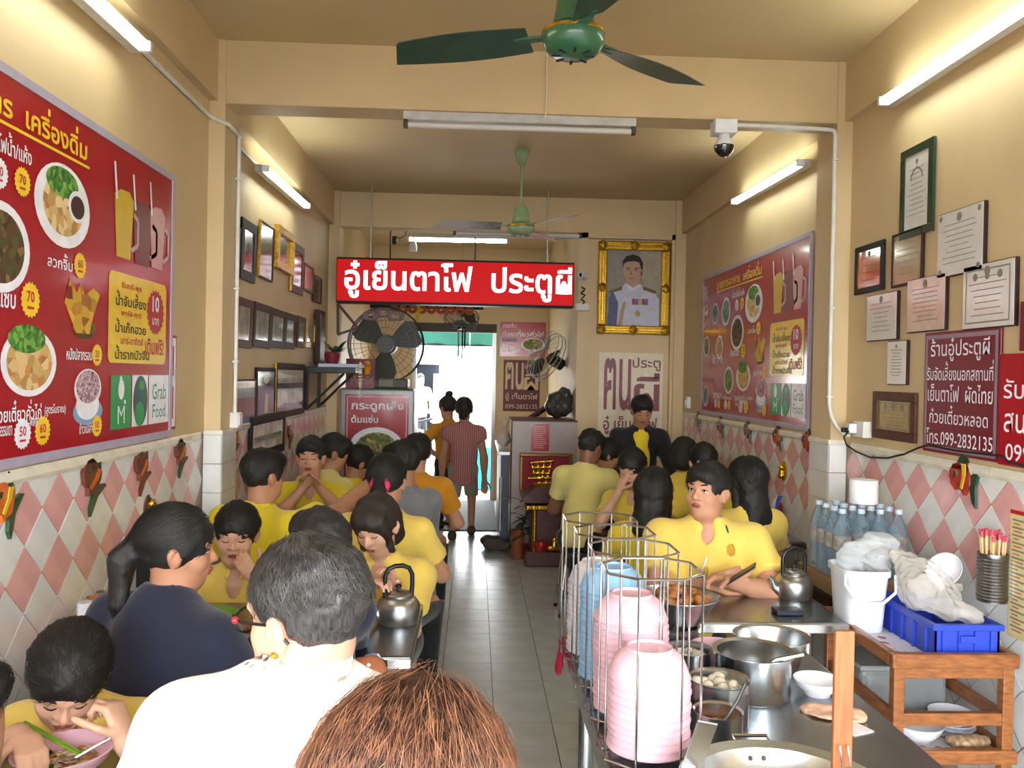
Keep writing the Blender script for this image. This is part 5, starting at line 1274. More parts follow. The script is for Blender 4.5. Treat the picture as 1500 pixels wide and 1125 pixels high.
# bowl stacks in wire racks
def bowl_mesh(m, s=1., name='bowl'):
    """upside-down melamine bowl, rim at z=0"""
    return MB().lathe([(0, .052), (.05*s, .052), (.072*s, .038), (.087*s, .018), (.093*s, .0), (.098*s, .001), (.099*s, .005), (.095*s, .009), (.091*s, .022), (.082*s, .044), (.064*s, .06), (.056*s, .064), (.055*s, .071), (.05*s, .071), (.049*s, .064), (0, .063)], n=40).mesh(name, [m])
M_bpink = mat('pink_melamine', '#e7b9c6', .3, var=.03, coat=.2); M_bblue = mat('blue_melamine', '#8fbfe6', .3, var=.03, coat=.2); M_bwhite = mat('white_melamine', '#e2e2ea', .3, var=.03, coat=.2)
pitch = .0165
for (x, y, top, m, lab, gr) in ((.425, 1.965, 1.075, M_bpink, 'upturned pink bowl in the front stack of the wire rack', 'pink bowls, front stack'), (.425, 2.2, 1.135, M_bpink, 'upturned pink bowl in the second stack from the front', 'pink bowls, second stack'),
                             (.415, 2.44, 1.16, M_bblue, 'upturned light blue bowl in the third stack of the wire rack', 'blue bowls'), (.405, 2.66, 1.13, M_bwhite, 'upturned white bowl in the farthest stack of the wire rack', 'white bowls, far stack')):
    me = bowl_mesh(m); zb0 = CZ+.03; n = int((top-.071-zb0)/pitch)+1
    for me_f in (me,):
        me_f.polygons.foreach_set('use_smooth', [True]*len(me_f.polygons)); shade_auto(me_f, 50)
    for k in range(n):
        o = bpy.data.objects.new('bowl', me); COL.objects.link(o); o.location = (x+random.uniform(-.002, .002), y+random.uniform(-.002, .002), zb0+k*pitch); o.rotation_euler = (0, 0, random.uniform(0, 6))
        tag(o, lab if 0 < k < n-1 else ('topmost ' if k else 'lowest ')+lab, 'bowl', gr)
rk_lab = ('wire rack round the front pink bowls', 'wire rack round the second pink stack', 'wire rack round the blue bowls', 'wire rack round the far white bowls')
for (x, y, h), lab in zip(((.425, 1.965, .45), (.425, 2.2, .45), (.415, 2.44, .45), (.405, 2.66, .45)), rk_lab):
    t = thing('bowl_rack', lab, 'rack', (x, y, CZ), group='wire bowl racks'); r = .112
    ring = [(x-r, y+r*.45), (x-r*.45, y+r), (x+r*.5, y+r), (x+r*.98, y+r*.55), (x+r*.98, y-r*.5), (x+r*.45, y-r), (x-r*.45, y-r), (x-r, y-r*.5)]
    MB().tube([(a, b, CZ+h) for a, b in ring], .0032, 8, True).build('top_ring', M_steel_pol, t, True)
    MB().tube([(a, b, CZ+.02) for a, b in ring], .0032, 8, True).build('base_ring', M_steel_pol, t, True)
    for a, b in ring: MB().cyl((a, b, CZ+.004), (a, b, CZ+h), .0028, n=8).build('upright', M_steel_pol, t, True)
    MB().cyl((x-r, y, CZ+.02), (x+r, y, CZ+.02), .003, n=6).build('cross_wire', M_steel_pol, t)

def pot(label, x, y, z, r, h, flare=.01, food=None, foodz=.7, cat='pot', name='steel_pot', m=None, tilt=None, M3=None, taper=1.):
    t = thing(name, label, cat, (x, y, z))
    w = .003
    prof = [(0, 0), (r*taper*.94, 0), (r*taper, .008), (r, h-.004), (r+flare, h), (r+flare, h+.003), (r-w, h-.002), (r*taper-w, .01), (0, .006)]
    MB().lathe(prof, (x, y, z), 36, M3).build('body', m or M_steel, t, True)
    if food:
        rr = (r*taper+(r-r*taper)*foodz)-w-.002
        food(t, Vector((x, y, z+h*foodz)), rr)
    return t
def chunks(n, m, s, name='food_pieces', jit=.4, sq=1., heap=.0):
    def f(t, c, r):
        base = MB().lathe([(0, -.004), (r, -.004), (r, 0), (0, heap*.5)], c, 24); base.build('food_bed', m, t, True)
        for k in range(n):
            a = random.uniform(0, 2*PI); q = r*math.sqrt(random.random())*.86
            d = s*random.uniform(.7, 1.2); R = Euler((random.uniform(-jit, jit), random.uniform(-jit, jit), random.uniform(0, 3))).to_matrix()
            z = heap*(1-(q/r)**2)
            mb = MB().ball(c+Vector((q*math.cos(a), q*math.sin(a), d*.25*sq+z)), (d*.5, d*.45, d*.38*sq), 8, 6, R)
            for v in mb.v: v += Vector((random.uniform(-1, 1), random.uniform(-1, 1), random.uniform(-1, 1)))*d*.06*jit
            mb.build(name, m, t, True)
    return f
M_fried = ramp_mat('fried_brown', [(0, '#5e2f14'), (.5, '#9c5f2c'), (1, '#c69458')], 60, kind='noise', bump=.5); M_ball = mat('fish_ball_white', '#cfc9b4', .45, var=.08); M_garlic = ramp_mat('fried_garlic', [(0, '#8a4a18'), (.5, '#c07a30'), (1, '#e0b070')], 140, bump=.6)
M_noodle = mat('pale_squid', '#d6cdbc', .4, var=.1); M_soup = mat('thin_soup', '#8b8478', .12, var=.15); M_redbits = mat('red_bits', '#7a2a22', .4, var=.4, scale=50)
t1 = pot('widest steel pot on the counter with a ladle across its rim', .81, 2.36, CZ, .105, .125, .012, lambda t, c, r: MB().lathe([(0, -.003), (r, -.003), (r, 0), (0, 0)], c, 24).build('soup', M_soup, t, True), .5)
t = thing('ladle', 'steel ladle lying across the widest pot', 'ladle', (.85, 2.33, CZ+.12))
MB().tube([(.79, 2.3, CZ+.08), (.85, 2.285, CZ+.125), (.92, 2.27, CZ+.145)], .007, 8).build('handle', M_steel_pol, t, True); MB().lathe([(0, -.02), (.025, -.012), (.035, 0), (.033, 0), (.024, -.01), (0, -.017)], (.775, 2.305, CZ+.075), 16).build('scoop', M_steel_pol, t, True)
pot('steel pot of white fish balls', .655, 2.165, CZ, .076, .115, .004, chunks(16, M_ball, .034, 'fish_ball', .1, 1.1), .78)
pot('small steel cup of fried garlic in front of the fish balls', .6, 1.99, CZ, .058, .1, .002, lambda t, c, r: chunks(40, M_garlic, .014, 'garlic_bit', .8, .6)(t, c, r), .6, name='steel_cup', cat='cup')
t = thing('teaspoon', 'dark spoon handle standing in the garlic cup', 'spoon', (.62, 2.0, CZ+.07)); MB().tube([(.61, 1.99, CZ+.065), (.65, 2.0, CZ+.12), (.672, 2.01, CZ+.16)], .004, 6).build('handle', M_black_pl, t)
MB().ball((.606, 1.988, CZ+.066), (.014, .009, .004), 10, 6).build('scoop', M_steel_pol, t, True)
def squid(t, c, r):
    MB().lathe([(0, -.004), (r, -.004), (r, 0), (0, 0)], c, 24).build('broth', M_soup, t, True)
    for k in range(6):
        a = k*1.1; q = r*.5; MB().tube([c+Vector((q*math.cos(a)+.014*math.cos(j), q*math.sin(a)+.014*math.sin(j), .006)) for j in range(6)], .006, 6, True).build('squid_ring', M_noodle, t, True)
pot('low steel pan of white squid rings beside the bowl rack', .645, 2.45, CZ, .066, .1, .008, squid, .8)
pot('wide steel basin at the far end of the counter', .95, 2.6, CZ, .108, .095, .012, chunks(14, M_redbits, .03, 'red_meat_bit', .5), .35, taper=.8, name='steel_basin', cat='basin')
pot('tall steel pot under the bowl of fried pieces', .66, 2.69, CZ, .078, .1, .006)
t = pot('big steel bowl heaped with brown fried pieces', .67, 2.68, CZ+.115, .128, .085, .006, chunks(46, M_fried, .042, 'fried_piece', .6, 1., .035), .62, taper=.58, name='steel_bowl', cat='bowl')
# upright black lid
t = thing('pot_lid', 'black pot lid standing on edge behind the pink bowls', 'lid', (.56, 2.33, CZ)); c = Vector((.565, 2.3, CZ+.075)); M3 = Vector((1, -.35, .15)).to_track_quat('Z', 'Y').to_matrix()
MB().lathe([(0, .0), (.072, 0), (.075, .004), (.07, .008), (.03, .018), (0, .02)], c, 28, M3).build('disc', M_black_pl, t, True); MB().lathe([(.014, .015), (.01, .03), (.018, .038), (0, .042)], c, 16, M3).build('knob', M_black_pl, t, True)
def open_bowl(label, x, y, z, m, r=.095, h=.055, tilt=None, group=None, cat='bowl', name='bowl'):
    q = MB().lathe([(0, .004), (r*.45, .0), (r*.5, .0), (r*.55, .008), (r*.85, h*.6), (r, h), (r*.975, h+.001), (r*.82, h*.62), (r*.5, .014), (0, .012)], (0, 0, 0), 32)
    R = tilt.to_matrix() if tilt else None
    q.v = [Vector((x, y, z))+(R @ v if R else v) for v in q.v]
    return tag(q.build(name, m, None, True), label, cat, group)
open_bowl('pink bowl wedged between the pots on the counter', .76, 2.545, CZ+.02, M_bpink, .085, .06)
open_bowl('empty white bowl beside the widest pot', 1.0, 2.36, CZ, M_bwhite, .068, .045)
q = SDF(.006); c = Vector((.985, 2.21, CZ+.012)); c.z = CZ+.007; q.vox = .004; q.el(c, (.07, .05, .007)).el(c+Vector((.03, -.035, 0)), (.04, .03, .007), k=.01).el(c+Vector((-.045, .03, 0)), (.035, .03, .007), k=.01).rc(c+Vector((-.05, .03, .004)), c+Vector((.06, -.02, .006)), .008, k=.02).rc(c+Vector((.02, .03, .005)), c+Vector((.05, -.035, .004)), .008, k=.02)
q.wr = crumple(.0028, 40, 9)
tag(q.build('cleaning_cloth', mat('tan_cloth', '#c79f86', .85, var=.12, scale=30)), 'crumpled tan cloth lying on the counter', 'cloth')
tag(MB().box((1.0, 2.12, CZ+.0015), (.07, .06, .002), rz=.4).build('paper_slip', M_wh), 'white paper slip under the tan cloth', 'paper')
# big shallow pan at the near end, plank with hooks, steel spatula
t = thing('shallow_pan', 'large shallow steel pan at the near end of the counter', 'pan', (.64, 1.65, CZ))
MB().lathe([(0, 0), (.14, .0), (.17, .02), (.19, .075), (.215, .082), (.215, .086), (.186, .08), (.163, .024), (.135, .006), (0, .006)], (.64, 1.65, CZ), 48).build('body', M_steel, t, True)
for k, (dx, dz) in enumerate(((-.014, 0), (.016, 0), (.001, -.02))): MB().ball((.64+dx, 1.65+.178, CZ+.06+dz), .006, 10, 6).build('rivet', M_rust, t, True)
MB().tube([(.6, 1.865, CZ+.083), (.6, 1.88, CZ+.088), (.68, 1.88, CZ+.088), (.68, 1.865, CZ+.083)], .004, 8).build('handle', M_steel_pol, t, True)
t = thing('wooden_plank', 'upright wooden plank with two wire hooks on the counter', 'plank', (.8, 1.75, CZ))
MB().box((.797, 1.75, CZ+.185), (.042, .014, .37), bev=.003).build('board', mat('orange_wood', '#9a5c34', .5, var=.25, scale=12, stretch=(6, 6, .6)), t)
for dx in (-.009, .008): MB().tube([(.797+dx, 1.74, CZ+.125), (.797+dx-.003, 1.732, CZ+.13), (.797+dx, 1.728, CZ+.1), (.797+dx+.006, 1.728, CZ+.06), (.797+dx+.004, 1.728, CZ+.0)], .002, 6).build('hook', M_steel_pol, t, True)
MB().box((.797, 1.75, CZ+.006), (.1, .08, .012), bev=.003).build('foot', M_wood_br, t)
t = thing('steel_spatula', 'flat steel blade leaning by the front bowl stack', 'spatula', (.47, 1.7, CZ))
MB().box((.475, 1.745, CZ+.09), (.045, .004, .2), rot=Euler((.25, .22, .1)), bev=.0015).build('blade', M_steel, t); MB().cyl((.452, 1.72, CZ), (.456, 1.722, CZ+.03), .009).build('handle', M_steel, t)
# red cloth over the counter corner
q = SDF(.008); a = Vector((.335, 2.8, CZ+.012)); q.rc(a+Vector((.05, -.03, 0)), a+Vector((0, -.01, 0)), .035, .03, flat=((0, 0, 1), .4)).rc(a+Vector((-.02, 0, -.01)), a+Vector((-.055, .01, -.1)), .03, .02, k=.025, flat=((1, 0, 0), .5)); q.wr = lambda P: .004*np.sin(P[..., 1]*90+P[..., 2]*30)
tag(q.build('red_rag', mat('red_rag_cloth', '#a01632', .8, var=.1)), 'red rag hanging over the far corner of the counter', 'cloth')

# ================================================================== right table things
tag(MB().box((1.29, 3.36, .7605), (.11, .075, .021), bev=.005).build('dark_tray', mat('navy_plastic', '#171c30', .35)), 'small dark tray on the right table near its front edge', 'tray')
q = SDF(.006)
for k in range(9): q.el((1.37+.02*math.sin(k*2.2), 3.72+.016*math.cos(k*1.7), .762+.004*(k % 3)), .012, k=.006)
tag(q.build('crumpled_tissue', M_wh), 'crumpled white tissue on the right table', 'tissue')
M_glass = mat('clear_glass', '#ffffff', .03, trans=1., var=0, ior=1.2); M_tea = mat('iced_tea', '#5a2a18', .1, trans=.3)
t = thing('drinking_glass', 'glass of dark tea with a straw before the heavy man', 'glass', (1.03, 3.74, .75))
MB().lathe([(0, 0), (.03, 0), (.037, .1), (.0355, .1), (.029, .004), (0, .004)], (1.03, 3.74, .75), 24).build('tumbler', M_glass, t, True); MB().lathe([(0, .006), (.028, .006), (.033, .06), (0, .06)], (1.03, 3.74, .75), 20).build('tea', M_tea, t, True)
MB().cyl((1.02, 3.74, .765), (1.055, 3.72, .9), .004, n=8).build('straw', M_wh, t)
# bottles
t0 = None; M_pet = mat('clear_bottle', '#cfe2ee', .06, trans=.85, var=.04, ior=1.15); M_cap_b = mat('pale_blue_cap', '#b9cfdf', .35); M_lab = mat('bottle_label', '#8f8a86', .4, var=.3, scale=30)
st_ = thing('low_stand', 'dark low stand under the water bottles', 'stand', (1.78, 3.83, 0)); MB().span((1.57, 3.6, .7), (1.98, 4.04, .75)).build('stand_top', M_wood_dk, st_)
for xx in (1.6, 1.95):
    for yy in (3.63, 4.0): MB().cyl((xx, yy, 0), (xx, yy, .7), .02).build('leg', M_steel, st_)
tag(MB().span((1.59, 3.62, .75), (1.975, 4.02, .82), bev=.006).build('cardboard_tray', mat('cardboard', '#9a7a55', .8)), 'cardboard tray under the pack of water bottles', 'tray')
def bottle(x, y, z, lab):
    global t0
    if t0 is None:
        t = thing('water_bottle', lab, 'bottle', (x, y, z), group='pack of water bottles')
        MB().lathe([(0, 0), (.036, .0), (.04, .01), (.04, .09), (.037, .1), (.04, .11), (.04, .2), (.034, .235), (.018, .275), (.0135, .285), (.0135, .3)], n=18).build('bottle_body', M_pet, t, True, local=True)
        MB().lathe([(.0405, .13), (.0405, .195)], n=18, cap=False).build('label_band', M_lab, t, True, local=True)
        MB().lathe([(.0155, .293), (.016, .295), (.016, .312), (0, .313)], n=14).build('cap', M_cap_b, t, True, local=True)
        t0 = t; return
    c = copy_tree(t0); c.location = (x, y, z); c.rotation_euler = (0, 0, random.uniform(0, 6)); c['label'] = lab
for i in range(4):
    for j in range(4): bottle(1.655+.086*i, 3.68+.086*j, .82, 'clear water bottle in the shrink-wrapped pack by the pier')
tr = onX(1.86, 1275, 726); t = thing('toilet_roll', 'white paper roll standing on the water bottles', 'paper roll', (1.83, 3.85, 1.133))
MB().lathe([(.022, 0), (.062, .0), (.064, .004), (.064, .106), (.062, .11), (.022, .11), (.02, .105), (.02, .005), (.022, 0)], (1.83, 3.85, 1.135), 32, cap=False).build('roll', mat('tissue_white', '#e4e4e6', .8), t, True)
# ================================================================== wooden shelf unit
M_pine = mat('varnished_pine', '#8c5428', .38, var=.28, scale=10, stretch=(2, 2, 8), coat=.25)
SX0, SX1, SY0, SY1, SZ = 1.50, 1.965, 2.9, 3.53, .705
t = thing('wooden_shelf', 'varnished wooden two-tier shelf unit against the right wall', 'shelf unit', ((SX0+SX1)/2, (SY0+SY1)/2, 0))
M_oil = ramp_mat('floral_oilcloth', [(0, '#d8d5d2'), (.9, '#dcdad6'), (.93, '#a02a34'), (1, '#8f2030')], 34, rough=.35, bump=0)
for z, nm in ((SZ, 'top_board'), (.36, 'lower_board')):
    MB().span((SX0+.02, SY0+.02, z-.012), (SX1-.02, SY1-.02, z)).build(nm, M_oil, t)
    for a, b in (((SX0, SY0, z-.02), (SX1, SY0+.035, z+.032)), ((SX0, SY1-.03, z-.02), (SX1, SY1, z+.032)), ((SX0, SY0+.035, z-.02), (SX0+.028, SY1-.03, z+.032)), ((SX1-.028, SY0+.035, z-.02), (SX1, SY1-.03, z+.032))):
        MB().span(a, b, bev=.006).build('edge_rail', M_pine, t)
for xx in (SX0+.012, SX1-.052):
    for yy in (SY0+.012, SY1-.05): MB().span((xx, yy, 0), (xx+.04, yy+.038, SZ-.02), bev=.004).build('leg', M_pine, t)
for yy in (SY0+.016, SY1-.045): MB().span((SX0+.05, yy, .645), (SX1-.05, yy+.026, .683), bev=.003).build('apron', M_pine, t); MB().span((SX0+.05, yy, .475), (SX1-.05, yy+.026, .52), bev=.003).build('cross_rail', M_pine, t)
for xx in (SX0+.016, SX1-.045): MB().span((xx, SY0+.05, .475), (xx+.026, SY1-.05, .52), bev=.003).build('side_rail', M_pine, t)
# bucket with handle
t = thing('white_bucket', 'white rectangular plastic bucket with a wire handle on the shelf unit', 'bucket', (1.6, 3.36, SZ))
M_bk = mat('white_bucket_plastic', '#d9dde6', .35, var=.03)
q = MB(); n = 28
def sup(a, rx, ry, e=4.): c, s = math.cos(a), math.sin(a); return (math.copysign(abs(c)**(2/e), c)*rx, math.copysign(abs(s)**(2/e), s)*ry)
lev = [(0, .072, .09), (.01, .076, .095), (.2, .088, .108), (.225, .09, .11), (.225, .099, .119), (.25, .1, .12), (.25, .092, .112), (.03, .076, .095)]
bz = SZ+.0; vs = []
for z, rx, ry in lev:
    for k in range(n): u, v = sup(2*PI*k/n, rx, ry); vs.append((1.575+u, 3.34+v, bz+z))
fs = [tuple(range(n))[::-1], tuple((len(lev)-1)*n+k for k in range(n))]
for j in range(len(lev)-1):
    for k in range(n): fs.append((j*n+k, j*n+(k+1) % n, (j+1)*n+(k+1) % n, (j+1)*n+k))
MB().add(vs, fs).build('body', M_bk, t, True)
MB().tube([(1.475, 3.24, bz+.235), (1.468, 3.225, bz+.2), (1.5, 3.217, bz+.15), (1.56, 3.215, bz+.128), (1.62, 3.215, bz+.13), (1.67, 3.22, bz+.17), (1.675, 3.235, bz+.235)], .006, 8).build('handle', M_bk, t, True)
# blue crate
t = thing('blue_crate', 'blue plastic crate on the shelf unit holding bags and utensils', 'crate', (1.82, 3.16, SZ))
M_cr = mat('blue_crate_plastic', '#2741b0', .38, var=.05)
cx0, cx1, cy0, cy1, cz0, cz1 = 1.68, 1.922, 2.955, 3.4, SZ+.0, SZ+.125
for a, b, nm in (((cx0, cy0, cz0), (cx1, cy1, cz0+.008), 'floor_panel'), ((cx0, cy0, cz0), (cx1, cy0+.008, cz1), 'front_panel'), ((cx0, cy1-.008, cz0), (cx1, cy1, cz1), 'rear_panel'), ((cx0, cy0, cz0), (cx0+.008, cy1, cz1), 'side_panel'), ((cx1-.008, cy0, cz0), (cx1, cy1, cz1), 'side_panel')):
    MB().span(a, b).build(nm, M_cr, t)
for a, b in (((cx0-.012, cy0-.012, cz1-.022), (cx1+.012, cy0+.004, cz1)), ((cx0-.012, cy1-.004, cz1-.022), (cx1+.012, cy1+.012, cz1)), ((cx0-.012, cy0, cz1-.022), (cx0+.004, cy1, cz1)), ((cx1-.004, cy0, cz1-.022), (cx1+.012, cy1, cz1))): MB().span(a, b, bev=.003).build('rim', M_cr, t)
for k in range(5): MB().span((cx0-.008, cy0+.05+.085*k, cz0), (cx0, cy0+.06+.085*k, cz1-.02)).build('rib', M_cr, t)
for k in range(4): MB().span((cx0+.025+.06*k, cy0-.008, cz0), (cx0+.035+.06*k, cy0, cz1-.02)).build('rib', M_cr, t)
MB().span((cx0+.09, cy0-.014, cz0+.06), (cx1-.09, cy0-.008, cz0+.085), bev=.002).build('grip', M_cr, t)
# bag with bowls on the crate
q = SDF(.009); c = Vector((1.8, 3.16, cz1+.02)); q.rc(c+Vector((-.06, .0, .06)), c+Vector((.05, .02, .03)), .085, .06, k=.03).rc(c+Vector((-.02, .08, .09)), c+Vector((.05, .1, .05)), .07, .06, k=.04).rc(c+Vector((.0, -.06, .01)), c+Vector((.08, -.12, -.02)), .05, .03, k=.03).rc(c+Vector((-.07, .04, .11)), c+Vector((-.1, .12, .16)), .05, .03, k=.03)
q.vox = .006; q.wr = crumple(.011, 22, 3)
tag(q.build('plastic_bag', mat('cloudy_plastic', '#e6e0d6', .16, alpha=.36, var=.06)), 'cloudy plastic bag heaped on the blue crate', 'bag')
open_bowl('white bowl tipped on its side on the plastic bag', 1.885, 3.22, cz1+.12, M_bwhite, .07, .05, Euler((.3, -1.0, .2)), name='bowl')
open_bowl('small white bowl tucked behind the tipped one', 1.93, 3.3, cz1+.1, M_bwhite, .06, .045, Euler((.4, -.8, .1)), name='bowl')
q = SDF(.01); c = Vector((1.6, 3.36, SZ+.24)); q.rc(c+Vector((-.03, .05, .02)), c+Vector((.09, .05, .07)), .06, .07, k=.03, flat=((0, 1, 0), .6)).rc(c+Vector((.06, 0, .02)), c+Vector((.12, .02, .08)), .05, .04, k=.03); q.vox = .006; q.wr = crumple(.01, 24, 5)
tag(q.build('plastic_bag', mat('frosted_bag', '#e0e4e6', .18, alpha=.4, var=.05)), 'frosted plastic bag bulging out of the white bucket', 'bag')
# chopsticks in a ribbed tin on the wall
c = onX(1.925, 1445, 880); c = Vector((1.945, c.y, c.z)); t = thing('chopstick_tin', 'ribbed steel tin of chopsticks fixed to the right tiles', 'tin', c)
prof = [(0, 0), (.052, 0)]+[(.052+(.0025 if k % 2 else 0), .006+.006*k) for k in range(28)]+[(.052, .18), (.049, .18), (.049, .01), (0, .008)]
MB().lathe(prof, c, 28).build('tin_body', mat('dark_ribbed_steel', '#7b7976', .3, metal=1.), t, True)
MB().span((1.985, c.y-.03, c.z+.02), (2.008, c.y+.03, c.z+.16)).build('wall_bracket', M_steel, t)
M_chop = mat('chopstick_wood', '#d9b27e', .55, var=.15); M_chop_t = mat('red_chopstick_tip', '#c2475a', .5)
gme = None
for k in range(26):
    a = random.uniform(0, 2*PI); r = .04*math.sqrt(random.random()); p0 = c+Vector((r*math.cos(a)*.8, r*math.sin(a)*.8, .02)); p1 = c+Vector((r*math.cos(a)*1.15, r*math.sin(a)*1.15, .235+random.uniform(-.012, .012)))
    t2 = thing('chopstick', 'wooden chopstick with a red tip in the ribbed tin', 'chopstick', p0, group='chopsticks in the tin')
    MB().cyl(p0, p1, .0032, .0038, 6).build('stick', M_chop, t2, True); MB().cyl(p1, p1+(p1-p0).normalized()*.02, .0055, .006, 6).build('red_tip', M_chop_t, t2, True)
# things on the lower board of the shelf
open_bowl('large white bowl on the lower board of the shelf unit', 1.68, 3.06, .36, M_bwhite, .095, .07)
for k in range(4): open_bowl('white plate in the stack on the lower board', 1.86, 3.14, .36+.016*k, M_bwhite, .085, .03, group='white plates on the lower board', name='plate', cat='plate')
t = thing('clear_box', 'cloudy clear plastic box at the back of the lower board', 'box', (1.72, 3.37, .36))
MB().span((1.55, 3.24, .362), (1.9, 3.48, .56), bev=.02).build('box_body', mat('cloudy_box', '#9a9c9c', .25, alpha=.6), t); MB().span((1.54, 3.23, .56), (1.91, 3.49, .58), bev=.006).build('lid', mat('cloudy_lid', '#b0b2b2', .25, alpha=.7), t)
q = SDF(.008); c = Vector((1.85, 2.99, .385)); q.rc(c+Vector((-.06, 0, 0)), c+Vector((.05, .01, 0)), .035, .03, flat=((0, 0, 1), .7)); q.wr = lambda P: .005*np.sin(P[..., 0]*120)*np.sin(P[..., 1]*90)
tag(q.build('crisp_packet', mat('clear_crisp_bag', '#a98a6a', .2, var=.4, scale=50, alpha=.85)), 'clear packet of brown crisps on the lower board', 'packet')

# ================================================================== left table things
bc = onZ(.8, 93, 1108); t = thing('noodle_bowl', 'pink bowl of noodles in front of the girl bending down', 'bowl', (bc.x, bc.y, .75))
c = Vector((bc.x, bc.y, .75)); r = .11; h = .068
MB().lathe([(0, .004), (.045, .0), (.05, .0), (.055, .008), (r*.85, h*.6), (r, h), (r*.975, h+.001), (r*.82, h*.62), (.05, .014), (0, .012)], c, 36).build('bowl_body', M_bpink, t, True)
MB().lathe([(0, .046), (.05, .043), (.076, .036)], c, 28, cap=False).build('broth', ramp_mat('noodle_mix', [(0, '#7a3a20'), (.4, '#b98a5a'), (.7, '#d7bd92'), (1, '#d9c9a8')], 70, rough=.35), t, True)
M_nd = mat('rice_noodle', '#d8bf98', .35, var=.2)
for k in range(26):
    a = random.uniform(0, 6.28); q = .05*math.sqrt(random.random()); cc = c+Vector((q*math.cos(a), q*math.sin(a), .047)); b = random.uniform(0, 6.28)
    MB().tube([cc+Vector((.022*math.cos(b+j*.5)*(.4+.2*j), .022*math.sin(b+j*.5)*(.4+.2*j), .004*math.sin(j*1.5))) for j in range(5)], .0035, 6).build('noodle', M_nd, t, True)
for k in range(8):
    a = random.uniform(0, 6.28); q = .055*math.sqrt(random.random()); MB().ball(c+Vector((q*math.cos(a), q*math.sin(a), .05)), (.01, .008, .005), 8, 5).build('topping', (M_leaf, M_fried)[k % 2], t, True)
t = thing('green_chopsticks', 'light green chopsticks resting in the pink noodle bowl', 'chopsticks', c+Vector((0, 0, .06)))
for d in (0, .009): MB().cyl(c+Vector((.035, .0+d, .055)), c+Vector((-.12, .05+d, .105)), .003, .004, 8).build('stick', mat('lime_plastic', '#7fae2f', .4), t, True)
t = thing('spoon', 'dark steel spoon leaning on the pink noodle bowl', 'spoon', c+Vector((.08, .02, .06)))
MB().tube([c+Vector((.03, -.02, .052)), c+Vector((.075, .0, .075)), c+Vector((.13, .03, .1))], .004, 8).build('handle', M_steel_pol, t, True); MB().ball(c+Vector((.022, -.024, .052)), (.026, .017, .006), 12, 6).build('scoop', M_steel_pol, t, True)
open_bowl('light blue bowl on the left table beside the kettle', -.43, 3.05, .75, M_bblue, .075, .055)
open_bowl('green bowl between the women at the left table', -.95, 3.16, .75, mat('green_melamine', '#6f9a35', .3), .08, .05)
t = thing('condiment_box', 'orange condiment box by the left wall', 'box', (-1.33, 2.95, .75)); MB().span((-1.38, 2.86, .75), (-1.26, 3.1, .84), bev=.008).build('box_body', mat('orange_plastic', '#d9692a', .4), t)
for k in range(3): MB().cyl((-1.32, 2.91+.07*k, .83), (-1.32, 2.91+.07*k, .9), .025, n=14).build('jar', M_glass if k else M_cap, t, True)
a = onX(XL+.03, 222, 800); t = thing('black_dispenser', 'black box with a white strip on the tiles behind the woman in navy', 'dispenser', (XL+.04, a.y, a.z-.12))
MB().span((XL+.002, a.y-.1, a.z-.16), (XL+.09, a.y+.1, a.z+.1), bev=.01).build('box_body', M_black_pl, t); MB().span((XL+.09, a.y-.06, a.z-.02), (XL+.1, a.y-.03, a.z+.07)).build('white_strip', M_wh, t)
# ================================================================== people
from mathutils.bvhtree import BVHTree
SKIN = dict(a=('#c08d70', ''), b=('#ac7a5c', ''), c=('#d0a287', ''), d=('#83573f', ''))
def skin_mat(k): return mat('skin_'+k, SKIN[k][0], .5, var=.06, scale=14, sss=.06)
M_lip = mat('lips', '#8f4a44', .45); M_eyew = mat('eye_white', '#cfc6be', .3); M_eyed = mat('eye_dark', '#1a110e', .15, coat=.6); M_brow = mat('eyebrow', '#1c1412', .8); M_nail = mat('nail', '#cf9f8c', .3)
def hair_mat(name, c1, c2, rough=.42):
    if name in _MC: return _MC[name]
    m = bpy.data.materials.new(name); m.use_nodes = True; nt = m.node_tree; b = nt.nodes['Principled BSDF']
    tc = nt.nodes.new('ShaderNodeTexCoord'); mp = nt.nodes.new('ShaderNodeMapping'); mp.inputs['Scale'].default_value = (90, 90, 6)
    nz = nt.nodes.new('ShaderNodeTexNoise'); nz.inputs['Scale'].default_value = 2.2; nz.inputs['Detail'].default_value = 4
    nt.links.new(tc.outputs['Object'], mp.inputs['Vector']); nt.links.new(mp.outputs['Vector'], nz.inputs['Vector'])
    cr = nt.nodes.new('ShaderNodeValToRGB'); cr.color_ramp.elements[0].position = .3; cr.color_ramp.elements[1].position = .75
    cr.color_ramp.elements[0].color = (*lin(c1), 1); cr.color_ramp.elements[1].color = (*lin(c2), 1)
    nt.links.new(nz.outputs['Fac'], cr.inputs['Fac']); nt.links.new(cr.outputs['Color'], b.inputs['Base Color'])
    bp = nt.nodes.new('ShaderNodeBump'); bp.inputs['Strength'].default_value = .55; bp.inputs['Distance'].default_value = .004
    nt.links.new(nz.outputs['Fac'], bp.inputs['Height']); nt.links.new(bp.outputs['Normal'], b.inputs['Normal'])
    b.inputs['Roughness'].default_value = rough; _MC[name] = m; return m
M_hblack = hair_mat('black_hair', '#0a0909', '#1d1a19', .6); M_hdk = hair_mat('dark_brown_hair', '#120d0b', '#2e211b', .6); M_hgrey = hair_mat('greying_hair', '#141314', '#4a4645'); M_hbrown = hair_mat('brown_dyed_hair', '#2e1a12', '#664029')
def cloth(name, c, **k): return mat(name, c, .85, var=.05, scale=9, bump=.25, bscale=26, sheen=.2, **k)
M_y1 = cloth('lemon_polo', '#e0c44a'); M_y2 = cloth('bright_yellow_polo', '#d8bf22'); M_y3 = cloth('pale_yellow_polo', '#cfc073'); M_y4 = cloth('amber_polo', '#c8860f'); M_y5 = cloth('soft_yellow_polo', '#e6c75e')
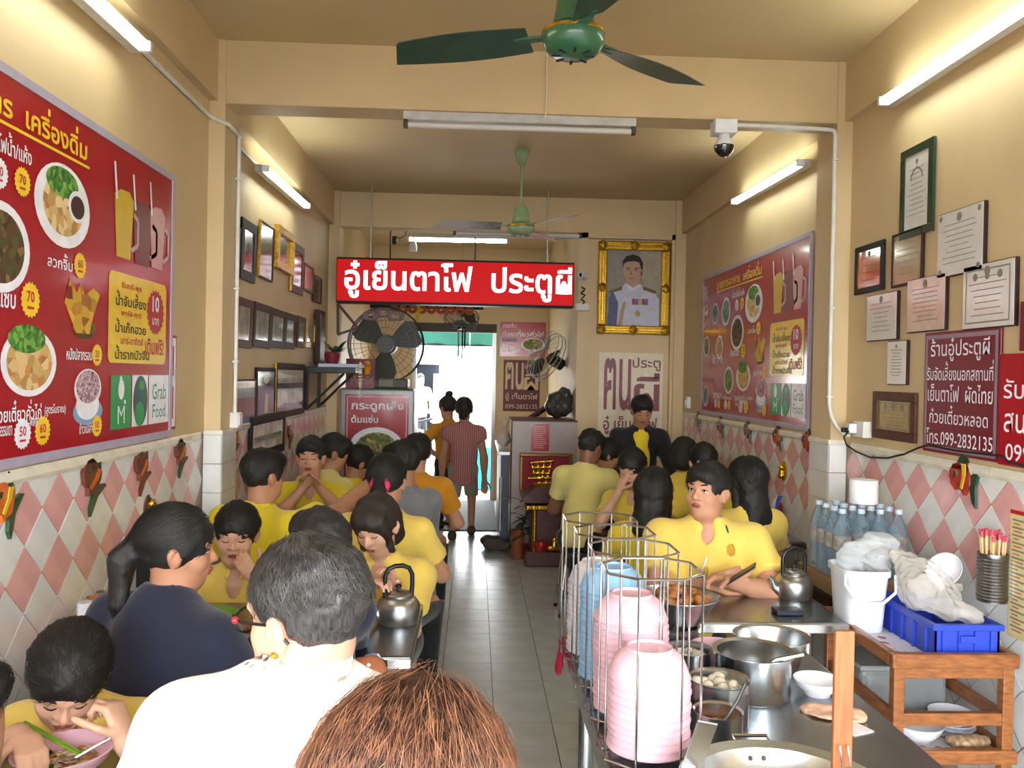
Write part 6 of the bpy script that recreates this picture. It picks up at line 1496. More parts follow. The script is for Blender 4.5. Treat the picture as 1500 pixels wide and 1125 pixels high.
M_navy = cloth('navy_polo', '#171c33'); M_white_shirt = cloth('white_shirt', '#eeece6'); M_greyj = cloth('grey_jacket', '#77787c'); M_blackj = cloth('black_jacket', '#121116'); M_pants = cloth('black_trousers', '#0f0f13'); M_khaki = cloth('khaki_shorts', '#8a7f6c')
M_shoe = mat('black_shoe', '#151413', .35); M_navytrim = mat('navy_trim', '#2a3350', .7)
def stripe_mat():
    m = bpy.data.materials.new('striped_blouse'); m.use_nodes = True; nt = m.node_tree; b = nt.nodes['Principled BSDF']
    tc = nt.nodes.new('ShaderNodeTexCoord'); w = nt.nodes.new('ShaderNodeTexWave'); w.inputs['Scale'].default_value = 14; w.inputs['Distortion'].default_value = 1.2; w.inputs['Detail'].default_value = 2
    nt.links.new(tc.outputs['Object'], w.inputs['Vector']); cr = nt.nodes.new('ShaderNodeValToRGB'); el = cr.color_ramp.elements; el.new(.5)
    for e, (p, c) in zip(el, ((.15, '#8c3a48'), (.5, '#a8958a'), (.85, '#b56f66'))): e.position = p; e.color = (*lin(c), 1)
    nt.links.new(w.outputs['Color'], cr.inputs['Fac']); nt.links.new(cr.outputs['Color'], b.inputs['Base Color']); b.inputs['Roughness'].default_value = .9; return m
M_stripe = stripe_mat()
def V3(x): return np.array(x, float)
def wrinkle(amp, seed):
    rs = np.random.RandomState(seed); ks = rs.normal(size=(5, 3))*np.array([16, 16, 11]); ph = rs.rand(5)*6.28
    def f(P):
        s = 0
        for k, p in zip(ks, ph): s = s+np.sin(P@k+p)
        return amp*s/2.2
    return f
def ik(sh, hd, l1, l2, pole):
    d = hd-sh; L = min(d.length, (l1+l2)*.995); u = d.normalized(); a = (l1*l1-l2*l2+L*L)/(2*L); h = math.sqrt(max(1e-6, l1*l1-a*a))
    p = Vector(pole); p = p-u*p.dot(u)
    p = p.normalized() if p.length > 1e-4 else u.orthogonal().normalized()
    return sh+u*a+p*h, sh+u*L
def add_hand(S, wr, d, n, s=1., curl=.5, thumb=1, splay=.0, k=.004, sep=.019):
    """wr wrist, d finger direction, n palm normal (fingers curl towards it); thumb=+-1 side"""
    d = d.normalized(); n = (n-d*n.dot(d)).normalized(); w = d.cross(n)*thumb
    S.rc(wr-d*.01*s, wr+d*.025*s, .026*s, .028*s, k=.015, flat=(tuple(n), .75))
    for i in range(4):
        b = wr+d*.03*s+w*((.5-i)*.012+.006)*s; e = wr+d*(.088-.004*abs(i-1))*s+w*((1.5-i)*sep)*s
        S.rc(b, e, .015*s, .0105*s, k=.012)
        L = (.072, .08, .074, .058)[i]*s; p = e; dd = d+w*splay*(1.5-i)*.2; ang = 0
        for j, fr in enumerate((.46, .3, .24)):
            ang += curl*(.75, .85, .6)[j]
            q = p+((dd*math.cos(ang)+n*math.sin(ang)).normalized())*L*fr
            S.rc(p, q, (.0098-.0009*j)*s, (.0092-.0012*j)*s, k=k); p = q
    b = wr+d*.022*s+w*.024*s; p = b
    for fr, a in ((.045, .0), (.034, .35), (.028, .6)):
        dr = (d*(.62+.25*a)+w*(.72-.75*a)+n*(.35+.5*a)).normalized(); q = p+dr*fr*s; S.rc(p, q, .0125*s if a == 0 else .0102*s, .0105*s if a == 0 else .0088*s, k=.008 if a == 0 else k); p = q
# hair strands laid over a head: real thin ribbons
def strands(P, n, m, seed, length, spread, lift=.004, root_band=None, name='hair_strands', tw=.0016, segs=7, fall=1., back=False, band=(0., 1.5)):
    rs = random.Random(seed); bv = bvh_of(P['hair']); H = P['H']; o = MB(); cen = H(0, -.018, .04)
    crown = Vector((0, -.03, .14))
    for k in range(n):
        th = rs.uniform(0, 2*PI); ph = band[0]+rs.uniform(.0, 1.)**.7*(band[1]-band[0])
        u = Vector((math.sin(ph)*math.cos(th), math.sin(ph)*math.sin(th), math.cos(ph)))
        ax = Vector((math.sin(rs.gauss(0, spread)), math.cos(rs.gauss(0, spread)), 0))
        dirv = Vector((u.x, u.y-.15, 0)); dirv = dirv.normalized() if dirv.length > .05 else Vector((rs.uniform(-1, 1), -1, 0)).normalized()
        if back: dirv = Vector((u.x*.15, -1, 0)).normalized()
        pts = []; cur = u.copy()
        for j in range(segs):
            wd = (P['hR']*cur.x+P['hF']*cur.y+P['hU']*cur.z).normalized()
            hit = bv.ray_cast(cen+wd*.6, -wd)
            if hit[0] is None: break
            pts.append(hit[0]+wd*(lift+rs.uniform(-.001, .002)+rs.uniform(0, .006)*(j/segs)))
            step = length/segs/.1
            dd = (dirv*step+Vector((rs.gauss(0, .05+.06*spread), rs.gauss(0, .05+.06*spread), 0))); cur = Vector((cur.x+dd.x, cur.y+dd.y, cur.z-step*.55*fall)).normalized()
        if len(pts) < 3: continue
        w = tw*rs.uniform(.6, 1.3); b = len(o.v); side = None
        for j, p in enumerate(pts):
            tdir = (pts[min(j+1, len(pts)-1)]-pts[max(j-1, 0)]).normalized(); nn = (p-cen).normalized(); sd = tdir.cross(nn).normalized(); q = w*(1-.8*j/(len(pts)-1))
            o.v += [p-sd*q, p+nn*q*.8, p+sd*q]
        for j in range(len(pts)-1):
            i = b+3*j; o.f += [(i, i+1, i+4, i+3), (i+1, i+2, i+5, i+4)]; o.mi += [0, 0]
    ob = o.build(name, m, P['root'], True, sharp=80); ob['kind'] = 'stuff'; return ob
PEOPLE = {}
M_strand = mat('black_strand', '#161412', .55, var=.5, scale=60)
def person(label, hc, az, lean=.12, side=0., haz=None, pitch=0., roll=0., sex='f', shirt=None, skin='a', hair='short', hairm=None, seat=.45, stand=False, arms=None,
           vox=.0105, face=True, eyes='open', build=1., hs=1., pants=None, trim=None, sleeve=.62, jacket=None, open_front=False, stool_label=None, foot=0., hips=None, wr=.006, vneck=True, legs=True, shoes=None, seed=1, shorts=False, armk=None, legdx=0., hem=.0, kneez=None, nk=(0, 0), nshift=(0, 0, 0), shz=(0, 0)):
    A = math.radians(az); F = Vector((math.sin(A), math.cos(A), 0)); Rr = Vector((math.cos(A), -math.sin(A), 0)); U = Vector((0, 0, 1))
    hA = math.radians(az if haz is None else haz); p_ = math.radians(pitch); r_ = math.radians(roll)
    hF0 = Vector((math.sin(hA), math.cos(hA), 0)); hR = Vector((math.cos(hA), -math.sin(hA), 0)); hF = hF0*math.cos(p_)-U*math.sin(p_); hU = U*math.cos(p_)+hF0*math.sin(p_)
    hR, hU = hR*math.cos(r_)+hU*math.sin(r_), hU*math.cos(r_)-hR*math.sin(r_)
    hc = Vector(hc); s = build; man = sex == 'm'
    hip = hc-F*lean-Rr*side; hip.z = (seat+.085) if not stand else hc.z*.565
    if hips is not None: hip = Vector(hips)
    s0 = (hc-hip).normalized(); nb = hc-s0*.1-hU*.055-hF*.012; nb = nb-F*nk[0]+U*nk[1]+Vector(nshift); sp = (nb-hip).normalized()
    side_ax = Rr; hw = (.178 if man else .153)*s
    base = Vector((hip.x, hip.y, 0)); t = thing('person', label, 'person', base); PEOPLE[label] = t
    sh = {sg: nb-sp*.075+side_ax*(hw-abs(shz[sg > 0])*.4)*sg+U*shz[sg > 0] for sg in (-1, 1)}
    # ---- arms
    J = {}
    l1, l2 = (.285 if man else .265), (.25 if man else .235)
    for sg, key in ((-1, 'l'), (1, 'r')):
        spec = (arms or {}).get(key)
        if spec is None: spec = dict(hand=hip+F*.36+Rr*sg*.14+U*((.79 if not stand else .9)-hip.z) if not stand else sh[sg]+Rr*sg*.06-U*.5+F*.06)
        if isinstance(spec, (Vector, tuple)): spec = dict(hand=Vector(spec))
        hd = Vector(spec['hand']); pole = Vector(spec.get('pole', Rr*sg*.6-U*.8-F*.3)); el, wr_ = ik(sh[sg], hd, l1, l2, pole)
        J[sg] = (el, wr_, spec)
    # ---- the body: one continuous surface
    S = SDF(vox); Hm = np.array([hR, hF, hU], float).T
    def H(x, y, z): return hc+hR*(x*hs)+hF*(y*hs)+hU*(z*hs)
    def E(x, y, z, r, k=.02, sub=False): S.el(H(x, y, z), V3(r)*hs, Hm, k, sub)
    wj = 1.06 if man else 1.
    E(0, -.01, .03, (.074, .094, .088)); E(0, .026, -.03, (.06*wj, .062, .084), k=.03)
    S.rc(H(-.028*wj, .03, -.082), H(.028*wj, .03, -.082), .028*hs, k=.03); S.rc(H(0, .05, -.09), H(0, .055, -.085), .024*hs, k=.03)
    if face:
        S.rc(H(0, .084, .018), H(0, .103, -.016), .008*hs, .012*hs, k=.012); E(-.012, .093, -.02, (.009, .01, .007), .008); E(.012, .093, -.02, (.009, .01, .007), .008)
        for q in (-1, 1):
            E(q*.031, .098, .011, (.019, .016, .011), .016, True); E(q*.04, .055, -.022, (.022, .024, .022), .03); S.rc(H(q*.012, .08, .032), H(q*.048, .068, .034), .01*hs, k=.018)
            E(q*.031, .071, .011, (.0135, .012, .0105), .006)
        E(0, .084, -.05, (.025, .013, .013), .014)
    for q in (-1, 1): E(q*.08, -.008, -.006, (.011, .021, .032), .008); E(q*.089, -.016, .003, (.009, .017, .023), .007); E(q*.094, -.008, .0, (.006, .008, .013), .006, True)
    nr = (.057 if man else .047)*(1+(s-1)*.4)
    S.rc(H(0, -.02, -.05), nb-sp*.02, nr*.98, nr*1.08, k=.035)
    S.rc(sh[-1], sh[1], .045*s, k=.05); S.rc(nb-sp*.08, hip, .085*s, .1*s, k=.05)
    kk = .02
    for sg in (-1, 1):
        el, w_, spec = J[sg]; am = (1.12 if man else .95)*s*(armk or 1.)
        S.rc(sh[sg], el, .047*am, .038*am, k=.03); S.rc(el, w_, .04*am, .0265*am, k=.02); S.rc(el.lerp(w_, .15), el.lerp(w_, .5), .041*am, .034*am, k=.02)
        if spec.get('hide'): continue
        fd = (w_-el).normalized(); d = Vector(spec.get('dir', fd)); n = Vector(spec.get('n', -U)); add_hand(S, w_+fd*.012, d, n, (1.04 if man else .92)*min(1.1, s), spec.get('curl', .45), spec.get('thumb', -sg), k=.004 if vox < .008 else .006)
    # legs
    hj = {sg: hip+Rr*sg*.085*s for sg in (-1, 1)}; kn = {}; an = {}
    for sg in (-1, 1):
        if stand:
            kn[sg] = Vector((hj[sg].x, hj[sg].y, hip.z*.54))+F*(.03+foot*sg*.5); an[sg] = Vector((hj[sg].x, hj[sg].y, .085))+F*(foot*sg)
        else:
            kn[sg] = hj[sg]+F*.4+Rr*sg*(.05+legdx); kn[sg].z = kneez or seat+.06; an[sg] = kn[sg]-F*.05; an[sg].z = .085
        S.rc(hj[sg], kn[sg], .055, .045, k=.02); S.rc(kn[sg], an[sg], .045, .034, k=.02); S.rc(an[sg]-F*.03-U*.03, an[sg]+F*.15-U*.05, .033, .027, k=.02)
    b = S.build('body', skin_mat(skin), t)
    # ---- shirt
    S = SDF(max(vox, .0112)); tw = (.14 if man else .125)*s
    S.rc(sh[-1]+side_ax*.04-sp*.03, sh[1]-side_ax*.04-sp*.03, .06*s, k=.06)
    for sg in (-1, 1): S.rc(nb-sp*.035+side_ax*sg*.03, sh[sg], .05*s, .06*s, k=.05)
    fl = (tuple(F), .78)
    S.rc(nb-sp*.14, hip+sp*.12, tw*1.06, tw*(1.0 if man else .94), k=.07, flat=fl); S.rc(hip+sp*.14, hip+sp*(.0-hem), tw*1.02, tw*1.1, k=.06, flat=(tuple(F), .85))
    if not man: S.rc(nb-sp*.17-Rr*.06+F*.05, nb-sp*.17+Rr*.06+F*.05, .06*s, k=.06)
    if s > 1.15: S.el(hip+sp*.16+F*.07, (.19, .17, .17), k=.1)
    S.rc(nb-sp*.06, nb-sp*.0, .075*s, .062*s, k=.05)
    for sg in (-1, 1):
        el, w_, spec = J[sg]; am = (1.12 if man else .98)*s*(armk or 1.)
        e = sh[sg].lerp(el, sleeve) if sleeve <= 1 else el.lerp(w_, sleeve-1)
        if sleeve <= 1: S.rc(sh[sg], e, .062*am, .066*am, k=.05, cut=True)
        else: S.rc(sh[sg], el, .062*am, .055*am, k=.05); S.rc(el, e, .055*am, .04*am, k=.02, cut=True)
    S.wr = wrinkle(wr, seed)
    up = (H(0, -.02, -.05)-nb).normalized()
    S.rc(nb-up*.03, nb+up*.12, nr*1.06, nr*1.12, k=.012, sub=True)          # neck opening
    if vneck: S.rc(nb+F*.075-sp*.115, nb+F*.1+sp*.03, .006, .05, k=.012, sub=True)
    S.half(hip-sp*(.08+hem), -sp, k=.01)
    sm = jacket or shirt
    so = S.build('shirt' if not jacket else 'jacket', sm, t)
    if open_front:
        S2 = SDF(.012); S2.rc(nb-sp*.08+F*.035, hip+sp*.12+F*.055, tw*.62, tw*.75, k=.03, flat=(tuple(F), .95)); S2.build('shirt', shirt, t)
    # collar
    S = SDF(.007); n_ = 14
    for i in range(n_):
        a0 = 2*PI*i/n_; a1 = 2*PI*(i+1)/n_; 
        def cp(a): r = nr*1.16; return nb+up*(.012-.018*max(0, math.cos(a)))+F*(math.cos(a)*r*1.02)+Rr*(math.sin(a)*r)
        if vneck and abs((a0+a1)/2-PI) > PI*.86: continue
        o0 = (cp(a0)-nb).normalized(); o1 = (cp(a1)-nb).normalized()
        S.rc(cp(a0), cp(a1), .011, k=.008); S.rc(cp(a0)+up*.014, cp(a1)+up*.014, .006, k=.008); S.rc(cp(a0)+o0*.016-up*.016, cp(a1)+o1*.016-up*.016, .009, k=.012)
    co = S.build('collar', sm, t)
    if trim: 
        S = SDF(.006)
        for i in range(n_):
            a0 = 2*PI*i/n_; a1 = 2*PI*(i+1)/n_
            if vneck and abs((a0+a1)/2-PI) > PI*.86: continue
            S.rc(cp(a0)*1.0-up*.004+(cp(a0)-nb).normalized()*.008, cp(a1)-up*.004+(cp(a1)-nb).normalized()*.008, .0055, k=.004)
        S.build('collar_trim', trim, co)
    # ---- trousers and shoes
    if legs:
        S = SDF(.018)
        S.rc(hip-Rr*.05*s-U*.02, hip+Rr*.05*s-U*.02, (.115 if not stand else .095)*s, k=.05, flat=(tuple(F), .9))
        for sg in (-1, 1):
            S.rc(hj[sg]-(U*.06 if stand else U*.0)-Rr*sg*(.02 if stand else 0), kn[sg], (.09 if not stand else .078)*s, .066*s, k=.04)
            if not shorts: S.rc(kn[sg], an[sg]+U*.02, .066*s, .052, k=.02)
        if shorts: S.half(Vector((hip.x, hip.y, kn[1].z+.02)), -U, k=.01)
        S.half(hip+sp*.05, sp)
        S.build('trousers' if not shorts else 'shorts', pants or M_pants, t)
        for sg in (-1, 1):
            S = SDF(.01); S.rc(an[sg]-F*.04-U*.045, an[sg]+F*.14-U*.05, .042, .036, k=.02, flat=(tuple(U), .9)); S.el(an[sg]-F*.02-U*.02, (.042, .042, .045), k=.03); S.half(Vector((0, 0, .006)), -U); S.half(an[sg]+U*.02, U)
            S.build('shoe', shoes or M_shoe, t)
    # ---- face
    if face:
        def tb(nm, pts, r, m, rs=None): return MB().tube([H(*p) for p in pts], r*hs, 8, rs=[x*hs for x in rs] if rs else None).build(nm, m, t, True)
        yb = .001
        for q in (-1, 1):
            tb('eyebrow', [(q*.014, .089, .033), (q*.028, .0865, .038), (q*.042, .079, .0375), (q*.052, .0695, .033)], .0028, M_brow, [.0025, .0036, .003, .0015])
            if eyes == 'open':
                e = MB().ball(H(q*.031, .0762, .011), (.013*hs, .008*hs, .0062*hs), 14, 8, Matrix((hR, hF, hU)).transposed()).build('eye', M_eyew, t, True)
                MB().ball(H(q*.031, .0812, .0115), (.0058*hs, .0036*hs, .0058*hs), 12, 8, Matrix((hR, hF, hU)).transposed()).build('iris', M_eyed, e, True)
                tb('eyelid', [(q*.017, .0815, .011), (q*.024, .0848, .0168), (q*.034, .0835, .0178), (q*.045, .0755, .0125)], .0022, M_eyed)
            else:
                tb('eyelid', [(q*.018, .0825, .006), (q*.027, .0856, .0035), (q*.037, .083, .0035), (q*.046, .0755, .0065)], .0021, M_eyed)
        S = SDF(.003); S.rc(H(-.021, .0905, -.05), H(0, .0985, -.0475), .003*hs, .0055*hs, k=.004).rc(H(.021, .0905, -.05), H(0, .0985, -.0475), .003*hs, .0055*hs, k=.004).rc(H(-.014, .0915, -.0565), H(.014, .0915, -.0565), .0062*hs, k=.004)
        S.build('lips', M_lip, t)
    # ---- hair
    hm = hairm or M_hblack; S = SDF(.009 if vox < .012 else .012)
    def HE(x, y, z, r, k=.02, sub=False): S.el(H(x, y, z), V3(r)*hs, Hm, k, sub)
    def HR(a, b, r0, r1=None, k=.02, sub=False, flat=None): S.rc(H(*a), H(*b), r0*hs, (r0 if r1 is None else r1)*hs, k, sub, flat)
    w = wrinkle(.0022, seed+7); rsx = np.random.RandomState(seed); kx = rsx.normal(size=(4, 3))*95; S.wr = lambda Pq: w(Pq)+.0016*sum(np.sin(Pq@q_) for q_ in kx)
    if hair in ('short', 'thin', 'crop'):
        g = .012 if hair == 'short' else .006
        HE(0, -.016, .038, (.078+g, .1+g*.8, .092+g), .02)
        if hair == 'short': HE(0, .055, .085, (.062, .045, .032), .03)
        HE(0, .115, -.05, (.085, .075, .118), .015, True)
        for q in (-1, 1): HE(q*.095, .014, -.036, (.032, .052, .062), .012, True)
        S.half(H(0, -.09, -.065), hF*.25*1.0-hU, k=.012)
        if hair == 'thin': HE(-.058, -.105, .05, (.022, .022, .026), .03, True)
    else:
        HE(0, -.018, .04, (.092, .112, .104), .02)
        if hair in ('bangs', 'bob'): HE(0, .062, .07, (.074, .042, .045), .03); HR((-.066, .05, .05), (-.07, .045, -.08), .018, .014); HR((.066, .05, .05), (.07, .045, -.08), .018, .014)
        HE(0, .118, -.045, (.066 if hair != 'updo' else .075, .07, .1), .012, True)
        if hair in ('pony', 'bun', 'updo', 'parted'):
            for q in (-1, 1): HE(q*.09, .035, -.06, (.03, .05, .06), .012, True)
            S.half(H(0, -.08, -.075), hF*.3-hU, k=.012)
        if hair == 'bun': HE(0, -.06, .15, (.042, .042, .04), .008)
        if hair == 'lowbun': HE(0, -.125, -.045, (.045, .04, .05), .02)
        if hair == 'bob': HE(0, -.045, -.02, (.1, .095, .1), .03); HE(0, .1, -.06, (.062, .075, .1), .012, True); S.half(H(0, 0, -.1), -hU, k=.02)
        if hair == 'pony':
            HR((0, -.115, .02), (0, -.15, -.03), .03, .036, .012); HR((0, -.15, -.03), (.01, -.145, -.16), .036, .028); HR((.01, -.145, -.16), (.015, -.13, -.25), .028, .008)
        if hair == 'hipony':
            HR((0, -.1, .1), (0, -.15, .06), .026, .034, .01); HR((0, -.15, .06), (0, -.155, -.06), .034, .03); HR((0, -.155, -.06), (.01, -.14, -.15), .03, .01)
        if hair in ('long', 'bangs_long'):
            HR((0, -.05, .0), (0, -.1, -.2), .088, .08, .04, flat=(tuple(hF), .75)); HR((0, -.1, -.2), (.02, -.115, -.38), .075, .05, .04, flat=(tuple(hF), .5))
            for q in (-1, 1): HR((q*.075, .01, .02), (q*.085, -.02, -.22), .024, .02, .03); HR((q*.05, -.1, -.2), (q*.06, -.11, -.42), .02, .006, .02)
            HE(0, .118, -.045, (.064, .07, .1), .012, True)
        if hair == 'bangs': HR((0, -.06, .0), (0, -.08, -.08), .08, .06, .03)
    ho = S.build('hair', hm, t)
    if not stand and stool_label: stool(hip.x-F.x*.0, hip.y-F.y*.0, stool_label, math.radians(random.uniform(-10, 10)), seat)
    res = dict(root=t, H=H, hc=hc, F=F, R=Rr, hF=hF, hR=hR, hU=hU, nb=nb, sp=sp, hip=hip, shirt=so, hair=ho, body=b, J=J, sh=sh, kn=kn)
    if hairm is None and hc.y < 8:
        n_s = 500 if hc.y < 4.2 else 260
        strands(res, n_s, M_strand, seed, .1 if hair in ('short', 'crop') else .16, .4, .0035, tw=.0013 if hc.y < 4.2 else .002, segs=5, back=hair in ('pony', 'hipony', 'updo', 'parted', 'bun'))
    return res
def bvh_of(o):
    M = _wm(o); me = o.data; return BVHTree.FromPolygons([M @ v.co for v in me.vertices], [tuple(p.vertices) for p in me.polygons])
def pick(o, px, py):
    d = _ray(px, py).normalized(); h = bvh_of(o).ray_cast(Vector((0, 0, CAM_H)), d); return (h[0], h[1]) if h[0] else (None, None)
def patch(nm, o, px, py, r, m, parent, th=.002):
    p, n = pick(o, px, py)
    if p is None: return
    M = n.to_track_quat('Z', 'Y').to_matrix(); MB().ball(p, (r[0], r[1], th), 14, 6, M).build(nm, m, parent, True)

# ---- right side
P = person('heavy man in a yellow polo sitting at the right table holding a phone', onY(3.87, 1036, 722), 192, lean=.1, haz=225, pitch=-4, sex='m', shirt=M_y5, skin='a', hair='short', build=1.17, hs=1.06, vox=.0065, armk=.95,
           arms=dict(r=dict(hand=onY(3.66, 1035, 858)+Vector((0, 0, .005)), pole=(-.6, .2, -.5), dir=(.75, -.5, .35), n=(.5, .3, .2), curl=.35), l=dict(hand=onY(3.6, 1072, 852), pole=(.9, .25, -.3), dir=(-.92, -.25, .1), n=(0, -.4, -.7), curl=.75)), stool_label='stool under the heavy man in yellow', seed=3)
t = thing('phone', 'black phone in the heavy man\'s hand', 'phone', onY(3.54, 1085, 842))
d = (onY(3.52, 1100, 829)-onY(3.56, 1066, 850)).normalized(); c = onY(3.53, 1085, 841); q = MB(); q.box((0, 0, 0), (.15, .07, .009), bev=.003); xa = d; ya = Vector((.25, .9, -.02)); ya = (ya-xa*ya.dot(xa)).normalized(); Mx = Matrix((xa, ya, xa.cross(ya))).transposed(); q.v = [c+Mx @ v for v in q.v]; q.build('phone_body', M_black_pl, t)
patch('gold_emblem', P['shirt'], 1071, 806, (.024, .03), mat('emblem_gold', '#b98a2c', .6, var=.3, scale=80), P['root']); patch('pen_clip', P['shirt'], 1065, 775, (.006, .022), mat('pen_blue', '#3a4a52', .3, metal=.5), P['root'], .005)
person('woman with long loose black hair in yellow, back turned, left of the heavy man', onY(4.42, 957, 722), 20, lean=.1, shirt=M_y2, hair='long', face=False, stool_label='stool of the long haired woman left of the heavy man', seed=4)
person('woman in yellow leaning her face on her hand in the right group', onY(5.55, 926, 688), 205, lean=.12, haz=215, pitch=18, shirt=M_y1, skin='c', hair='updo', eyes='down', arms=dict(r=dict(hand=onY(5.47, 906, 722), pole=(-.5, -.2, -.8), dir=(.3, .1, .9), n=(.8, .5, 0), curl=.6)), vox=.008, stool_label='stool of the woman leaning on her hand', seed=5)
person('woman with long black hair behind the heavy man by the tiles', onY(4.55, 1092, 705), 350, lean=.1, haz=330, shirt=M_y5, hair='long', face=False, stool_label='stool of the long haired woman by the right tiles', seed=6)
person('dark haired diner in yellow, back turned, beside the right wall', onY(6.0, 1001, 668), 10, lean=.12, shirt=M_y1, hair='bob', face=False, vox=.012, stool_label='stool of the diner beside the right wall', seed=7)
person('half hidden woman in yellow peeping over the heavy man\'s hair', onY(5.5, 1031, 680), 185, lean=.1, pitch=10, shirt=M_y1, skin='c', hair='parted', eyes='down', vox=.01, stool_label='stool of the half hidden woman', seed=8)
person('man in a pale yellow polo sitting on a stool with his back to the aisle', onY(6.2, 866, 657), 28, lean=.2, haz=50, pitch=22, sex='m', shirt=M_y3, skin='d', hair='short', face=False, trim=M_navytrim, stool_label='steel stool of the man in pale yellow by the aisle', seed=9, legdx=.03, wr=.006)
person('person in a black jacket over a yellow shirt standing at the far right table', onY(6.95, 940, 603), 182, lean=.16, haz=180, pitch=24, sex='m', shirt=M_y2, jacket=M_blackj, open_front=True, sleeve=1.9, skin='b', hair='short', eyes='down', stand=True, vox=.009, arms=dict(l=dict(hand=onY(6.7, 985, 715)), r=dict(hand=onY(6.7, 912, 715))), seed=10)
person('diner in yellow hidden between the aisle man and the black jacket', onY(6.72, 890, 668), 85, lean=.1, pitch=20, shirt=M_y2, skin='b', hair='parted', eyes='down', vox=.012, stool_label='stool of the hidden diner in yellow', seed=11)

# ---- left side, far to near
person('woman with a bun in a yellow top standing at the door', onY(9.35, 655, 598), 330, lean=.02, haz=315, pitch=12, stand=True, shirt=M_y4, skin='b', hair='bun', vox=.011, face=False, arms=dict(l=dict(hand=onY(9.1, 642, 668))), seed=12, vneck=False)
person('woman in a striped blouse and shorts walking to the doorway', onY(8.78, 680, 601), 2, lean=.02, stand=True, shirt=M_stripe, skin='b', hair='lowbun', vox=.01, face=False, pants=M_khaki, shorts=True, shoes=mat('brown_sandal', '#4a3626', .6), foot=.16, build=1.08, sleeve=.3, hem=.12, vneck=False, seed=13, wr=.003)
person('small figure in a pale shirt across the street', onY(17.2, 616, 556), 150, lean=.0, stand=True, sex='m', shirt=mat('pale_street_shirt', '#c9c2a4', .8), skin='c', hair='crop', vox=.025, face=False, seed=14)
person('person in an amber polo sitting with back turned at the far left table', onY(5.75, 611, 664), 5, lean=.14, haz=350, sex='m', shirt=M_y4, hair='short', face=False, stool_label='stool of the person in amber', seed=15)
person('diner bending over the far left table with dark parted hair', onY(6.2, 526, 680), 15, lean=.22, haz=60, pitch=30, shirt=M_y2, hair='parted', skin='b', face=False, vox=.012, stool_label='stool of the diner bending at the far left table', seed=16)
person('diner in a very pale yellow shirt behind the man drinking', onY(5.78, 490, 665), 40, lean=.16, haz=75, pitch=20, sex='m', shirt=M_y3, skin='b', hair='short', face=False, vox=.012, stool_label='stool of the diner in very pale yellow', seed=17)
person('man in a grey jacket in profile beside the aisle on the left', onY(4.95, 588, 680), 320, lean=.1, haz=300, pitch=10, sex='m', shirt=M_y1, jacket=M_greyj, sleeve=1.85, skin='b', hair='short', face=True, eyes='down', vox=.01, stool_label='stool of the man in the grey jacket', seed=18)
gl = onY(5.1, 457, 703)
person('man in yellow facing the camera with both hands raised to his mouth', onY(5.32, 455, 672), 178, lean=.08, sex='m', shirt=M_y2, skin='a', hair='short', vox=.0075, eyes='down', arms=dict(r=dict(hand=onY(5.2, 441, 718), pole=(-.8, 0, -.7), dir=(.5, 0, .85), n=(.5, -.4, 0), curl=.8), l=dict(hand=onY(5.2, 471, 718), pole=(.8, 0, -.7), dir=(-.5, 0, .85), n=(-.5, -.4, 0), curl=.8)), stool_label='stool of the man with raised hands', seed=19)
person('man in bright yellow with his back turned stretching his right arm', onY(4.18, 388, 698), 25, lean=.14, haz=45, sex='m', shirt=M_y2, skin='b', hair='short', face=False, trim=M_navytrim, arms=dict(r=dict(hand=onY(4.4, 545, 706), pole=(0, 0, -1), curl=.3)), build=1.08, stool_label='stool of the man stretching his arm', seed=20, wr=.006)
P = person('woman in soft yellow, back turned, with a pink band in her black hair', onY(4.1, 568, 706), 12, lean=.1, sex='f', shirt=M_y5, hair='pony', face=False, build=1.12, stool_label='steel stool of the woman with the pink hair band', seed=21)
q = SDF(.006); cc_ = P['H'](0, -.128, .0)
for k in range(8): q.rc(cc_+P['hR']*.034*math.cos(k*PI/4)+P['hF']*.01+P['hU']*.03*math.sin(k*PI/4), cc_+P['hR']*.034*math.cos((k+1)*PI/4)+P['hF']*.01+P['hU']*.03*math.sin((k+1)*PI/4), .016, k=.01)
q.build('hair_band', mat('pink_band', '#d82a62', .7), P['root'])
P = person('woman with brown fringe looking down at the left table beside the kettle', onY(3.57, 553, 772), 190, lean=.12, haz=205, pitch=26, roll=-4, shirt=M_y5, skin='c', hair='bangs', hairm=M_hdk, eyes='down', vox=.0065, arms=dict(l=dict(hand=onY(3.3, 578, 862), pole=(.25, .3, -1), curl=.7), r=dict(hand=onY(3.28, 535, 862), pole=(-.6, .2, -.5), curl=.7)), stool_label='stool of the woman with the fringe', seed=22)
patch('white_logo', P['shirt'], 557, 829, (.022, .008), M_wh, P['root'])
person('girl in yellow covering her mouth with her hand at the left table', onY(3.6, 346, 785), 180, lean=.1, haz=172, pitch=10, shirt=M_y5, skin='c', hair='parted', eyes='down', vox=.006, arms=dict(l=dict(hand=onY(3.44, 376, 850), pole=(.7, -.1, -.8), dir=(-.6, .0, .8), n=(-.3, .9, .1), curl=.75, thumb=-1), r=dict(hand=Vector((-1.15, 3.32, .8)), curl=.6)), stool_label='stool of the girl covering her mouth', seed=23)
person('dark haired person with back turned behind the balding man', onY(2.72, 466, 806), 312, lean=.02, build=.86, sex='m', shirt=M_navy, hair='short', hairm=M_hblack, face=False, stool_label='stool of the dark haired person behind the balding man', seed=24)
P = person('woman in a navy polo with a low black ponytail at the left table', onY(2.55, 262, 808), 28, lean=.12, haz=72, pitch=6, shirt=M_navy, skin='b', hair='pony', vox=.007, build=1.25, face=True, stool_label='stool of the woman in navy', seed=25, wr=.005, vneck=False, trim=mat('grey_trim', '#6a7080', .7))
